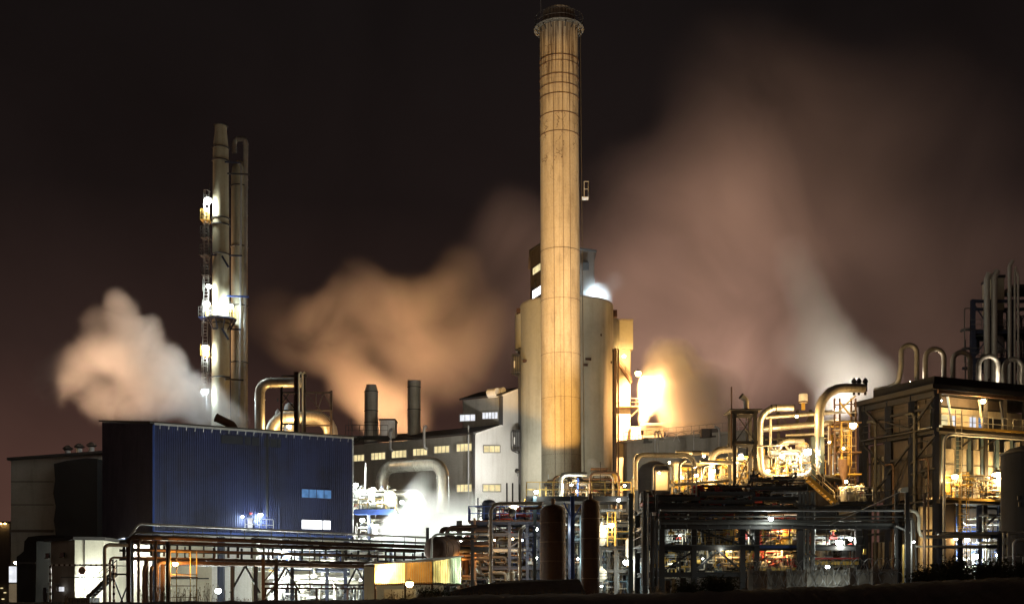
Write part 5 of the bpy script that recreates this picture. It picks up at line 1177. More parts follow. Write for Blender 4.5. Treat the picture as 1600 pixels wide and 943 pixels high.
    clutter(bk, (xx(846, Y), xx(940, Y), Y + 4.6, Y + 8, .3, zz(788, Y)), 56, ('grey', 'teal', 'steel', 'galv', 'panel', 'steel', 'rust'), 57, (.05, .2), .25, 12, 3)
    lamp(W(893, 822, Y + 4.2), 'lw', 160, 'faint white lamp deep between the two brown vessels', .1); lamp(W(903, 872, Y + 4.2), 'lw', 130, 'low faint white lamp between the two brown vessels', .1)
    cl = thing('machine_bank', 'shadowy bank of machines far under the process deck', 'machine', W(1000, 930, Y + 9))
    clutter(cl, (xx(985, Y), xx(1018, Y), Y - 1, Y + 4, .3, zz(800, Y)), 40, ('grey', 'galv', 'teal', 'steel', 'alu'), 53, (.05, .16), .5, 10, 2)
lit_deck()

# ================================================================ dark process structure in the middle right
def process_frame():
    Y = 80; s = Y / F
    t = thing('process_structure', 'large dark steel process structure with many pipe levels under the yellow lit deck', 'steel frame', W(1180, 920, Y))
    px_ = (1008, 1034, 1084, 1160, 1182, 1252, 1340); xs = [xx(p, Y) for p in px_]
    zs = [0, zz(893, Y), zz(852, Y), zz(818, Y), zz(790, Y)]
    P = steel_frame(t, V((0, Y, 0)), UX, UY, xs, [0, 5], zs, M['steel'], .36, .32,
                [(1, 0, 1, '/'), (2, 0, 1, '^'), (3, 0, 2, '\\'), (2, 0, 2, '\\'), (1, 0, 3, 'x')], [zs[2]], M['grey'], [zs[2]], M['grey'])
    # dark upper pipe levels below the lit deck
    for k, (x0, x1, n, sd) in enumerate(((1010, 1095, 52, 61), (1095, 1180, 52, 62), (1175, 1262, 52, 63))):
        c = thing('pipe_tier', ('crowded dark pipe tier under the deck, between the tall west posts and the cream ladder', 'crowded dark pipe tier under the middle of the yellow lit deck', 'crowded dark pipe tier beneath the deck stair head')[k], 'pipe rack', W((x0 + x1) / 2, 800, Y + 1))
        yt = 770 - 14 * k
        clutter(c, (xx(x0, Y), xx(x1, Y), Y + .4, Y + 5, zz(802, Y), zz(yt, Y)), n, ('steel', 'rustdark', 'grey', 'steel', 'rust', 'red', 'galv'), sd, (.05, .2), .15, 7, 1)
        for j, py in enumerate((778 - 8 * k, 788 - 5 * k, 798)): part('bearer_beam', M['steel'], c, 'ibeam', (xx(x0, Y), Y + .2, zz(py, Y)), (xx(x1, Y), Y + .2, zz(py, Y)), .2, .28)
    for k, (x0, x1, y0, y1, n, sd, mats, lb) in enumerate((
        (1036, 1084, 812, 855, 18, 64, ('steel', 'grey', 'rustdark'), 'shadowed small pipes at the west bay of the process structure'),
        (1090, 1180, 858, 892, 26, 65, ('grey', 'teal', 'panel', 'steel'), 'dim grey machinery behind the diagonal braces'),
        (1184, 1250, 822, 851, 34, 66, ('cream', 'galv', 'panel', 'yellow', 'red'), 'pale valves and yellow rails in the upper lit bay'),
        (1184, 1250, 858, 892, 40, 67, ('white', 'galv', 'cream', 'red', 'grey'), 'white and red pipework in the lower lit bay under a blue beam'),
        (1268, 1340, 834, 885, 48, 68, ('white', 'galv', 'red', 'cream', 'grey', 'galv'), 'brightest lit bay of white pipes and red rails beside the silver ducts'))):
        c = thing('process_skid', lb, 'skid', W((x0 + x1) / 2, 920, Y + 2)); clutter(c, (xx(x0, Y), xx(x1, Y), Y + 1, Y + 4.5, zz(y1, Y), zz(y0, Y)), n, mats, sd, (.03, .11), .55, 10, 2)
    for nm, x0, x1, py, mt, lb in (('edge_beam', 1186, 1250, 853, 'blue', 'vivid blue edge beam'), ('kick_plate', 1186, 1250, 889, 'yellow', 'dull yellow kick plate'), ('kick_plate', 1270, 1340, 879, 'yellow', 'dull yellow kick plate'), ('guard_rail', 1270, 1340, 872, 'red', 'red rail')):
        o = part(nm, M[mt], t, 'bar', (xx(x0, Y), Y - .25, zz(py, Y)), (xx(x1, Y), Y - .25, zz(py, Y)), .1, .24 if nm != 'guard_rail' else .12); o['label'] = lb
    for x0, y0, x1, y1 in ((1152, 886, 1168, 857), (1162, 886, 1178, 857)): part('stair_stringer', M['yellow'], t, 'bar', W(x0, y0, Y + .8), W(x1, y1, Y + .8), .16)
    part('cabinet', M['panel'], t, 'bx', xx(1127, Y), xx(1152, Y), Y + 2, Y + 2.5, zz(890, Y), zz(858, Y)); part('cabinet', M['red'], t, 'bx', xx(1188, Y), xx(1206, Y), Y + 2.4, Y + 3, zz(872, Y), zz(858, Y)); part('cabinet', M['red'], t, 'bx', xx(1163, Y), xx(1173, Y), Y + .6, Y + 1, zz(841, Y), zz(829, Y))
    # back panels that close the bays behind
    for x0, x1, y0, y1, mt in ((1036, 1090, 856, 900, 'steel'), (1086, 1160, 826, 852, 'clad'), (1186, 1250, 824, 892, 'conc'), (1268, 1340, 826, 892, 'conc')): part('back_panel', M[mt], t, 'bx', xx(x0, Y), xx(x1, Y), Y + 5.3, Y + 5.4, zz(y1, Y), zz(y0, Y))
    an = thing('service_annex', 'plain dark annex wall closing the gap beside the clad furnace building', 'building', W(1325, 930, 106)); part('wall', M['clad'], an, 'bx', xx(1262, 106), xx(1362, 106), 106, 111, 0, zz(762, 106)); part('roof', M['roof'], an, 'bx', xx(1261, 106), xx(1363, 106), 105.7, 111.3, zz(762, 106), zz(760, 106))
    for k, (x0, x1, y0, y1, n, sd, lb) in enumerate(((1036, 1110, 806, 852, 40, 101, 'fine web of grey pipes and cables in the upper west bay of the process structure'), (1100, 1182, 812, 888, 44, 102, 'fine web of grey pipes among the diagonal braces of the process structure'), (1020, 1090, 852, 905, 34, 103, 'fine web of dim pipes low in the west bay behind the scrub'))):
        c = thing('pipe_web', lb, 'pipework', W((x0 + x1) / 2, 920, Y)); clutter(c, (xx(x0, Y), xx(x1, Y), Y + .3, Y + 2, zz(y1, Y), zz(y0, Y)), n, ('galv', 'grey', 'steel', 'panel', 'yellow', 'grey'), sd, (.025, .07), .5, 8, 1)
    for px, py, yy, lb in ((1062, 836, Y + .6, 'tiny pale lamp in the upper west bay'), (1098, 872, Y + .2, 'tiny pale lamp by the first diagonal brace'), (1172, 838, Y + .4, 'tiny pale lamp beside the red cabinet'), (1050, 880, Y + .6, 'tiny pale lamp low in the west bay')): lamp(W(px, py, yy), 'lw', 40, lb, .07)
    lamp(W(1428, 846, 72.4), 'lw', 110, 'added small white lamp brightening the bent cream pipe east of the boom mast', .09)  # added lamp, there only to brighten the cream pipe
    # riser group: silver ducts in front of the structure
    G = 'grey vertical ducts beside the lit bays'
    for i, (px, r, lb) in enumerate(((1250, 2.6, 'westernmost of the grey vertical ducts by the lit bays'), (1256, 2.6, 'second grey vertical duct from the west by the lit bays'), (1262, 2.6, 'third grey vertical duct from the west by the lit bays'), (1270, 3.6, 'fattest and easternmost grey vertical duct by the lit bays'))):
        pipe('vertical_duct', lb, [W(px, 893, Y - 1), W(px, 768, Y - 1)], r * s, 'grey', seg=14, flange=2.2, group=G)
    part('pipe_clamp', M['steel'], t, 'bar', W(1246, 790, Y - 1.2), W(1275, 790, Y - 1.2), .16); part('pipe_clamp', M['steel'], t, 'bar', W(1246, 868, Y - 1.2), W(1275, 868, Y - 1.2), .16)
    G = 'tall risers at the west end of the process structure'
    for i, (px, r, top, mt, lb) in enumerate(((1007, 2.4, 706, 'steel', 'westernmost tall riser at the process structure corner'), (1012.5, 1.4, 770, 'galv', 'pale thin riser between the tall dark risers'), (1019, 3.4, 800, 'steel', 'fat black riser among the tall risers'), (1026, 2.2, 772, 'steel', 'dark riser beside the small grey camera box'), (1003, 1.2, 800, 'galv', 'thin pale riser at the very edge of the open bay'))):
        pipe('riser_pipe', lb, [W(px, 915, Y - 1.4), W(px, top + (60 if i == 0 else 0), Y - 1.4)], r * s, mt, seg=12, flange=2.6, group=G)
    # the long horizontal pipes across the front
    G = 'long pipes across the process structure front'
    Yf = 74; k = Yf / F
    pipe('front_pipe', 'pale upper long pipe running across the dark process structure', [W(1032, 796.5, Yf), W(1412, 797, Yf)], 1.7 * k, 'galv', seg=12, flange=4, group=G)
    pipe('front_pipe', 'dark long pipe just under the pale one, dropping at the east mast', [W(1024, 880, Yf + .4), W(1024, 806, Yf + .4), W(1428, 806.5, Yf + .4), W(1432, 890, Yf + .4)], 1.4 * k, 'grey', .5, 10, 4, group=G)
    pipe('front_pipe', 'third long pipe, thick and soot grey, low across the structure', [W(1030, 815.5, Yf + .9), W(1400, 818.5, Yf + .9)], 2.9 * k, 'grey', seg=12, flange=3.4, group=G)
    pipe('front_pipe', 'thin cable pipe slung beneath the long front pipes', [W(1034, 811, Yf + .2), W(1300, 812, Yf + .2)], .9 * k, 'steel', seg=8, group=G)
    b = thing('cable_bridge', 'grey lattice cable bridge carrying the long front pipes', 'pipe rack', W(1220, 820, Yf + .8))
    for py, w in ((812.5, .14), (823, .26)): part('chord', M['steel'] if w > .2 else M['grey'], b, 'bar', W(1032, py, Yf + 1.2), W(1415, py, Yf + 1.2), .14, w)
    for px in range(1040, 1410, 33): part('post', M['grey'], b, 'bar', W(px, 812, Yf + 1.15), W(px, 823, Yf + 1.15), .1)
    for px in (1034, 1250, 1404): part('leg', M['steel'], b, 'ibeam', V((xx(px, Yf + 1.5), Yf + 1.5, 0)), W(px, 794, Yf + 1.5), .34, .34)
    part('bracket_arm', M['galv'], b, 'bar', W(1400, 821, Yf), W(1422, 832, Yf), .09)
    lamp(W(1204.5, 809.5, Yf - .3), 'lw', 150, 'white lamp under the long front pipes in mid span', .19, W(1204, 830, Yf + 1))
    G = 'lamps inside the dark process structure'
    for px, py, yy, r, pw, kd, lb in ((1311, 846.5, Y + .4, .3, 700, 'lw', 'big oval white lamp in the brightest lit bay'), (1329, 841, Y + .6, .16, 400, 'lw', 'small white lamp east of the oval one in the lit bay'), (1126, 856.5, Y + .2, .1, 80, 'lw', 'tiny white lamp by the diagonal braces'), (1293, 885, Y - 3, .17, 90, 'lw', 'round white lamp over the pale boundary wall'), (1218, 857, Y + 1.5, .1, 240, 'ly', 'warm lamp behind the blue edge beam'), (1220, 826, Y + 1.5, .1, 220, 'ly', 'warm lamp in the upper lit bay'), (1140, 858, Y + 1.3, .1, 150, 'ly', 'weak warm lamp lighting the dim machinery'), (1108, 918, Y - 6, .13, 60, 'lw', 'white lamp glinting behind the bushes')):
        lamp(W(px, py, yy), kd, pw, lb, r, None, G)
    cb = thing('camera_box', 'small pale camera box on the tall dark riser', 'camera', W(1022, 802.5, Yf - 1)); part('box', M['white'], cb, 'box', W(1022, 802.5, Yf - 1), .2, .3, .18); part('hood', M['galv'], cb, 'box', W(1022, 800, Yf - 1.05), .26, .4, .03); part('bracket', M['grey'], cb, 'bar', W(1022, 803, Yf - .9), W(1022, 803, Yf + .4), .05)
    sp = thing('signal_plate', 'small yellow plate on the dark column by the lit bay', 'sign', W(1351, 861, Y - .4)); part('plate', M['yellow'], sp, 'box', W(1351, 861, Y - .4), .2, .04, .38); part('backing', M['grey'], sp, 'box', W(1351, 861, Y - .36), .24, .03, .42)
    # mast with the boom
    a = thing('boom_mast', 'black mast with a pale floodlight head and long thin slanted boom', 'mast', V((xx(1415, Yf), Yf, 0)))
    part('mast', M['steel'], a, 'bar', V((xx(1417, Yf), Yf, 0)), W(1417, 768, Yf), .24); part('mast', M['steel'], a, 'bar', V((xx(1404, Yf), Yf + .5, 0)), W(1400, 764, Yf + .5), .16)
    part('boom', M['galv'], a, 'bar', W(1408, 767, Yf - .1), W(1296, 820, Yf - .6), .06); part('lamp_head', M['cream'], a, 'prism', [W(1407, 765, Yf - .3), W(1410, 761, Yf - .3), W(1419, 760, Yf - .3), W(1419, 768, Yf - .3), W(1408, 768, Yf - .3)], (0, .6, 0))
    pipe('bent_pipe', 'fat cream pipe bending down beside the boom mast', [W(1422, 797, Yf - .5), W(1436, 797, Yf - .5), W(1436, 838, Yf - .5), W(1560, 838, Yf + 4)], 2.6 * k, 'cream', .5, 14, 2)
    pipe('bent_pipe', 'slim cream pipe running east below the fat one', [W(1432, 853, Yf), W(1540, 853, Yf + 3)], 1.5 * k, 'cream', .3, 10, 2)
    for px, r, mt, lb in ((1411, 1.6, 'yellow', 'yellow striped standpipe at the foot of the boom mast'), (1424, 1.2, 'galv', 'slim silver standpipe just east of the boom mast'), (1444.5, 2.4, 'rust', 'tall rust red post in front of the corner of the clad building')):
        pipe('standpipe', lb, [W(px, 915, Yf - 1), W(px, {1411: 850, 1424: 812, 1444.5: 770}[px], Yf - 1)], r * k, mt, seg=12, flange=1.3)
process_frame()

# ================================================================ yellow lit deck with looping pipes
def lit_process_deck():
    Y = 95; s = Y / F
    t = thing('process_deck', 'long deck full of sodium lit yellow pipework above the dark structure', 'platform', W(1180, 755, Y))
    A, B = V((xx(1050, 100), 100, zz(772, 100))), V((xx(1290, 92), 92, zz(741, 92)))
    d = (B - A); up = V((0, 0, 1)); n = V((-d.y, d.x, 0)).normalized()
    part('deck_plate', M['steel'], t, 'obox', (A + B) / 2 + n * 4 - up * .05, d / 2, n * 4.2, up * .05)
    part('edge_beam', M['steel'], t, 'bar', A - n * .3 - up * .25, B - n * .3 - up * .25, .2, .6)
    railing(t, [A, B], M['yellow'], 1.15, 1.1, .055)
    for f in (.02, .3, .55, .8): p = A + d * f; part('post', M['steel'], t, 'ibeam', V((p.x, p.y + .5, 0)), p - up * .1 + V((0, .5, 0)), .36, .36)
    # crowd on the deck
    pt = lambda f, o, h: A + d * f + n * o + up * h
    for k, (f0, f1, sd, nn, lb) in enumerate(((.02, .36, 71, 46, 'sodium lit crowd of small pipes at the west end of the long deck'), (.36, .68, 72, 46, 'sodium lit crowd of small pipes in the middle of the long deck'), (.66, .98, 73, 40, 'sodium lit crowd of small pipes under the big looping pipe'))):
        c = thing('piping_cluster', lb, 'pipework', pt((f0 + f1) / 2, 2, 0)); a, b = pt(f0, 0, 0), pt(f1, 0, 0)
        clutter(c, (a.x, b.x, max(a.y, b.y) + .3, max(a.y, b.y) + 4.5, max(a.z, b.z) - .2, max(a.z, b.z) + 2.6), nn, ('alu', 'galv', 'cream', 'alu', 'panel', 'yellow'), sd, (.04, .2), .5, 12, 4)
    Q = lambda px, py, o=0: W(px, py, Y + o)
    G = 'big sodium lit pipes on the long deck'
    for lb, pts, r, b, fl in (
        ('long horizontal yellow pipe at the west end, turning down at its west tip', [Q(992.5, 765, -5), Q(992.5, 710.5, -5), Q(1082, 711, -3), Q(1086, 730, -3)], 3.7, .75, 3),
        ('thin dark riser inside the bend of the westernmost yellow pipe', [Q(989.5, 770, -5.6), Q(989.5, 713, -5.6), Q(996, 708, -5.6)], 1.5, .5, None),
        ('stubby yellow pipe with a black sleeve, behind the westernmost one', [Q(1056, 707, 1), Q(1108, 707.5, 1)], 3.4, .5, 2),
        ('yellow elbow pipe turning down beside the black braced tower', [Q(1112, 758, 0), Q(1112, 702, 0), Q(1152, 702, 0)], 5.4, .95, 2.5),
        ('glaring horizontal pipe low between the elbow and the braced tower', [Q(1094, 721, -1), Q(1144, 722.5, -1)], 3.0, .5, 2),
        ('big round loop pipe, a tall C shape against the braced tower', [Q(1240, 637, 0), Q(1188, 637, 0), Q(1187, 690, 0), Q(1190, 740, 0), Q(1215, 746, 0), Q(1262, 742, 0), Q(1275, 722, 0), Q(1278, 700, 0)], 5.2, 2.0, 2.8),
        ('long horizontal yellow pipe passing through the big loop', [Q(1190, 670, 2), Q(1312, 660, 2)], 5.0, .6, 2.6),
        ('upper slim yellow pipe above the long horizontal one', [Q(1196, 652, 1), Q(1316, 643, 1)], 3.0, .6, 3),
        ('short thick yellow elbow in the middle of the loop', [Q(1216, 740, 1), Q(1216, 689, 1), Q(1256, 690, 1)], 4.8, .9, 2.2),
        ('slanting yellow branch pipe below the short thick elbow', [Q(1226, 692, .5), Q(1239, 716, .5), Q(1239, 745, .5)], 2.3, .5, None),
        ('tall dark rimmed pipe arching up and over to the clad building', [Q(1280, 745, -2), Q(1280, 604, -2), Q(1350, 606, -1)], 7.0, 2.3, 3.2),
        ('upright yellow pipe stub west of the cream caged ladder', [Q(1062, 768, -2), Q(1062, 722, -2), Q(1072, 718, -2)], 2.2, .5, 1.5),
        ('second upright yellow pipe stub, ending in a bend below the sleeved pipe', [Q(1098, 764, -1.5), Q(1098, 728, -1.5), Q(1108, 726, -1.5)], 2.0, .4, 1.5),
        ('low yellow pipe running along the deck edge towards the braced tower', [Q(1050, 757, -2), Q(1140, 750, -2)], 2.4, .5, 1.8),
        ('slender yellow goalpost pipe over the west end of the deck', [Q(1020, 768, -3), Q(1020, 726, -3), Q(1052, 726, -3), Q(1052, 768, -3)], 1.3, .35, None),
        ('yellow pipe dropping from the upper slim pipe inside the big loop', [Q(1204, 654, .8), Q(1204, 700, .8), Q(1214, 706, .8), Q(1214, 742, .8)], 2.0, .5, 1.6),
        ('yellow pipe bridging the loop and the tall arch at mid height', [Q(1228, 680, 2), Q(1310, 676, 2)], 2.2, .5, 1.8),
        ('thin horizontal pipe crossing the braced tower foot', [Q(1182, 697, -1.5), Q(1232, 694, -1.5)], 1.3, .4, None)):
        pipe('lit_pipe', lb, pts, r * s, 'alu', b, 18, fl, group=G)
    part('black_sleeve', M['black'], t, 'cyl', Q(1081, 707.2, 1), Q(1096, 707.4, 1), 3.7 * s, seg=18)
    for px, py, r in ((1205, 637, 5.6), (1212, 637, 5.6), (1240, 637, 5.9)): part('flange', M['steel'], t, 'cyl', Q(px - .8, py), Q(px + .8, py), r * s, seg=18)
    # braced tower
    tw = thing('braced_tower', 'black cross braced steel tower topped by a bent exhaust cowl', 'steel frame', Q(1163, 766, -2)); Yt = Y - 2
    z0, zm, z1 = zz(766, Yt), zz(691, Yt), zz(644, Yt); x0, x1 = xx(1147.5, Yt), xx(1180, Yt)
    for x in (x0, x1):
        for y in (Yt, Yt + 2): part('post', M['steel'], tw, 'ibeam', (x, y, z0), (x, y, z1), .26, .26)
    for z in (zm, z1):
        for y in (Yt, Yt + 2): part('beam', M['steel'], tw, 'bar', (x0 - .2, y - .02, z), (x1 + .2, y - .02, z), .2, .26)
    part('top_plate', M['steel'], tw, 'bx', x0 - .4, x1 + .5, Yt - .4, Yt + 2.4, z1 + .14, z1 + .24)
    for a, b, c, e in ((x0, zm, x1, z1), (x1, zm, x0, z1), (x0, z0, x1, zm)): part('brace', M['steel'], tw, 'bar', (a, Yt - .15, b), (c, Yt - .18, e), .08)
    e = thing('bent_exhaust', 'sooty yellow exhaust pipe with angled open mouth on the braced tower', 'exhaust', W(1165, 642, Yt + .6)); yy = Yt + .8; k = yy / F
    path = fillet([W(1166, 640, yy), W(1166, 625, yy), W(1158, 618.5, yy)], 4.5 * k); m = MB(); m.sweep(path, [4.2 * k] * len(path), 18); m.build('pipe', M['alu'], e); part('mouth', M['black'], e, 'ring', path[-1], 3.6 * k, .09, path[-1] - path[-2], 18); part('mouth_plug', M['black'], e, 'cyl', path[-1], path[-1] + (path[-1] - path[-2]).normalized() * .02, 3.5 * k, seg=18)
    part('flange', M['rust'], e, 'cyl', W(1166, 641, yy), W(1166, 638.5, yy), 6.5 * k, seg=18); part('hanging_rod', M['steel'], e, 'bar', W(1166, 648, yy), W(1166, 700, yy), .06)
    pipe('mast_rod', 'thin striped mast rod rising beside the braced tower', [W(1143, 700, Yt), W(1143, 604, Yt)], .06, 'rust', seg=8)
    fr = thing('pipe_support_frame', 'dark steel trestle holding the long yellow pipes between loop and arch', 'steel frame', Q(1240, 745, 3))
    for px in (1216, 1246, 1266): part('post', M['steel'], fr, 'ibeam', Q(px, 748, 3), Q(px, 640, 3), .22, .22)
    for py in (645, 664, 682, 712): part('beam', M['steel'], fr, 'bar', Q(1196, py + 5, 2.8), Q(1300, py - 3, 2.8), .18)
    for a, b, c, e_ in ((1200, 665, 1216, 642), (1216, 642, 1246, 690), (1246, 690, 1266, 645), (1266, 645, 1288, 690)): part('brace', M['steel'], fr, 'bar', Q(a, b, 2.7), Q(c, e_, 2.7), .09)
    dm = thing('white_drum', 'white dappled drum on a yellow stand above the long pipes', 'drum', Q(1255, 640, 2)); c = Q(1255, 622, 2); part('shell', M['white'], dm, 'lathe', c, [(6.6 * s, -7 * s), (7 * s, -5 * s), (7 * s, 6 * s), (6 * s, 7.4 * s), (.05, 7.8 * s)], 24)
    part('stand', M['yellow'], dm, 'cyl', Q(1255, 640, 2), Q(1255, 629, 2), 3 * s, seg=12); part('collar', M['rust'], dm, 'ring', c + V((0, 0, -6 * s)), 6.9 * s, .06, seg=24)
    # glowing yellow cage structure by the clad building
    cg = thing('ladder_cage', 'glowing yellow ladder cage structure beside the clad building', 'ladder', Q(1322, 745, 0)); Yc = Y + 1
    for px in (1304, 1312, 1330, 1337): part('post', M['rust'], cg, 'bar', W(px, 780, Yc), W(px, 622, Yc), .12)
    for py in range(632, 775, 13): part('rung_beam', M['beige'] if py % 2 else M['rust'], cg, 'bar', W(1303, py, Yc - .1), W(1338, py - 1, Yc - .1), .08)
    ladder(cg, W(1321, 745, Yc - .8), W(1321, 660, Yc - .8), (1, 0, 0), M['yellow'], .7, .4, True)
    for py, mt in ((662, 'rust'), (708, 'rust'), (742, 'yellow')): part('platform', M[mt], cg, 'box', W(1322, py, Yc), 38 * s, 2, .12)
    for a, b, c, e_ in ((1312, 640, 1337, 618), (1312, 628, 1330, 650)): part('brace', M['yellow'], cg, 'bar', W(a, b, Yc - .2), W(c, e_, Yc - .2), .1)
    clutter(cg, (xx(1296, Yc), xx(1340, Yc), Yc, Yc + 3, zz(770, Yc), zz(660, Yc)), 30, ('alu', 'rust', 'cream', 'yellow', 'rust'), 75, (.04, .15), .7, 6, 2)
    hp = thing('hopper', 'rusty cone hopper below the glowing ladder cage', 'hopper', W(1318, 740, Yc - 1)); part('cone', M['rust'], hp, 'lathe', W(1318, 735, Yc - 1), [(3 * s, -1.3), (3 * s, -.9), (9 * s, .4), (9 * s, .9)], 20); part('outlet', M['white'], hp, 'cyl', W(1318, 775, Yc - 1), W(1318, 744, Yc - 1), 2.4 * s, seg=12)
    bc = thing('blue_column', 'blue steel column with white cross bracing under the tall arching pipe', 'column', Q(1277, 748, -3))
    for px in (1271, 1284): part('post', M['teal'], bc, 'ibeam', Q(px, 752, -3), Q(px, 682, -3), .3, .3)
    for a, b in ((1271, 1284), (1284, 1271)):
        for y0 in (745, 722): part('brace', M['white'], bc, 'bar', Q(a, y0, -3.1 - .05 * (a > b)), Q(b, y0 - 21, -3.1 - .05 * (a > b)), .09)
    st = thing('deck_stair', 'steep yellow railed stair descending from the lit deck to the next platform', 'stair', Q(1285, 765, -4)); stair(st, Q(1309, 786, -4), Q(1262, 744, -4), (0, 1.0, 0), M['yellow'], M['panel'])
    lw_ = thing('stair_platform', 'dark platform at the foot of the yellow deck stair with pale valves', 'platform', Q(1325, 790, -3)); z = zz(786, Y - 3)
    part('deck_plate', M['steel'], lw_, 'bx', xx(1300, Y - 3), xx(1352, Y - 3), Y - 5, Y + 1, z - .2, z); railing(lw_, [V((xx(1312, Y - 3), Y - 4.9, z)), V((xx(1352, Y - 3), Y - 4.9, z))], M['cream'], 1.1, .8, .05)
    clutter(lw_, (xx(1314, Y - 3), xx(1350, Y - 3), Y - 4, Y - 1, z + .1, z + 1.5), 20, ('cream', 'white', 'galv'), 76, (.03, .08), .6, 8, 2)
    # cream caged ladder hanging from the deck
    hl = thing('cream_ladder', 'bright cream caged ladder hanging in front of the dark pipe tiers', 'ladder', W(1082, 815, Y - 8)); yl = Y - 14
    for px in (1075, 1082, 1088): part('stile', M['cream'], hl, 'bar', W(px, 809, yl), W(px, 730, yl), .1)
    for py in range(736, 808, 7): part('rung', M['cream'], hl, 'bar', W(1075, py, yl - .02), W(1088, py, yl - .02), .06)
    part('foot_plate', M['cream'], hl, 'box', W(1082, 815, yl), .6, .5, .06)
    ab = thing('junction_box', 'dark square junction box at the west end of the lit deck', 'box', W(1035, 750, Y - 6)); part('cabinet', M['clad'], ab, 'box', W(1034, 751, Y - 6), 1.1, .6, 1.6); part('door', M['beige'], ab, 'box', W(1034, 751, Y - 6.35), .9, .06, 1.4); part('leg', M['steel'], ab, 'bar', W(1034, 768, Y - 6), W(1034, 780, Y - 6), .14)
    G = 'sodium lamps on the long lit deck'
    for px, py, o, r, pw, kd, lb in ((1262, 705, -1.5, .4, 520, 'lw', 'big white lamp hanging inside the big loop pipe'), (1333, 664, -2, .36, 420, 'ly', 'double orange white lamp glaring at the clad building corner'), (1158, 712, 2.5, .2, 800, 'ly', 'glaring lamp at the foot of the braced tower'), (1114, 735, -1.5, .25, 800, 'ly', 'glaring lamp under the yellow elbow pipe'), (1222, 712, -1, .25, 480, 'ly', 'glaring lamp in the middle of the loop pipe'), (1200, 735, -2, .18, 360, 'ly', 'glaring lamp at the bottom of the loop pipe'), (1030, 738, -7, .12, 420, 'ly', 'added small lamp brightening the long yellow pipe at the deck west end'), (1296, 690, -4, .12, 380, 'ly', 'small lamp beside the blue column under the tall arch'), (1066, 746, 1, .14, 700, 'ly', 'added lamp behind the pipe stubs brightening the deck west of the cream ladder'), (1100, 712, 2, .14, 800, 'ly', 'lamp glaring behind the sleeved pipe'), (1088, 742, -1.5, .2, 800, 'ly', 'glaring lamp above the cream caged ladder'), (1318, 700, -2.5, .12, 520, 'ly', 'glaring lamp inside the ladder cage'), (1306, 640, 3, .24, 320, 'ly', 'glaring lamp in the steam under the tall arch'), (1322, 752, -3, .16, 500, 'ly', 'pale lamp above the stair platform'), (1046, 722, 1, .12, 900, 'ly', 'lamp below the westernmost yellow pipe'), (1245, 650, -3, .14, 1000, 'ly', 'lamp lighting the long yellow pipes from below')):  # lamps at the long pipe and the pipe stubs are added for brightness
        lamp(Q(px, py, o), kd, pw, lb, r, Q(px + 3, py + 2, o + 3) if pw > 700 and kd == 'ly' else None, G)
lit_process_deck()

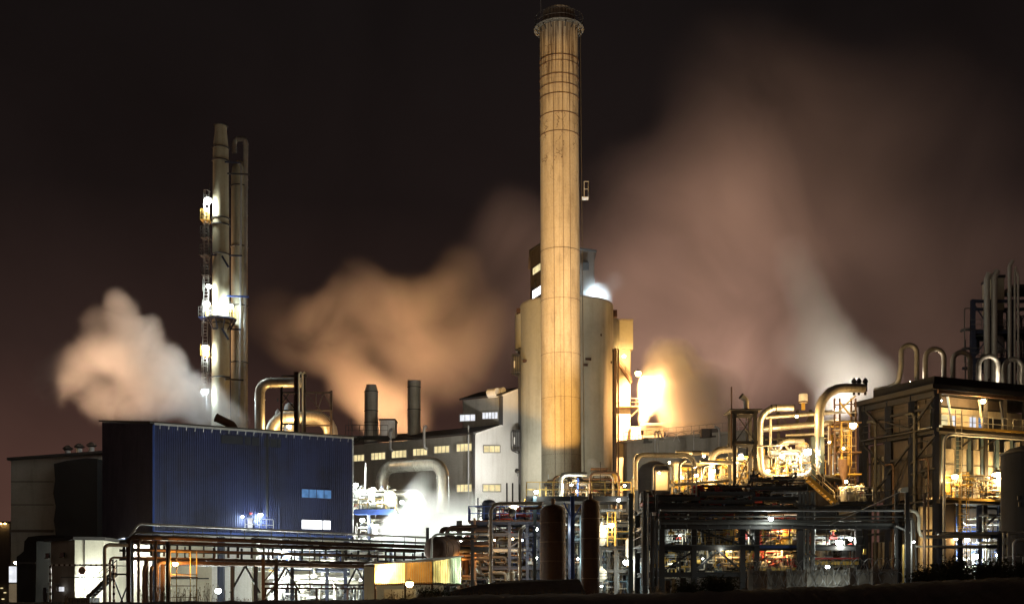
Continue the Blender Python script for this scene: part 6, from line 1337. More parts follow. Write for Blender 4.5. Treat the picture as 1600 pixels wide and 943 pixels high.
# ================================================================ clad building at the east with roof loops
EC = V((xx(1462, 95), 95, 0)); EL = V((-.40, .916, 0)); ER = V((.916, .40, 0))
def clad_building():
    t = thing('furnace_building', 'tall clad furnace building in a dark steel frame with lamp-lit galleries', 'building', EC)
    up = lambda p, z: V((p.x, p.y, z)); LL, LR = 9.0, 16.0
    z1 = zz(602, 95); zg = zz(668, 95); zl = zz(780, 95)
    def onl(px, py): k = (px - HX) / F; s = (k * EC.y - EC.x) / (EL.x - k * EL.y); p = EC + EL * s; return s, zz(py, p.y)
    def onr(px, py): k = (px - HX) / F; s = (k * EC.y - EC.x) / (ER.x - k * ER.y); p = EC + ER * s; return s, zz(py, p.y)
    inn = .7
    # cladding skins set back behind the frame
    def skin(nm, base, dr, s0, s1, za, zb, mat, off, lab=None, thick=.2):
        nrm = V((dr.y, -dr.x, 0)); nrm = nrm if nrm.y > 0 else -nrm
        m = MB(); p = base + nrm * off; m.prism([up(p + dr * s0, za), up(p + dr * s1, za), up(p + dr * s1, zb), up(p + dr * s0, zb)], nrm * thick); o = m.build(nm, M[mat], t, 0)
        if lab: o['label'] = lab
        return o
    # flank
    s0, s1, s2 = onl(1424, 700)[0], onl(1387, 700)[0], onl(1352, 700)[0]
    for a, b in ((.1, s0 - .1), (s0 + .1, s1 - .1), (s1 + .1, s2 - .1)):
        skin('cladding_panel', EC, EL, a, b, zg + .3, z1 - .4, 'clad', .5); skin('cladding_panel', EC, EL, a, b, zl + .3, zg - .5, 'clad', .5)
    skin('back_wall', EC, EL, 0, LL, 0, zl - .3, 'clad', 2.0)
    o = skin('ribbed_panel', EC, EL, onl(1384, 700)[0], onl(1356, 700)[0], zz(765, 100), zz(710, 100), 'panel', .38, 'cream ribbed panel')
    for k in range(5): s = onl(1356 + 6.5 * k, 700)[0]; part('panel_rib', M['clad'], t, 'bar', up(EC + EL * s, zz(765, 100)), up(EC + EL * s, zz(710, 100)), .12)
    o = skin('ribbed_panel', EC, EL, onl(1392, 700)[0], onl(1356, 700)[0], zz(886, 100), zz(845, 100), 'panel', .9, 'pale ribbed panel near the ground')
    for k in range(6): s = onl(1358 + 6.5 * k, 700)[0]; part('panel_rib', M['clad'], t, 'bar', up(EC + EL * s, zz(886, 100)), up(EC + EL * s, zz(845, 100)), .12)
    for s in (.0, s0, s1, s2, LL): part('post', M['navy'], t, 'ibeam', up(EC + EL * s, 0), up(EC + EL * s, z1 - .3), .42, .42)
    for z in (zl, zg, z1 - .45): part('beam', M['steel'], t, 'bar', up(EC + EL * -.1, z - .22), up(EC + EL * (s2 + .3), z - .22), .36, .44)
    for a, b, za, zb in ((s0, 0, zg + .2, z1 - .8), (s1, s2, zg + .2, z1 - .8), (s1, s0, zg + 1.2, zg + .2), (s0, 0, zz(724, 97), zg - .6), (s1, s2, zz(730, 100), zg - .6), (0, s0, zz(735, 97), zl + 2.3), (s1, s0, zz(735, 97), zg - 1.0), (s2, s1, zl + .3, zl + 2.4), (s2, s1, 2.2, 5)):
        part('brace', M['steel'], t, 'bar', up(EC + EL * a - V((.1, .22, 0)), za), up(EC + EL * b - V((.1, .22, 0)), zb), .16)
    m = MB(); pts = [up(EC + EL * (s * .5), zz(690, 97) - (s - 3) ** 2 * .09) for s in range(0, 13)]; m.tube(pts, .07, .3, 8); m.build('draped_cable', M['steel'], t)
    part('cladding_joint', M['roof'], t, 'bar', up(EC + EL * .2 + V((0, .45, 0)), zz(632, 97)), up(EC + EL * s2 + V((0, .45, 0)), zz(640, 101)), .05); part('cladding_joint', M['roof'], t, 'bar', up(EC + EL * .2 + V((0, .45, 0)), zz(715, 97)), up(EC + EL * s2 + V((0, .45, 0)), zz(722, 101)), .05)
    for k, (px, r_, mt) in enumerate(((1372, .11, 'grey'), (1400, .08, 'rust'), (1433, .12, 'grey'), (1455, .07, 'rust'))):
        s = onl(px, 700)[0]; m = MB(); q0 = EC + EL * s + V((-.35, -.35, 0)); m.tube([up(q0, .2), up(q0, z1 - 2 - k % 2 * 4), up(q0 + EL * 1.0, z1 - 2 - k % 2 * 4)], r_, .4, 10, flange=2.2); m.build('flank_pipe', M[mt], t)
    for z in (zl - 2.5, (zl + zg) / 2 + .8, (zg + z1) / 2): part('girt', M['steel'], t, 'bar', up(EC + EL * .2 + V((0, .3, 0)), z), up(EC + EL * s2 + V((0, .3, 0)), z), .14, .2)
    part('round_hatch', M['black'], t, 'ring', up(EC + EL * onl(1450, 740)[0] + V((-.1, .25, 0)), zz(738, 96)), .34, .13, (EL.y, -EL.x, 0), 20)
    # front (east running) side: upper gallery, mid panels, ground floor
    skin('upper_wall', EC, ER, .4, LR, zz(632, 97), z1 - .5, 'clad', 1.6); skin('gallery_back_wall', EC, ER, .4, LR, zg, zz(632, 97), 'panel', 2.3)
    for a, b, mt, lb in ((1467, 1477, 'teal', 'greenish lit stair window'), (1497, 1512, 'win', None), (1517, 1523, 'winwhite', None), (1547, 1556, 'winwhite', None), (1561, 1572, 'winblue', None), (1577, 1596, 'glass', None)):
        s_a, s_b = onr(a, 650)[0], onr(b, 650)[0]; top = 618 if a < 1480 else 641
        o = skin('window', EC, ER, s_a, s_b, zz(666, 96), zz(top, 96), mt, 2.2 if a > 1480 else .9, lb, .06)
    n = 9
    for k in range(n):      # mid level: cream panels between dark stanchions
        a, b = .5 + k * (LR - .6) / n, .5 + (k + 1) * (LR - .6) / n - .25; skin('wall_panel', EC, ER, a, b, zl + .2, zz(697, 96), 'panel', 1.5)
        part('panel_joint', M['clad'], t, 'bar', up(EC + ER * a + V((-.6, 1.25, 0)), zz(722, 96)), up(EC + ER * b + V((-.6, 1.25, 0)), zz(722, 96)), .05)
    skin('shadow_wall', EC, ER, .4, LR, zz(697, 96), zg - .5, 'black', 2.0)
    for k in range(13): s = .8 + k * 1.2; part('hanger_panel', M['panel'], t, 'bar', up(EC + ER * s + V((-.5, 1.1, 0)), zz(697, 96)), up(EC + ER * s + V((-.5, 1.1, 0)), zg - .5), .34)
    for px in (1484, 1507, 1526, 1547, 1570, 1592): s = onr(px, 700)[0]; part('stanchion', M['teal'], t, 'ibeam', up(EC + ER * s + V((-.3, .9, 0)), zl), up(EC + ER * s + V((-.3, .9, 0)), zg - .4), .28, .28)
    for a, b in ((1500, 1520), (1530, 1556)): part('brace', M['steel'], t, 'bar', up(EC + ER * onr(a, 700)[0], zz(697, 95)), up(EC + ER * onr(b, 680)[0], zz(679, 95)), .12)
    # galleries
    for z, w, mt in ((zg, 1.6, 'yellow'), (zl, 1.8, 'yellow')):
        nrm = V((-ER.y, ER.x, 0)); part('gallery_deck', M['steel'], t, 'obox', up(EC + ER * (LR / 2) + nrm * .3, z - .15), ER * (LR / 2 + .1), nrm * w / 2, V((0, 0, .15)))
        part('toe_board', M[mt], t, 'bar', up(EC + ER * .2 - nrm * (w / 2 - .3 + .05), z + .08), up(EC + ER * LR - nrm * (w / 2 - .3 + .05), z + .08), .05, .2)
        railing(t, [up(EC + ER * .1 - nrm * .5, z), up(EC + ER * LR - nrm * .5, z)], M['cream'] if z == zg else M['rust'], 1.15, 1.1, .05)
        railing(t, [up(EC + EL * .1 - V((.5, .4, 0)), z), up(EC + EL * s2 - V((.5, .4, 0)), z)], M['steel'], 1.15, 1.2, .05)
        part('gallery_deck', M['steel'], t, 'obox', up(EC + EL * (s2 / 2) - V((.3, .2, 0)), z - .1), EL * (s2 / 2), V((.3, .13, 0)), V((0, 0, .06)))
    for px, za, zb in ((1540, 0, z1 - .4), (1570, zg, z1 - .4), (1600, 0, z1 - .4)): s = onr(px, 650)[0]; part('post', M['steel'], t, 'ibeam', up(EC + ER * s, za), up(EC + ER * s, zb), .26, .26)
    for px in (1498, 1547, 1580): s = onr(px, 650)[0]; o = part('raking_strut', M['cream'], t, 'bar', up(EC + ER * s + V((0, 1.3, 0)), zg), up(EC + ER * (s - .7) + V((0, 1.0, 0)), z1 - .6), .15)
    m = MB(); m.prism([up(EC + V((-.5, -.7, 0)), z1 - .35), up(EC + ER * LR + V((.2, -.6, 0)), z1 - .35), up(EC + ER * LR + EL * LL, z1 - .35), up(EC + EL * (LL + .3) + V((-.5, 0, 0)), z1 - .35)], (0, 0, .4)); m.build('roof', M['roof'], t, 0)
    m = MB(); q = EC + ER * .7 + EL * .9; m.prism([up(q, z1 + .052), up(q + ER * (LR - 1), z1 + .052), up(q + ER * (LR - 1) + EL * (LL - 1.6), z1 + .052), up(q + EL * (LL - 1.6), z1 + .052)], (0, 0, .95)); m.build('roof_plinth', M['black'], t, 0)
    part('roof_bearer', M['rust'], t, 'bar', up(EC - V((0, .5, 0)), z1 - .55), up(EC + ER * LR - V((0, .5, 0)), z1 - .55), .16, .3)
    # ground floor
    skin('ground_wall', EC, ER, .4, onr(1508, 850)[0], 0, zl - .4, 'panel', 2.2); skin('ground_wall', EC, ER, onr(1538, 850)[0], LR, 0, zl - .4, 'clad', 2.2)
    skin('bay_back_wall', EC, ER, 3, 10, 0, zl - .4, 'white', 6)
    for px in (1468, 1500, 1530, 1562): s = onr(px, 850)[0]; part('post', M['navy'], t, 'ibeam', up(EC + ER * s, 0), up(EC + ER * s, zl - .3), .34, .34)
    part('canopy', M['steel'], t, 'obox', up(EC + ER * 6.2 - V((0, 1, 0)), zz(803, 95)), ER * 1.5, V((-.2, .5, 0)), V((0, 0, .08))); part('brace', M['steel'], t, 'bar', up(EC + ER * 5 - V((0, 1.2, 0)), zz(818, 95)), up(EC + ER * 6 - V((0, 1.2, 0)), zz(804, 95)), .14)
    c = thing('gallery_machinery', 'row of valves and small pipes on the lamp-lit lower gallery', 'pipework', up(EC + ER * 5, zl)); a, b = EC + ER * .8, EC + ER * 12
    clutter(c, (a.x, b.x, a.y + .9, a.y + 2.6, zl + .1, zl + 2.2), 34, ('cream', 'rust', 'alu', 'galv', 'yellow'), 81, (.04, .12), .55, 14, 3)
    c = thing('ground_machinery', 'glaring white pipework at the ground floor bay of the clad building', 'pipework', up(EC + ER * 6, 0))
    clutter(c, (a.x + 2, b.x, a.y + 1, a.y + 4, .3, zl - 1), 40, ('white', 'cream', 'galv', 'blue', 'alu'), 82, (.04, .13), .5, 10, 2)
    ld = thing('gallery_ladder', 'yellow caged ladder between the ground and the lower gallery', 'ladder', up(EC + ER * 2.4 - V((0, 1, 0)), 0)); p = EC + ER * onr(1498, 800)[0] - V((0, .9, 0)); ladder(ld, up(p, 3), up(p, zl + 2.2), (1, 0, 0), M['yellow'], .6, .36, True)
    ld = thing('gallery_ladder', 'thin pale ladder between the lower and the upper gallery', 'ladder', up(EC + ER * 1.5 - V((0, 1, 0)), zl)); p = EC + ER * onr(1492, 700)[0] - V((0, .8, 0)); ladder(ld, up(p, zl), up(p, zg + 1.5), (1, 0, 0), M['cream'], .5, .36, False)
    pipe('gallery_pipe', 'pale pipe rising at the building corner and running along under the upper gallery', [up(EC - V((-.2, 1.1, 0)) + ER * .1, 2), up(EC - V((-.2, 1.1, 0)) + ER * .1, zz(677, 94)), up(EC + ER * LR - V((0, 1.1, 0)), zz(679, 95))], .13, 'galv', .8, 12, 2.2)
    # five roof loops
    for i, (a, b, top) in enumerate(((1408, 1432.5, 539), (1446, 1475, 545), (1489, 1516, 550), (1529, 1560, 556), (1569, 1597, 561))):
        Yl = 100.5 if not i else 97 + i * .9; k = Yl / F; zb = 612
        lb = ('tallest roof loop pipe with an S-bent tail on the west end', 'second roof loop pipe from the west, plain hoop', 'middle roof loop pipe of the five', 'fourth roof loop pipe, before the pale tower pipes', 'lowest and easternmost roof loop pipe')[i]
        pts = [W(a, zb, Yl), W(a, top, Yl), W(b, top, Yl), W(b, zb, Yl)]
        if i == 0: pts = [W(1367, 609, Yl + 3), W(1386, 606.5, Yl + 2), W(1404, 597, Yl + .4), W(1408, 572, Yl), W(1408, top, Yl), W(b, top, Yl), W(b, zb, Yl)]
        pipe('roof_loop', lb, pts, 3.9 * k, 'stackgrey', (b - a) * .49 * k, 18, None, group='hooped pipes along the furnace roof')
    for i, px in enumerate((1334.5, 1342, 1352)):
        c = W(px, 599.5, 94.2); o = thing('roof_cowl', ('westernmost of three small black roof cowls', 'middle of three small black roof cowls', 'easternmost of three small black roof cowls')[i], 'vent', c, 'black roof cowls by the arching pipe')
        m = MB(); m.lathe(c, [(.17, -.6), (.17, .1), (.24, .15), (.2, .3), (.05, .5)], 12); m.build('cowl', M['black'], o); part('stem', M['steel'], o, 'cyl', c + V((0, 0, -.9)), c + V((0, 0, -.55)), .1, seg=8)
    G = 'lamps on the galleries of the clad building'
    nrm = V((-ER.y, ER.x, 0))
    for px, py, off, r, pw, kd, lb in ((1523, 629, -.9, .26, 900, 'ly', 'warm lamp high on the upper gallery'), (1485, 745, -.5, .3, 700, 'ly', 'warm lamp at the corner end of the lower gallery'), (1550, 744, -.55, .55, 1500, 'ly', 'biggest glaring lamp on the lower gallery'), (1563, 741, -.55, .34, 600, 'ly', 'lamp just east of the biggest on the lower gallery'), (1487, 840, -.5, .26, 260, 'ly', 'warm lamp in the ground floor under the cream pipe'), (1522, 842, .8, .3, 1300, 'lw', 'glaring white lamp in the ground floor bay'), (1527, 868, .2, .34, 700, 'lw', 'low white lamp near the bushes in the ground floor bay'), (1565, 866, .4, .2, 340, 'lc', 'bluish lamp at the east ground floor post'), (1477, 624, .5, .12, 90, 'lc', 'greenish lamp at the stair window of the upper gallery'), (1590, 846, .4, .12, 200, 'lw', 'small white lamp behind the dark tank foot')):
        s, z = onr(px, py); lamp(up(EC + ER * s + nrm * off, z), kd, pw, lb, r, up(EC + ER * s + nrm * (off + 2), z - .6) if r < .5 else None, G)
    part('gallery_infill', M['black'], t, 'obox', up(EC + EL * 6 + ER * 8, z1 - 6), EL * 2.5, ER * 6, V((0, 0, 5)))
clad_building()

def east_extras():
    # dark tank at the photo edge
    Y = 84; t = thing('dark_tank', 'huge dark blue grey tank cut by the photo edge', 'tank', V((xx(1625, Y), Y, 0))); r = 57 * Y / F; c = V((xx(1625, Y), Y, 0))
    part('shell', M['tank'], t, 'lathe', c, [(r, 0), (r, zz(708, Y)), (r * .8, zz(700, Y)), (.05, zz(690, Y))], 64)
    part('roof_rim', M['steel'], t, 'ring', c + V((0, 0, zz(708, Y))), r, .09, seg=64)
    for px, py in ((1577, 780), (1578, 790)): k = (px - 1625) / 57; part('gauge', M['grey'], t, 'box', (xx(px, Y), Y - r * math.sqrt(max(0, 1 - k * k)) - .1, zz(py, Y)), .15, .15, .3)
    # steel tower behind the furnace roof
    Yt = 132; s = Yt / F; tw = thing('pipe_tower', 'dark navy steel tower full of platforms behind the roof loops', 'steel frame', W(1570, 600, Yt))
    xs = [xx(p, Yt) for p in (1520, 1548, 1582, 1618)]; zs = [zz(p, Yt) for p in (640, 596, 560, 516, 468)]
    steel_frame(tw, V((0, Yt, zs[0])), UX, V((.375, .927, 0)), xs, [0, 4], zs, M['navy'], .45, .35, [(0, 0, 0, '/'), (0, 0, 1, '\\'), (0, 0, 2, '/'), (0, 0, 3, '\\'), (1, 0, 1, '/'), (1, 0, 2, '\\'), (2, 0, 1, '\\'), (2, 0, 3, '/')], zs[1:4], M['steel'], zs[1:4], M['grey'])
    v = thing('tower_vessel', 'tan square vessel hung inside the navy pipe tower', 'vessel', W(1566, 510, Yt + 2)); part('shell', M['column'], v, 'bx', xx(1557, Yt), xx(1575, Yt), Yt + 1, Yt + 4, zz(480, Yt), zz(430, Yt)); part('cap', M['steel'], v, 'bx', xx(1556, Yt), xx(1576, Yt), Yt + .8, Yt + 4.2, zz(430, Yt), zz(426, Yt)); part('lower_skirt', M['clad'], v, 'bx', xx(1558, Yt), xx(1574, Yt), Yt + 1.1, Yt + 3.9, zz(520, Yt), zz(480, Yt) - .01)
    G = 'hook topped pipes of the navy pipe tower'
    for px, top, r, bx_, lb in ((1542, 427, 4.6, 4, 'westernmost fat pipe of the pipe tower with a dark bent top'), (1553.5, 423, 4.6, 5, 'second fat pipe of the pipe tower, slightly taller and bent east'), (1577.5, 407, 3.0, 5, 'tallest slim pipe of the pipe tower with hooked top'), (1585.5, 417, 1.7, 2, 'thin pipe east of the tallest tower pipe'), (1591, 424, 1.7, -3, 'easternmost thin pipe of the pipe tower')):
        pipe('tower_pipe', lb, [W(px, 620, Yt - .8), W(px, top + 9, Yt - .8), W(px + bx_, top, Yt - .8)], r * s, 'stackgrey', .6, 14, 4.4, group=G)
    clutter(tw, (xs[0], xs[-1], Yt + .5, Yt + 4, zs[0], zs[-1]), 26, ('steel', 'grey', 'galv', 'navy'), 91, (.06, .2), .6, 4, 2)
    part('roof_slab', M['steel'], tw, 'bx', xx(1590, Yt), xx(1640, Yt), Yt + 1, Yt + 5, zz(446, Yt), zz(440, Yt))
    # goalpost pipes low at the edge
    pipe('edge_loop_pipe', 'pale loop pipe low beside the dark tank', [W(1584, 905, 72), W(1584, 843, 72), W(1620, 843, 72)], .1, 'galv', .35, 12)
    pipe('edge_pipe', 'horizontal pale pipe with flange meeting the dark tank', [W(1466, 834, 76), W(1610, 832, 78)], .09, 'galv', .3, 10, 1.6)
    rk = thing('low_pipe_rack', 'low dark rack crossing in front of the glaring ground floor bay', 'pipe rack', W(1530, 900, 77))
    for py in (833, 838, 854): part('beam', M['navy'], rk, 'bar', W(1462, py, 77), W(1575, py - 1, 77.6), .14, .22)
    for px in (1468, 1500, 1562): part('post', M['navy'], rk, 'ibeam', V((xx(px, 77), 77.1, 0)), W(px, 832, 77.1), .24, .24)
    for px in (1568, 1575): part('standpipe', M['galv'], rk, 'bar', W(px, 905, 76), W(px, 832, 76), .12)
    rl = thing('yard_railing', 'white yard railing low beside the dark tank', 'railing', W(1590, 890, 73)); railing(rl, [W(1572, 893, 73), W(1625, 893, 73)], M['white'], 1.0, .6, .05)
    # pale boundary wall with razor wire
    A, B = W(1172, 890, 52), W(1403, 885, 45); A.z = B.z = 0; d = (B - A); L = d.length; u = d / L
    w = thing('boundary_wall', 'pale concrete boundary wall below tangled razor wire', 'wall', A)
    za, zb = zz(891, 52), zz(888, 45); n = 7
    for i in range(n):
        p, q = A + d * (i / n), A + d * ((i + 1) / n - .004); m = MB(); h0, h1 = za + (zb - za) * i / n, za + (zb - za) * (i + 1) / n
        m.prism([p, q, q + V((0, 0, h1)), p + V((0, 0, h0))], (0, .18, 0)); m.build('wall_panel', M['conc'], w, 0)
        part('post', M['conc'], w, 'box', p + V((0, -.02, h0 / 2 + .02)), .2, .3, h0 + .1)
    for k, (off, rr_, lb) in enumerate(((-.22, .30, 'razor wire coil hanging in front of the pale wall'), (.05, .34, 'razor wire coil lying on top of the pale wall'))):
        z0 = (za if k else za - .5); path = []; N_ = 640
        for i in range(N_): f = i / N_; a = f * 2 * math.pi * 46; path.append(A + d * f + V((0, off + math.cos(a) * rr_, z0 + (zb - za) * f + .1 + math.sin(a) * rr_)) + u * (.14 * math.sin(a * 1.7)))
        m = MB(); m.sweep(path, .012, 4); solo('razor_wire', lb, 'wire', M['galv'], m)
    lamp(W(1270, 931, 47), 'lw', 34, 'added unseen lamp brightening the pale boundary wall from its foot', .1, W(1272, 915, 49))  # added lamp kept below the bank crest to lift the wall
east_extras()

# ================================================================ bushes and dry stalks along the bank
def bush(px, py, Y, w, h, n, lab, seed):
    q = random.Random(seed); c = W(px, py, Y); k = Y / F; t = thing('bush', lab, 'bush', c); W_, H_ = w * k / 2, h * k
    br = MB(); lf = MB()
    for i in range(26):
        a = q.uniform(0, 2 * math.pi); rr = q.random() ** .6; tip = c + V((math.cos(a) * W_ * rr, math.sin(a) * W_ * .6 * rr, H_ * q.uniform(.35, 1.0) * (1 - .45 * rr)))
        b = c + V((math.cos(a) * W_ * .25 * rr, math.sin(a) * W_ * .2, -.3)); mid = b.lerp(tip, .55) + V((0, 0, H_ * .12)); br.sweep([b, mid, tip], [.03, .018, .006], 4)
        for j in range(n):
            f = q.uniform(.2, 1.02); p = (b.lerp(mid, f / .55) if f < .55 else mid.lerp(tip, (f - .55) / .45)) + V((q.gauss(0, .16), q.gauss(0, .16), q.gauss(0, .14))); s = q.uniform(.03, .075)
            e1 = V((q.uniform(-1, 1), q.uniform(-1, 1), q.uniform(-1, 1))).normalized() * s; e2 = V((q.uniform(-1, 1), q.uniform(-1, 1), q.uniform(-1, 1))).normalized() * s * .6
            lf.add([p - e1, p + e2, p + e1, p - e2], [(0, 1, 2, 3)])
    br.build('branches', M['bark'], t); lf.build('foliage', M['leaf'], t, 0)
bush(1492, 906, 41, 100, 40, 150, 'large ragged dark bush before the ground floor lamps', 1); bush(1562, 904, 40, 96, 34, 130, 'lower bush spreading towards the dark tank', 2)
bush(1120, 923, 44, 60, 28, 90, 'small dark bush against the glinting lamps beside the pale wall', 3); bush(1075, 925, 45, 60, 18, 60, 'low scrubby bush west of the small one', 4); bush(1442, 908, 40, 44, 20, 60, 'tiny scrub at the foot of the boom mast', 5); bush(1610, 900, 40, 60, 30, 80, 'bush cut by the photo edge beside the dark tank', 6)
bush(672, 933, 57, 76, 18, 70, 'reddish lit scrub under the orange lamp', 7)
def stalks():
    q = random.Random(9); m = MB()
    for x0, x1, y0, n, hh in ((215, 330, 938, 110, 34), (330, 480, 938, 60, 14), (100, 150, 940, 40, 26), (600, 690, 934, 80, 20), (700, 1000, 928, 160, 16), (1010, 1180, 922, 70, 13), (480, 600, 937, 40, 10)):
        for i in range(n):
            px = q.uniform(x0, x1); Y = 58 - max(0, (px - 400)) * .018; b = W(px, y0 + 2, Y); b.z -= .15; h = q.uniform(.35, 1) * hh * Y / F
            l = q.gauss(0, .16) * h; p1, p2 = b + V((l * .4, 0, h * .6)), b + V((l, q.gauss(0, .05), h)); m.sweep([b, p1, p2], [.011, .008, .004], 3, False)
            if q.random() < .5: m.ball(p2, .022, .022, .05, 5, 3)
            for k in range(2): s = b.lerp(p2, q.uniform(.4, .9)); m.sweep([s, s + V((q.gauss(0, .12), 0, q.uniform(.03, .15)))], [.006, .003], 3, False)
    o = m.build('dry_weeds', M['wood'], None, 0); o['kind'] = 'stuff'; o['label'] = 'dry weed stalks along the dark bank'
stalks()
# ================================================================ steam
plume('steam_plume', 'white to orange steam cloud billowing west behind the blue hall roof', [(365, 655, 121, 40, 1.2), (335, 640, 121, 54, 1.5), (302, 622, 121, 62, 1.5), (268, 600, 122, 66, 1.4), (236, 568, 123, 66, 1.3), (210, 530, 124, 58, 1.2), (192, 492, 125, 44, 1.1), (182, 468, 125, 30, .8), (170, 548, 126, 50, .7), (140, 552, 126, 50, .4), (112, 575, 128, 60, .2), (236, 620, 122, 66, 1.0), (200, 640, 123, 60, .5), (160, 620, 125, 70, .22), (236, 512, 124, 34, .7), (272, 560, 123, 34, .7), (80, 600, 128, 60, .1), (190, 562, 124, 46, 1.0), (215, 590, 123, 50, 1.0), (150, 500, 126, 40, .3)], .25, (.97, .96, .94), .22, .1, .44, .36, 1.1, 8.3, rag=.42)
plume('steam_plume', 'orange lit steam cloud drifting behind the two roof stacks', [(590, 630, 186, 66, 1.0), (555, 600, 186, 66, 1.2), (525, 550, 188, 66, 1.2), (500, 500, 188, 60, 1.0), (535, 470, 188, 54, .9), (590, 470, 188, 66, .8), (640, 480, 189, 70, .8), (690, 460, 190, 60, .6), (640, 540, 188, 90, .55), (575, 520, 190, 60, .5), (700, 560, 190, 110, .3), (470, 540, 188, 70, .3), (745, 500, 190, 90, .22), (620, 650, 186, 80, .6), (430, 500, 188, 80, .1), (720, 420, 190, 60, .22), (560, 440, 188, 60, .25)], .09, (.97, .95, .92), .085, .1, .38, .4, 2.0, 11, rag=.14)
plume('steam_plume', 'dense glaring white steam pouring over the pipe bridge', [(640, 822, 112, 56, 1.5), (690, 820, 112, 60, 1.4), (735, 812, 112, 56, 1.1), (668, 795, 112, 50, 1.1), (755, 790, 112, 42, 1.0), (740, 778, 112, 30, .9), (705, 782, 112, 44, .8), (650, 770, 113, 34, .5), (615, 832, 112, 44, 1.3), (720, 842, 112, 56, 1.1), (660, 855, 112, 60, 1.1), (780, 812, 112, 46, .7), (770, 780, 112, 34, .5), (760, 835, 112, 50, .8), (665, 748, 114, 26, .3)], .26, (.98, .98, .97), .2, .1, .44, .34, 1.0, 5, rag=.4)
plume('steam_plume', 'fiery steam plume blazing above the small burner stack', [(1003.5, 674.1, 156, 8.8, 2.0), (1004.1, 665.6, 156, 9.9, 2.0), (1005.2, 655.0, 156, 13.2, 2), (1008.5, 642.3, 156, 18.7, 2), (1015.3, 627.5, 156, 26.4, 1.9), (1024.2, 608.4, 156, 37.4, 1.8), (1033.2, 591.4, 156, 39.6, 1.5), (1048.9, 608.4, 156, 46.2, 1.6), (1053.3, 631.7, 156, 41.8, 1.3), (1015.3, 585.1, 156, 22.0, 1.0), (1073.5, 619.0, 156, 79.2, 0.96), (1091.4, 648.7, 156, 79.2, 0.64), (1122.8, 616.9, 156, 79.2, 0.32), (1044.4, 563.9, 156, 60.7, 0.8), (1057.8, 572.4, 156, 52.8, 0.96), (1111.6, 655.0, 156, 58.1, 0.32), (1100.4, 606.3, 156, 58.1, 0.32), (1055.6, 655.0, 156, 33.0, 0.8)], .34, (.98, .96, .92), .3, .1, .46, .34, .7, 7, rag=.26)
plume('steam_plume', 'pale steam sheet rising aslant behind the arching yellow pipes', [(1375, 600, 113, 56, .9), (1345, 585, 113, 72, 1.0), (1315, 590, 113, 72, 1.0), (1315, 545, 114, 62, 1.0), (1288, 510, 114, 62, .95), (1266, 470, 115, 60, .8), (1250, 432, 116, 58, .6), (1238, 395, 116, 52, .35), (1285, 560, 114, 70, .7), (1245, 540, 115, 66, .3), (1310, 635, 112, 60, 1.1)], .13, (.97, .96, .93), .13, .1, .42, .4, 1.4, 2, drift=(1, 1, .45), rag=.3)
plume('steam_plume', 'small misty glow around the bluish lamp on the silo roof', [(921, 466, 156.5, 26, 1.4), (934, 460, 156, 28, 1.0), (944, 466, 156, 22, .8), (925, 446, 156.5, 24, .5), (960, 440, 156, 26, .2)], .13, (.97, .97, .97), .2, .1, .4, .4, .8, 4, rag=.25)
plume('steam_plume', 'small puff of steam at the silo foot behind the lit deck', [(935, 738, 118, 22, 1.2), (925, 722, 118, 14, 1.2), (950, 750, 118, 18, .8)], .25, (.97, .96, .95), .25, .1, .36, .3, .8, 6)
plume('smoke_drift', 'brownish smoke drifting wide across the night sky', [(945, 450, 250, 110, 1.0), (880, 400, 250, 110, .7), (805, 350, 250, 100, .65), (1000, 390, 250, 140, .85), (1080, 320, 250, 170, .6), (1150, 240, 250, 190, .36), (1220, 150, 250, 190, .2), (1180, 370, 250, 200, .5), (1310, 280, 250, 220, .26), (1430, 210, 250, 220, .13), (1040, 500, 250, 170, .9), (1170, 510, 250, 190, .7), (1340, 430, 250, 200, .42), (1100, 610, 250, 150, .9), (980, 570, 250, 140, .9), (1500, 420, 250, 190, .38), (1120, 110, 250, 150, .13), (770, 430, 250, 120, .4), (850, 500, 250, 130, .6), (740, 570, 250, 130, .5), (620, 600, 250, 130, .4), (1620, 400, 250, 150, .45), (1270, 590, 250, 160, .55), (1450, 570, 250, 150, .45), (1600, 560, 250, 130, .45), (1560, 250, 250, 170, .12), (960, 300, 250, 120, .2)], .016, (.95, .92, .90), .026, .1, .47, .36, 4.0, 15, kind='stuff', rag=.26, drift=(1, 1, .8))

# ================================================================ lamps that wash the steam, the chimney and the silos; most are added, unseen
def flood(p, aim, kind, power, size, label, col_=None, blend=.5, r=.25, soft=.4):
    t = lamp(p, kind, power, label, r, aim, None, .6, size, blend, soft=soft, hooded=True)
    if col_:
        for c in t.children:
            if c.type == 'LIGHT': c.data.color = col_
    return t
AM = (1.0, .56, .20)
flood(W(800, 800, 91), W(877, 452, 130), 'ly', 210000, 43, 'strong sodium floodlight on top of the railed rack aimed up at the chimney', (1.0, .53, .11), .12)
flood(W(1000, 800, 92), W(880, 290, 130), 'ly', 90000, 44, 'paler floodlight over the open bay aimed at the chimney top', (1.0, .79, .56), .5)
flood(W(1000, 720, 215), W(960, 420, 250), 'lo', 350000, 120, 'added unseen sodium floodlight lighting the smoke by the chimney', (1.0, .57, .40), .8)  # added far behind the plant, only to light the smoke
flood(W(1210, 720, 215), W(1160, 360, 250), 'lo', 160000, 120, 'added unseen sodium floodlight lighting the middle smoke', (1.0, .60, .47), .8)  # added light for the smoke, no plant stands there
flood(W(1335, 645, 107), W(1285, 540, 115), 'lw', 13000, 130, 'added unseen floodlight behind the arching pipe brightening the steam sheet', (1.0, .90, .76), .8)  # added so the steam sheet shows up
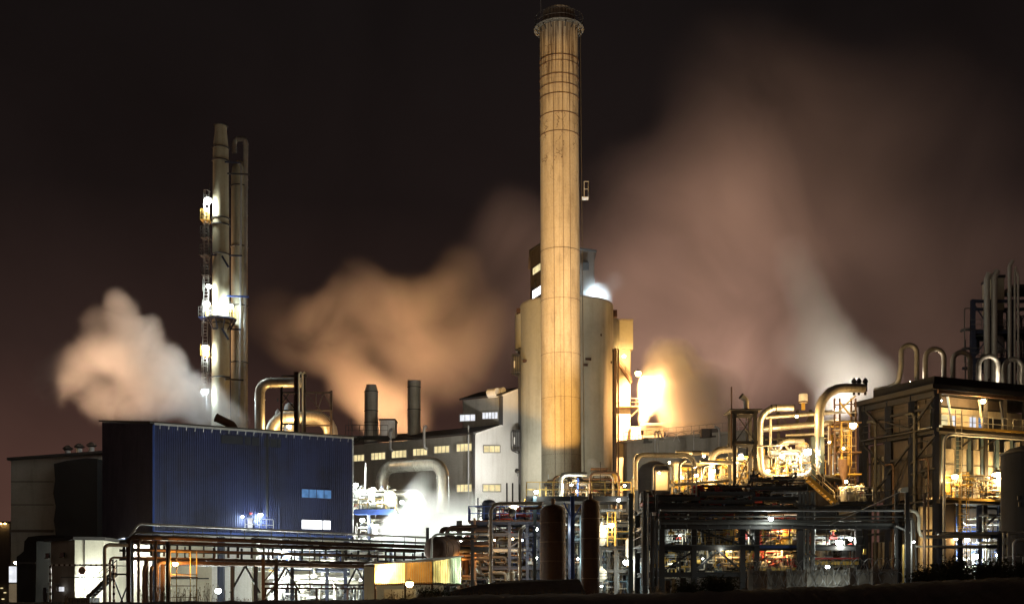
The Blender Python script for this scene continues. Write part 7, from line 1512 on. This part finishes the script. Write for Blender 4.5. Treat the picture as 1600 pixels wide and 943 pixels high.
flood(W(1422, 595, 99.2), W(1440, 560, 97.5), 'ly', 500, 150, 'added hidden lamp on the furnace roof brightening the western roof loops', (1.0, .84, .66), .8, .08)  # added light, tucked out of view on the roof
flood(W(1545, 593, 98.6), W(1560, 560, 104), 'ly', 500, 150, 'added hidden lamp on the furnace roof brightening the eastern loops and tower pipes', (1.0, .84, .66), .8, .08)  # same added roof light for the eastern hoops
flood(W(815, 792, 135), W(890, 580, 158), 'lw', 6500, 120, 'added unseen pale floodlight behind the chimney foot washing the silos', (1.0, .90, .70), .8)  # added to lighten the silo shells without touching the chimney
flood(W(640, 704, 172), W(600, 520, 188), 'lo', 140000, 150, 'added unseen sodium floodlight behind the hall roof lighting the orange cloud', (1.0, .50, .23), .6)  # added from below to turn the cloud orange
flood(W(338, 685, 117.5), W(300, 600, 121), 'lw', 34000, 165, 'added unseen white floodlight behind the blue roof lighting the steam', (1.0, .86, .70), .8)  # added behind the roof to whiten the base of the steam
flood(W(104, 700, 134.5), W(205, 535, 124), 'lo', 46000, 64, 'added sodium floodlight on the roof of the pale block to tint the steam', (1.0, .60, .36), .5)  # added to give the upper steam its orange tone
flood(W(1480, 720, 215), W(1450, 420, 250), 'lo', 110000, 130, 'added unseen sodium floodlight lighting the east smoke', (1.0, .58, .38), .8)  # added light for the smoke towards the east edge
flood(W(374, 700, 116), W(364, 430, 128), 'ly', 10000, 70, 'added unseen floodlight behind the blue roof shining up the tall columns', (1.0, .90, .56), .6)  # added to light the column shells evenly from below
flood(W(808, 735, 143), W(778, 690, 153), 'lw', 3900, 130, 'added hidden white floodlight by the black flues facing the pale gable', (1.0, .97, .92), .8)  # added, hooded so its lens stays unseen; brightens the gable

# ================================================================ sky, moonlight, camera
w = bpy.data.worlds.new('World'); sc.world = w; w.use_nodes = True
N, L = w.node_tree.nodes, w.node_tree.links; bg = N['Background']
sky = N.new('ShaderNodeTexSky'); sky.sky_type = 'NISHITA'; sky.sun_disc = False; sky.sun_elevation = R(-6); sky.sun_rotation = R(200)
tc = N.new('ShaderNodeTexCoord'); sx = N.new('ShaderNodeSeparateXYZ'); L.new(tc.outputs['Generated'], sx.inputs[0])
cr = N.new('ShaderNodeValToRGB'); L.new(sx.outputs[2], cr.inputs[0]); e = cr.color_ramp.elements
e[0].position = 0.0; e[0].color = (.085, .040, .030, 1); e[1].position = 1.0; e[1].color = (.0035, .0028, .0028, 1)
for p, c in ((.10, (.062, .030, .023, 1)), (.20, (.028, .0155, .0128, 1)), (.32, (.0105, .0068, .0062, 1)), (.45, (.0068, .0050, .0048, 1))): k = e.new(p); k.color = c
ad = N.new('ShaderNodeMix'); ad.data_type = 'RGBA'; ad.blend_type = 'ADD'; ad.inputs[0].default_value = 1
sm = N.new('ShaderNodeMix'); sm.data_type = 'RGBA'; sm.blend_type = 'MULTIPLY'; sm.inputs[0].default_value = 1; sm.inputs[7].default_value = (.01, .008, .008, 1)
L.new(sky.outputs[0], sm.inputs[6]); L.new(sm.outputs[2], ad.inputs[6]); L.new(cr.outputs[0], ad.inputs[7]); cn = N.new('ShaderNodeTexNoise'); cn.inputs['Scale'].default_value = 3.2; cn.inputs['Detail'].default_value = 6; cn.inputs['Distortion'].default_value = .5; L.new(tc.outputs['Generated'], cn.inputs['Vector'])
cm = N.new('ShaderNodeMapRange'); cm.inputs[1].default_value = .3; cm.inputs[2].default_value = .7; cm.inputs[3].default_value = .72; cm.inputs[4].default_value = 1.3; L.new(cn.outputs[0], cm.inputs[0])
vm = N.new('ShaderNodeVectorMath'); vm.operation = 'SCALE'; L.new(ad.outputs[2], vm.inputs[0]); L.new(cm.outputs[0], vm.inputs['Scale']); L.new(vm.outputs[0], bg.inputs[0]); bg.inputs[1].default_value = 1.0
sd = bpy.data.lights.new('town_glow', 'SUN'); sd.energy = .06; sd.color = (1.0, .80, .58); sd.angle = R(25)
so = bpy.data.objects.new('town_glow', sd); link(so); so.rotation_euler = V((.5, 1, -.35)).to_track_quat('-Z', 'Y').to_euler()

cd = bpy.data.cameras.new('camera'); co = bpy.data.objects.new('camera', cd); link(co)
cd.sensor_width = 36; cd.lens = 36 * F / 1600; cd.shift_y = (HY - 943 / 2) / 1600; cd.shift_x = 0
cd.clip_start = .5; cd.clip_end = 6000
co.location = (0, 0, CZ); co.rotation_euler = (R(90), 0, 0); sc.camera = co
vs = sc.view_settings; vs.view_transform = 'Standard'; vs.look = 'None'; vs.exposure = 0; vs.gamma = 1; vs.use_curve_mapping = False
cy = sc.cycles
cy.use_denoising = True
try: cy.denoiser = 'OPENIMAGEDENOISE'
except Exception: pass
cy.max_bounces = 5; cy.diffuse_bounces = 2; cy.glossy_bounces = 3; cy.transmission_bounces = 3; cy.volume_bounces = 2; cy.transparent_max_bounces = 8
cy.sample_clamp_indirect = 4; cy.use_light_tree = True
cy.volume_step_rate = 1.0; cy.volume_max_steps = 256
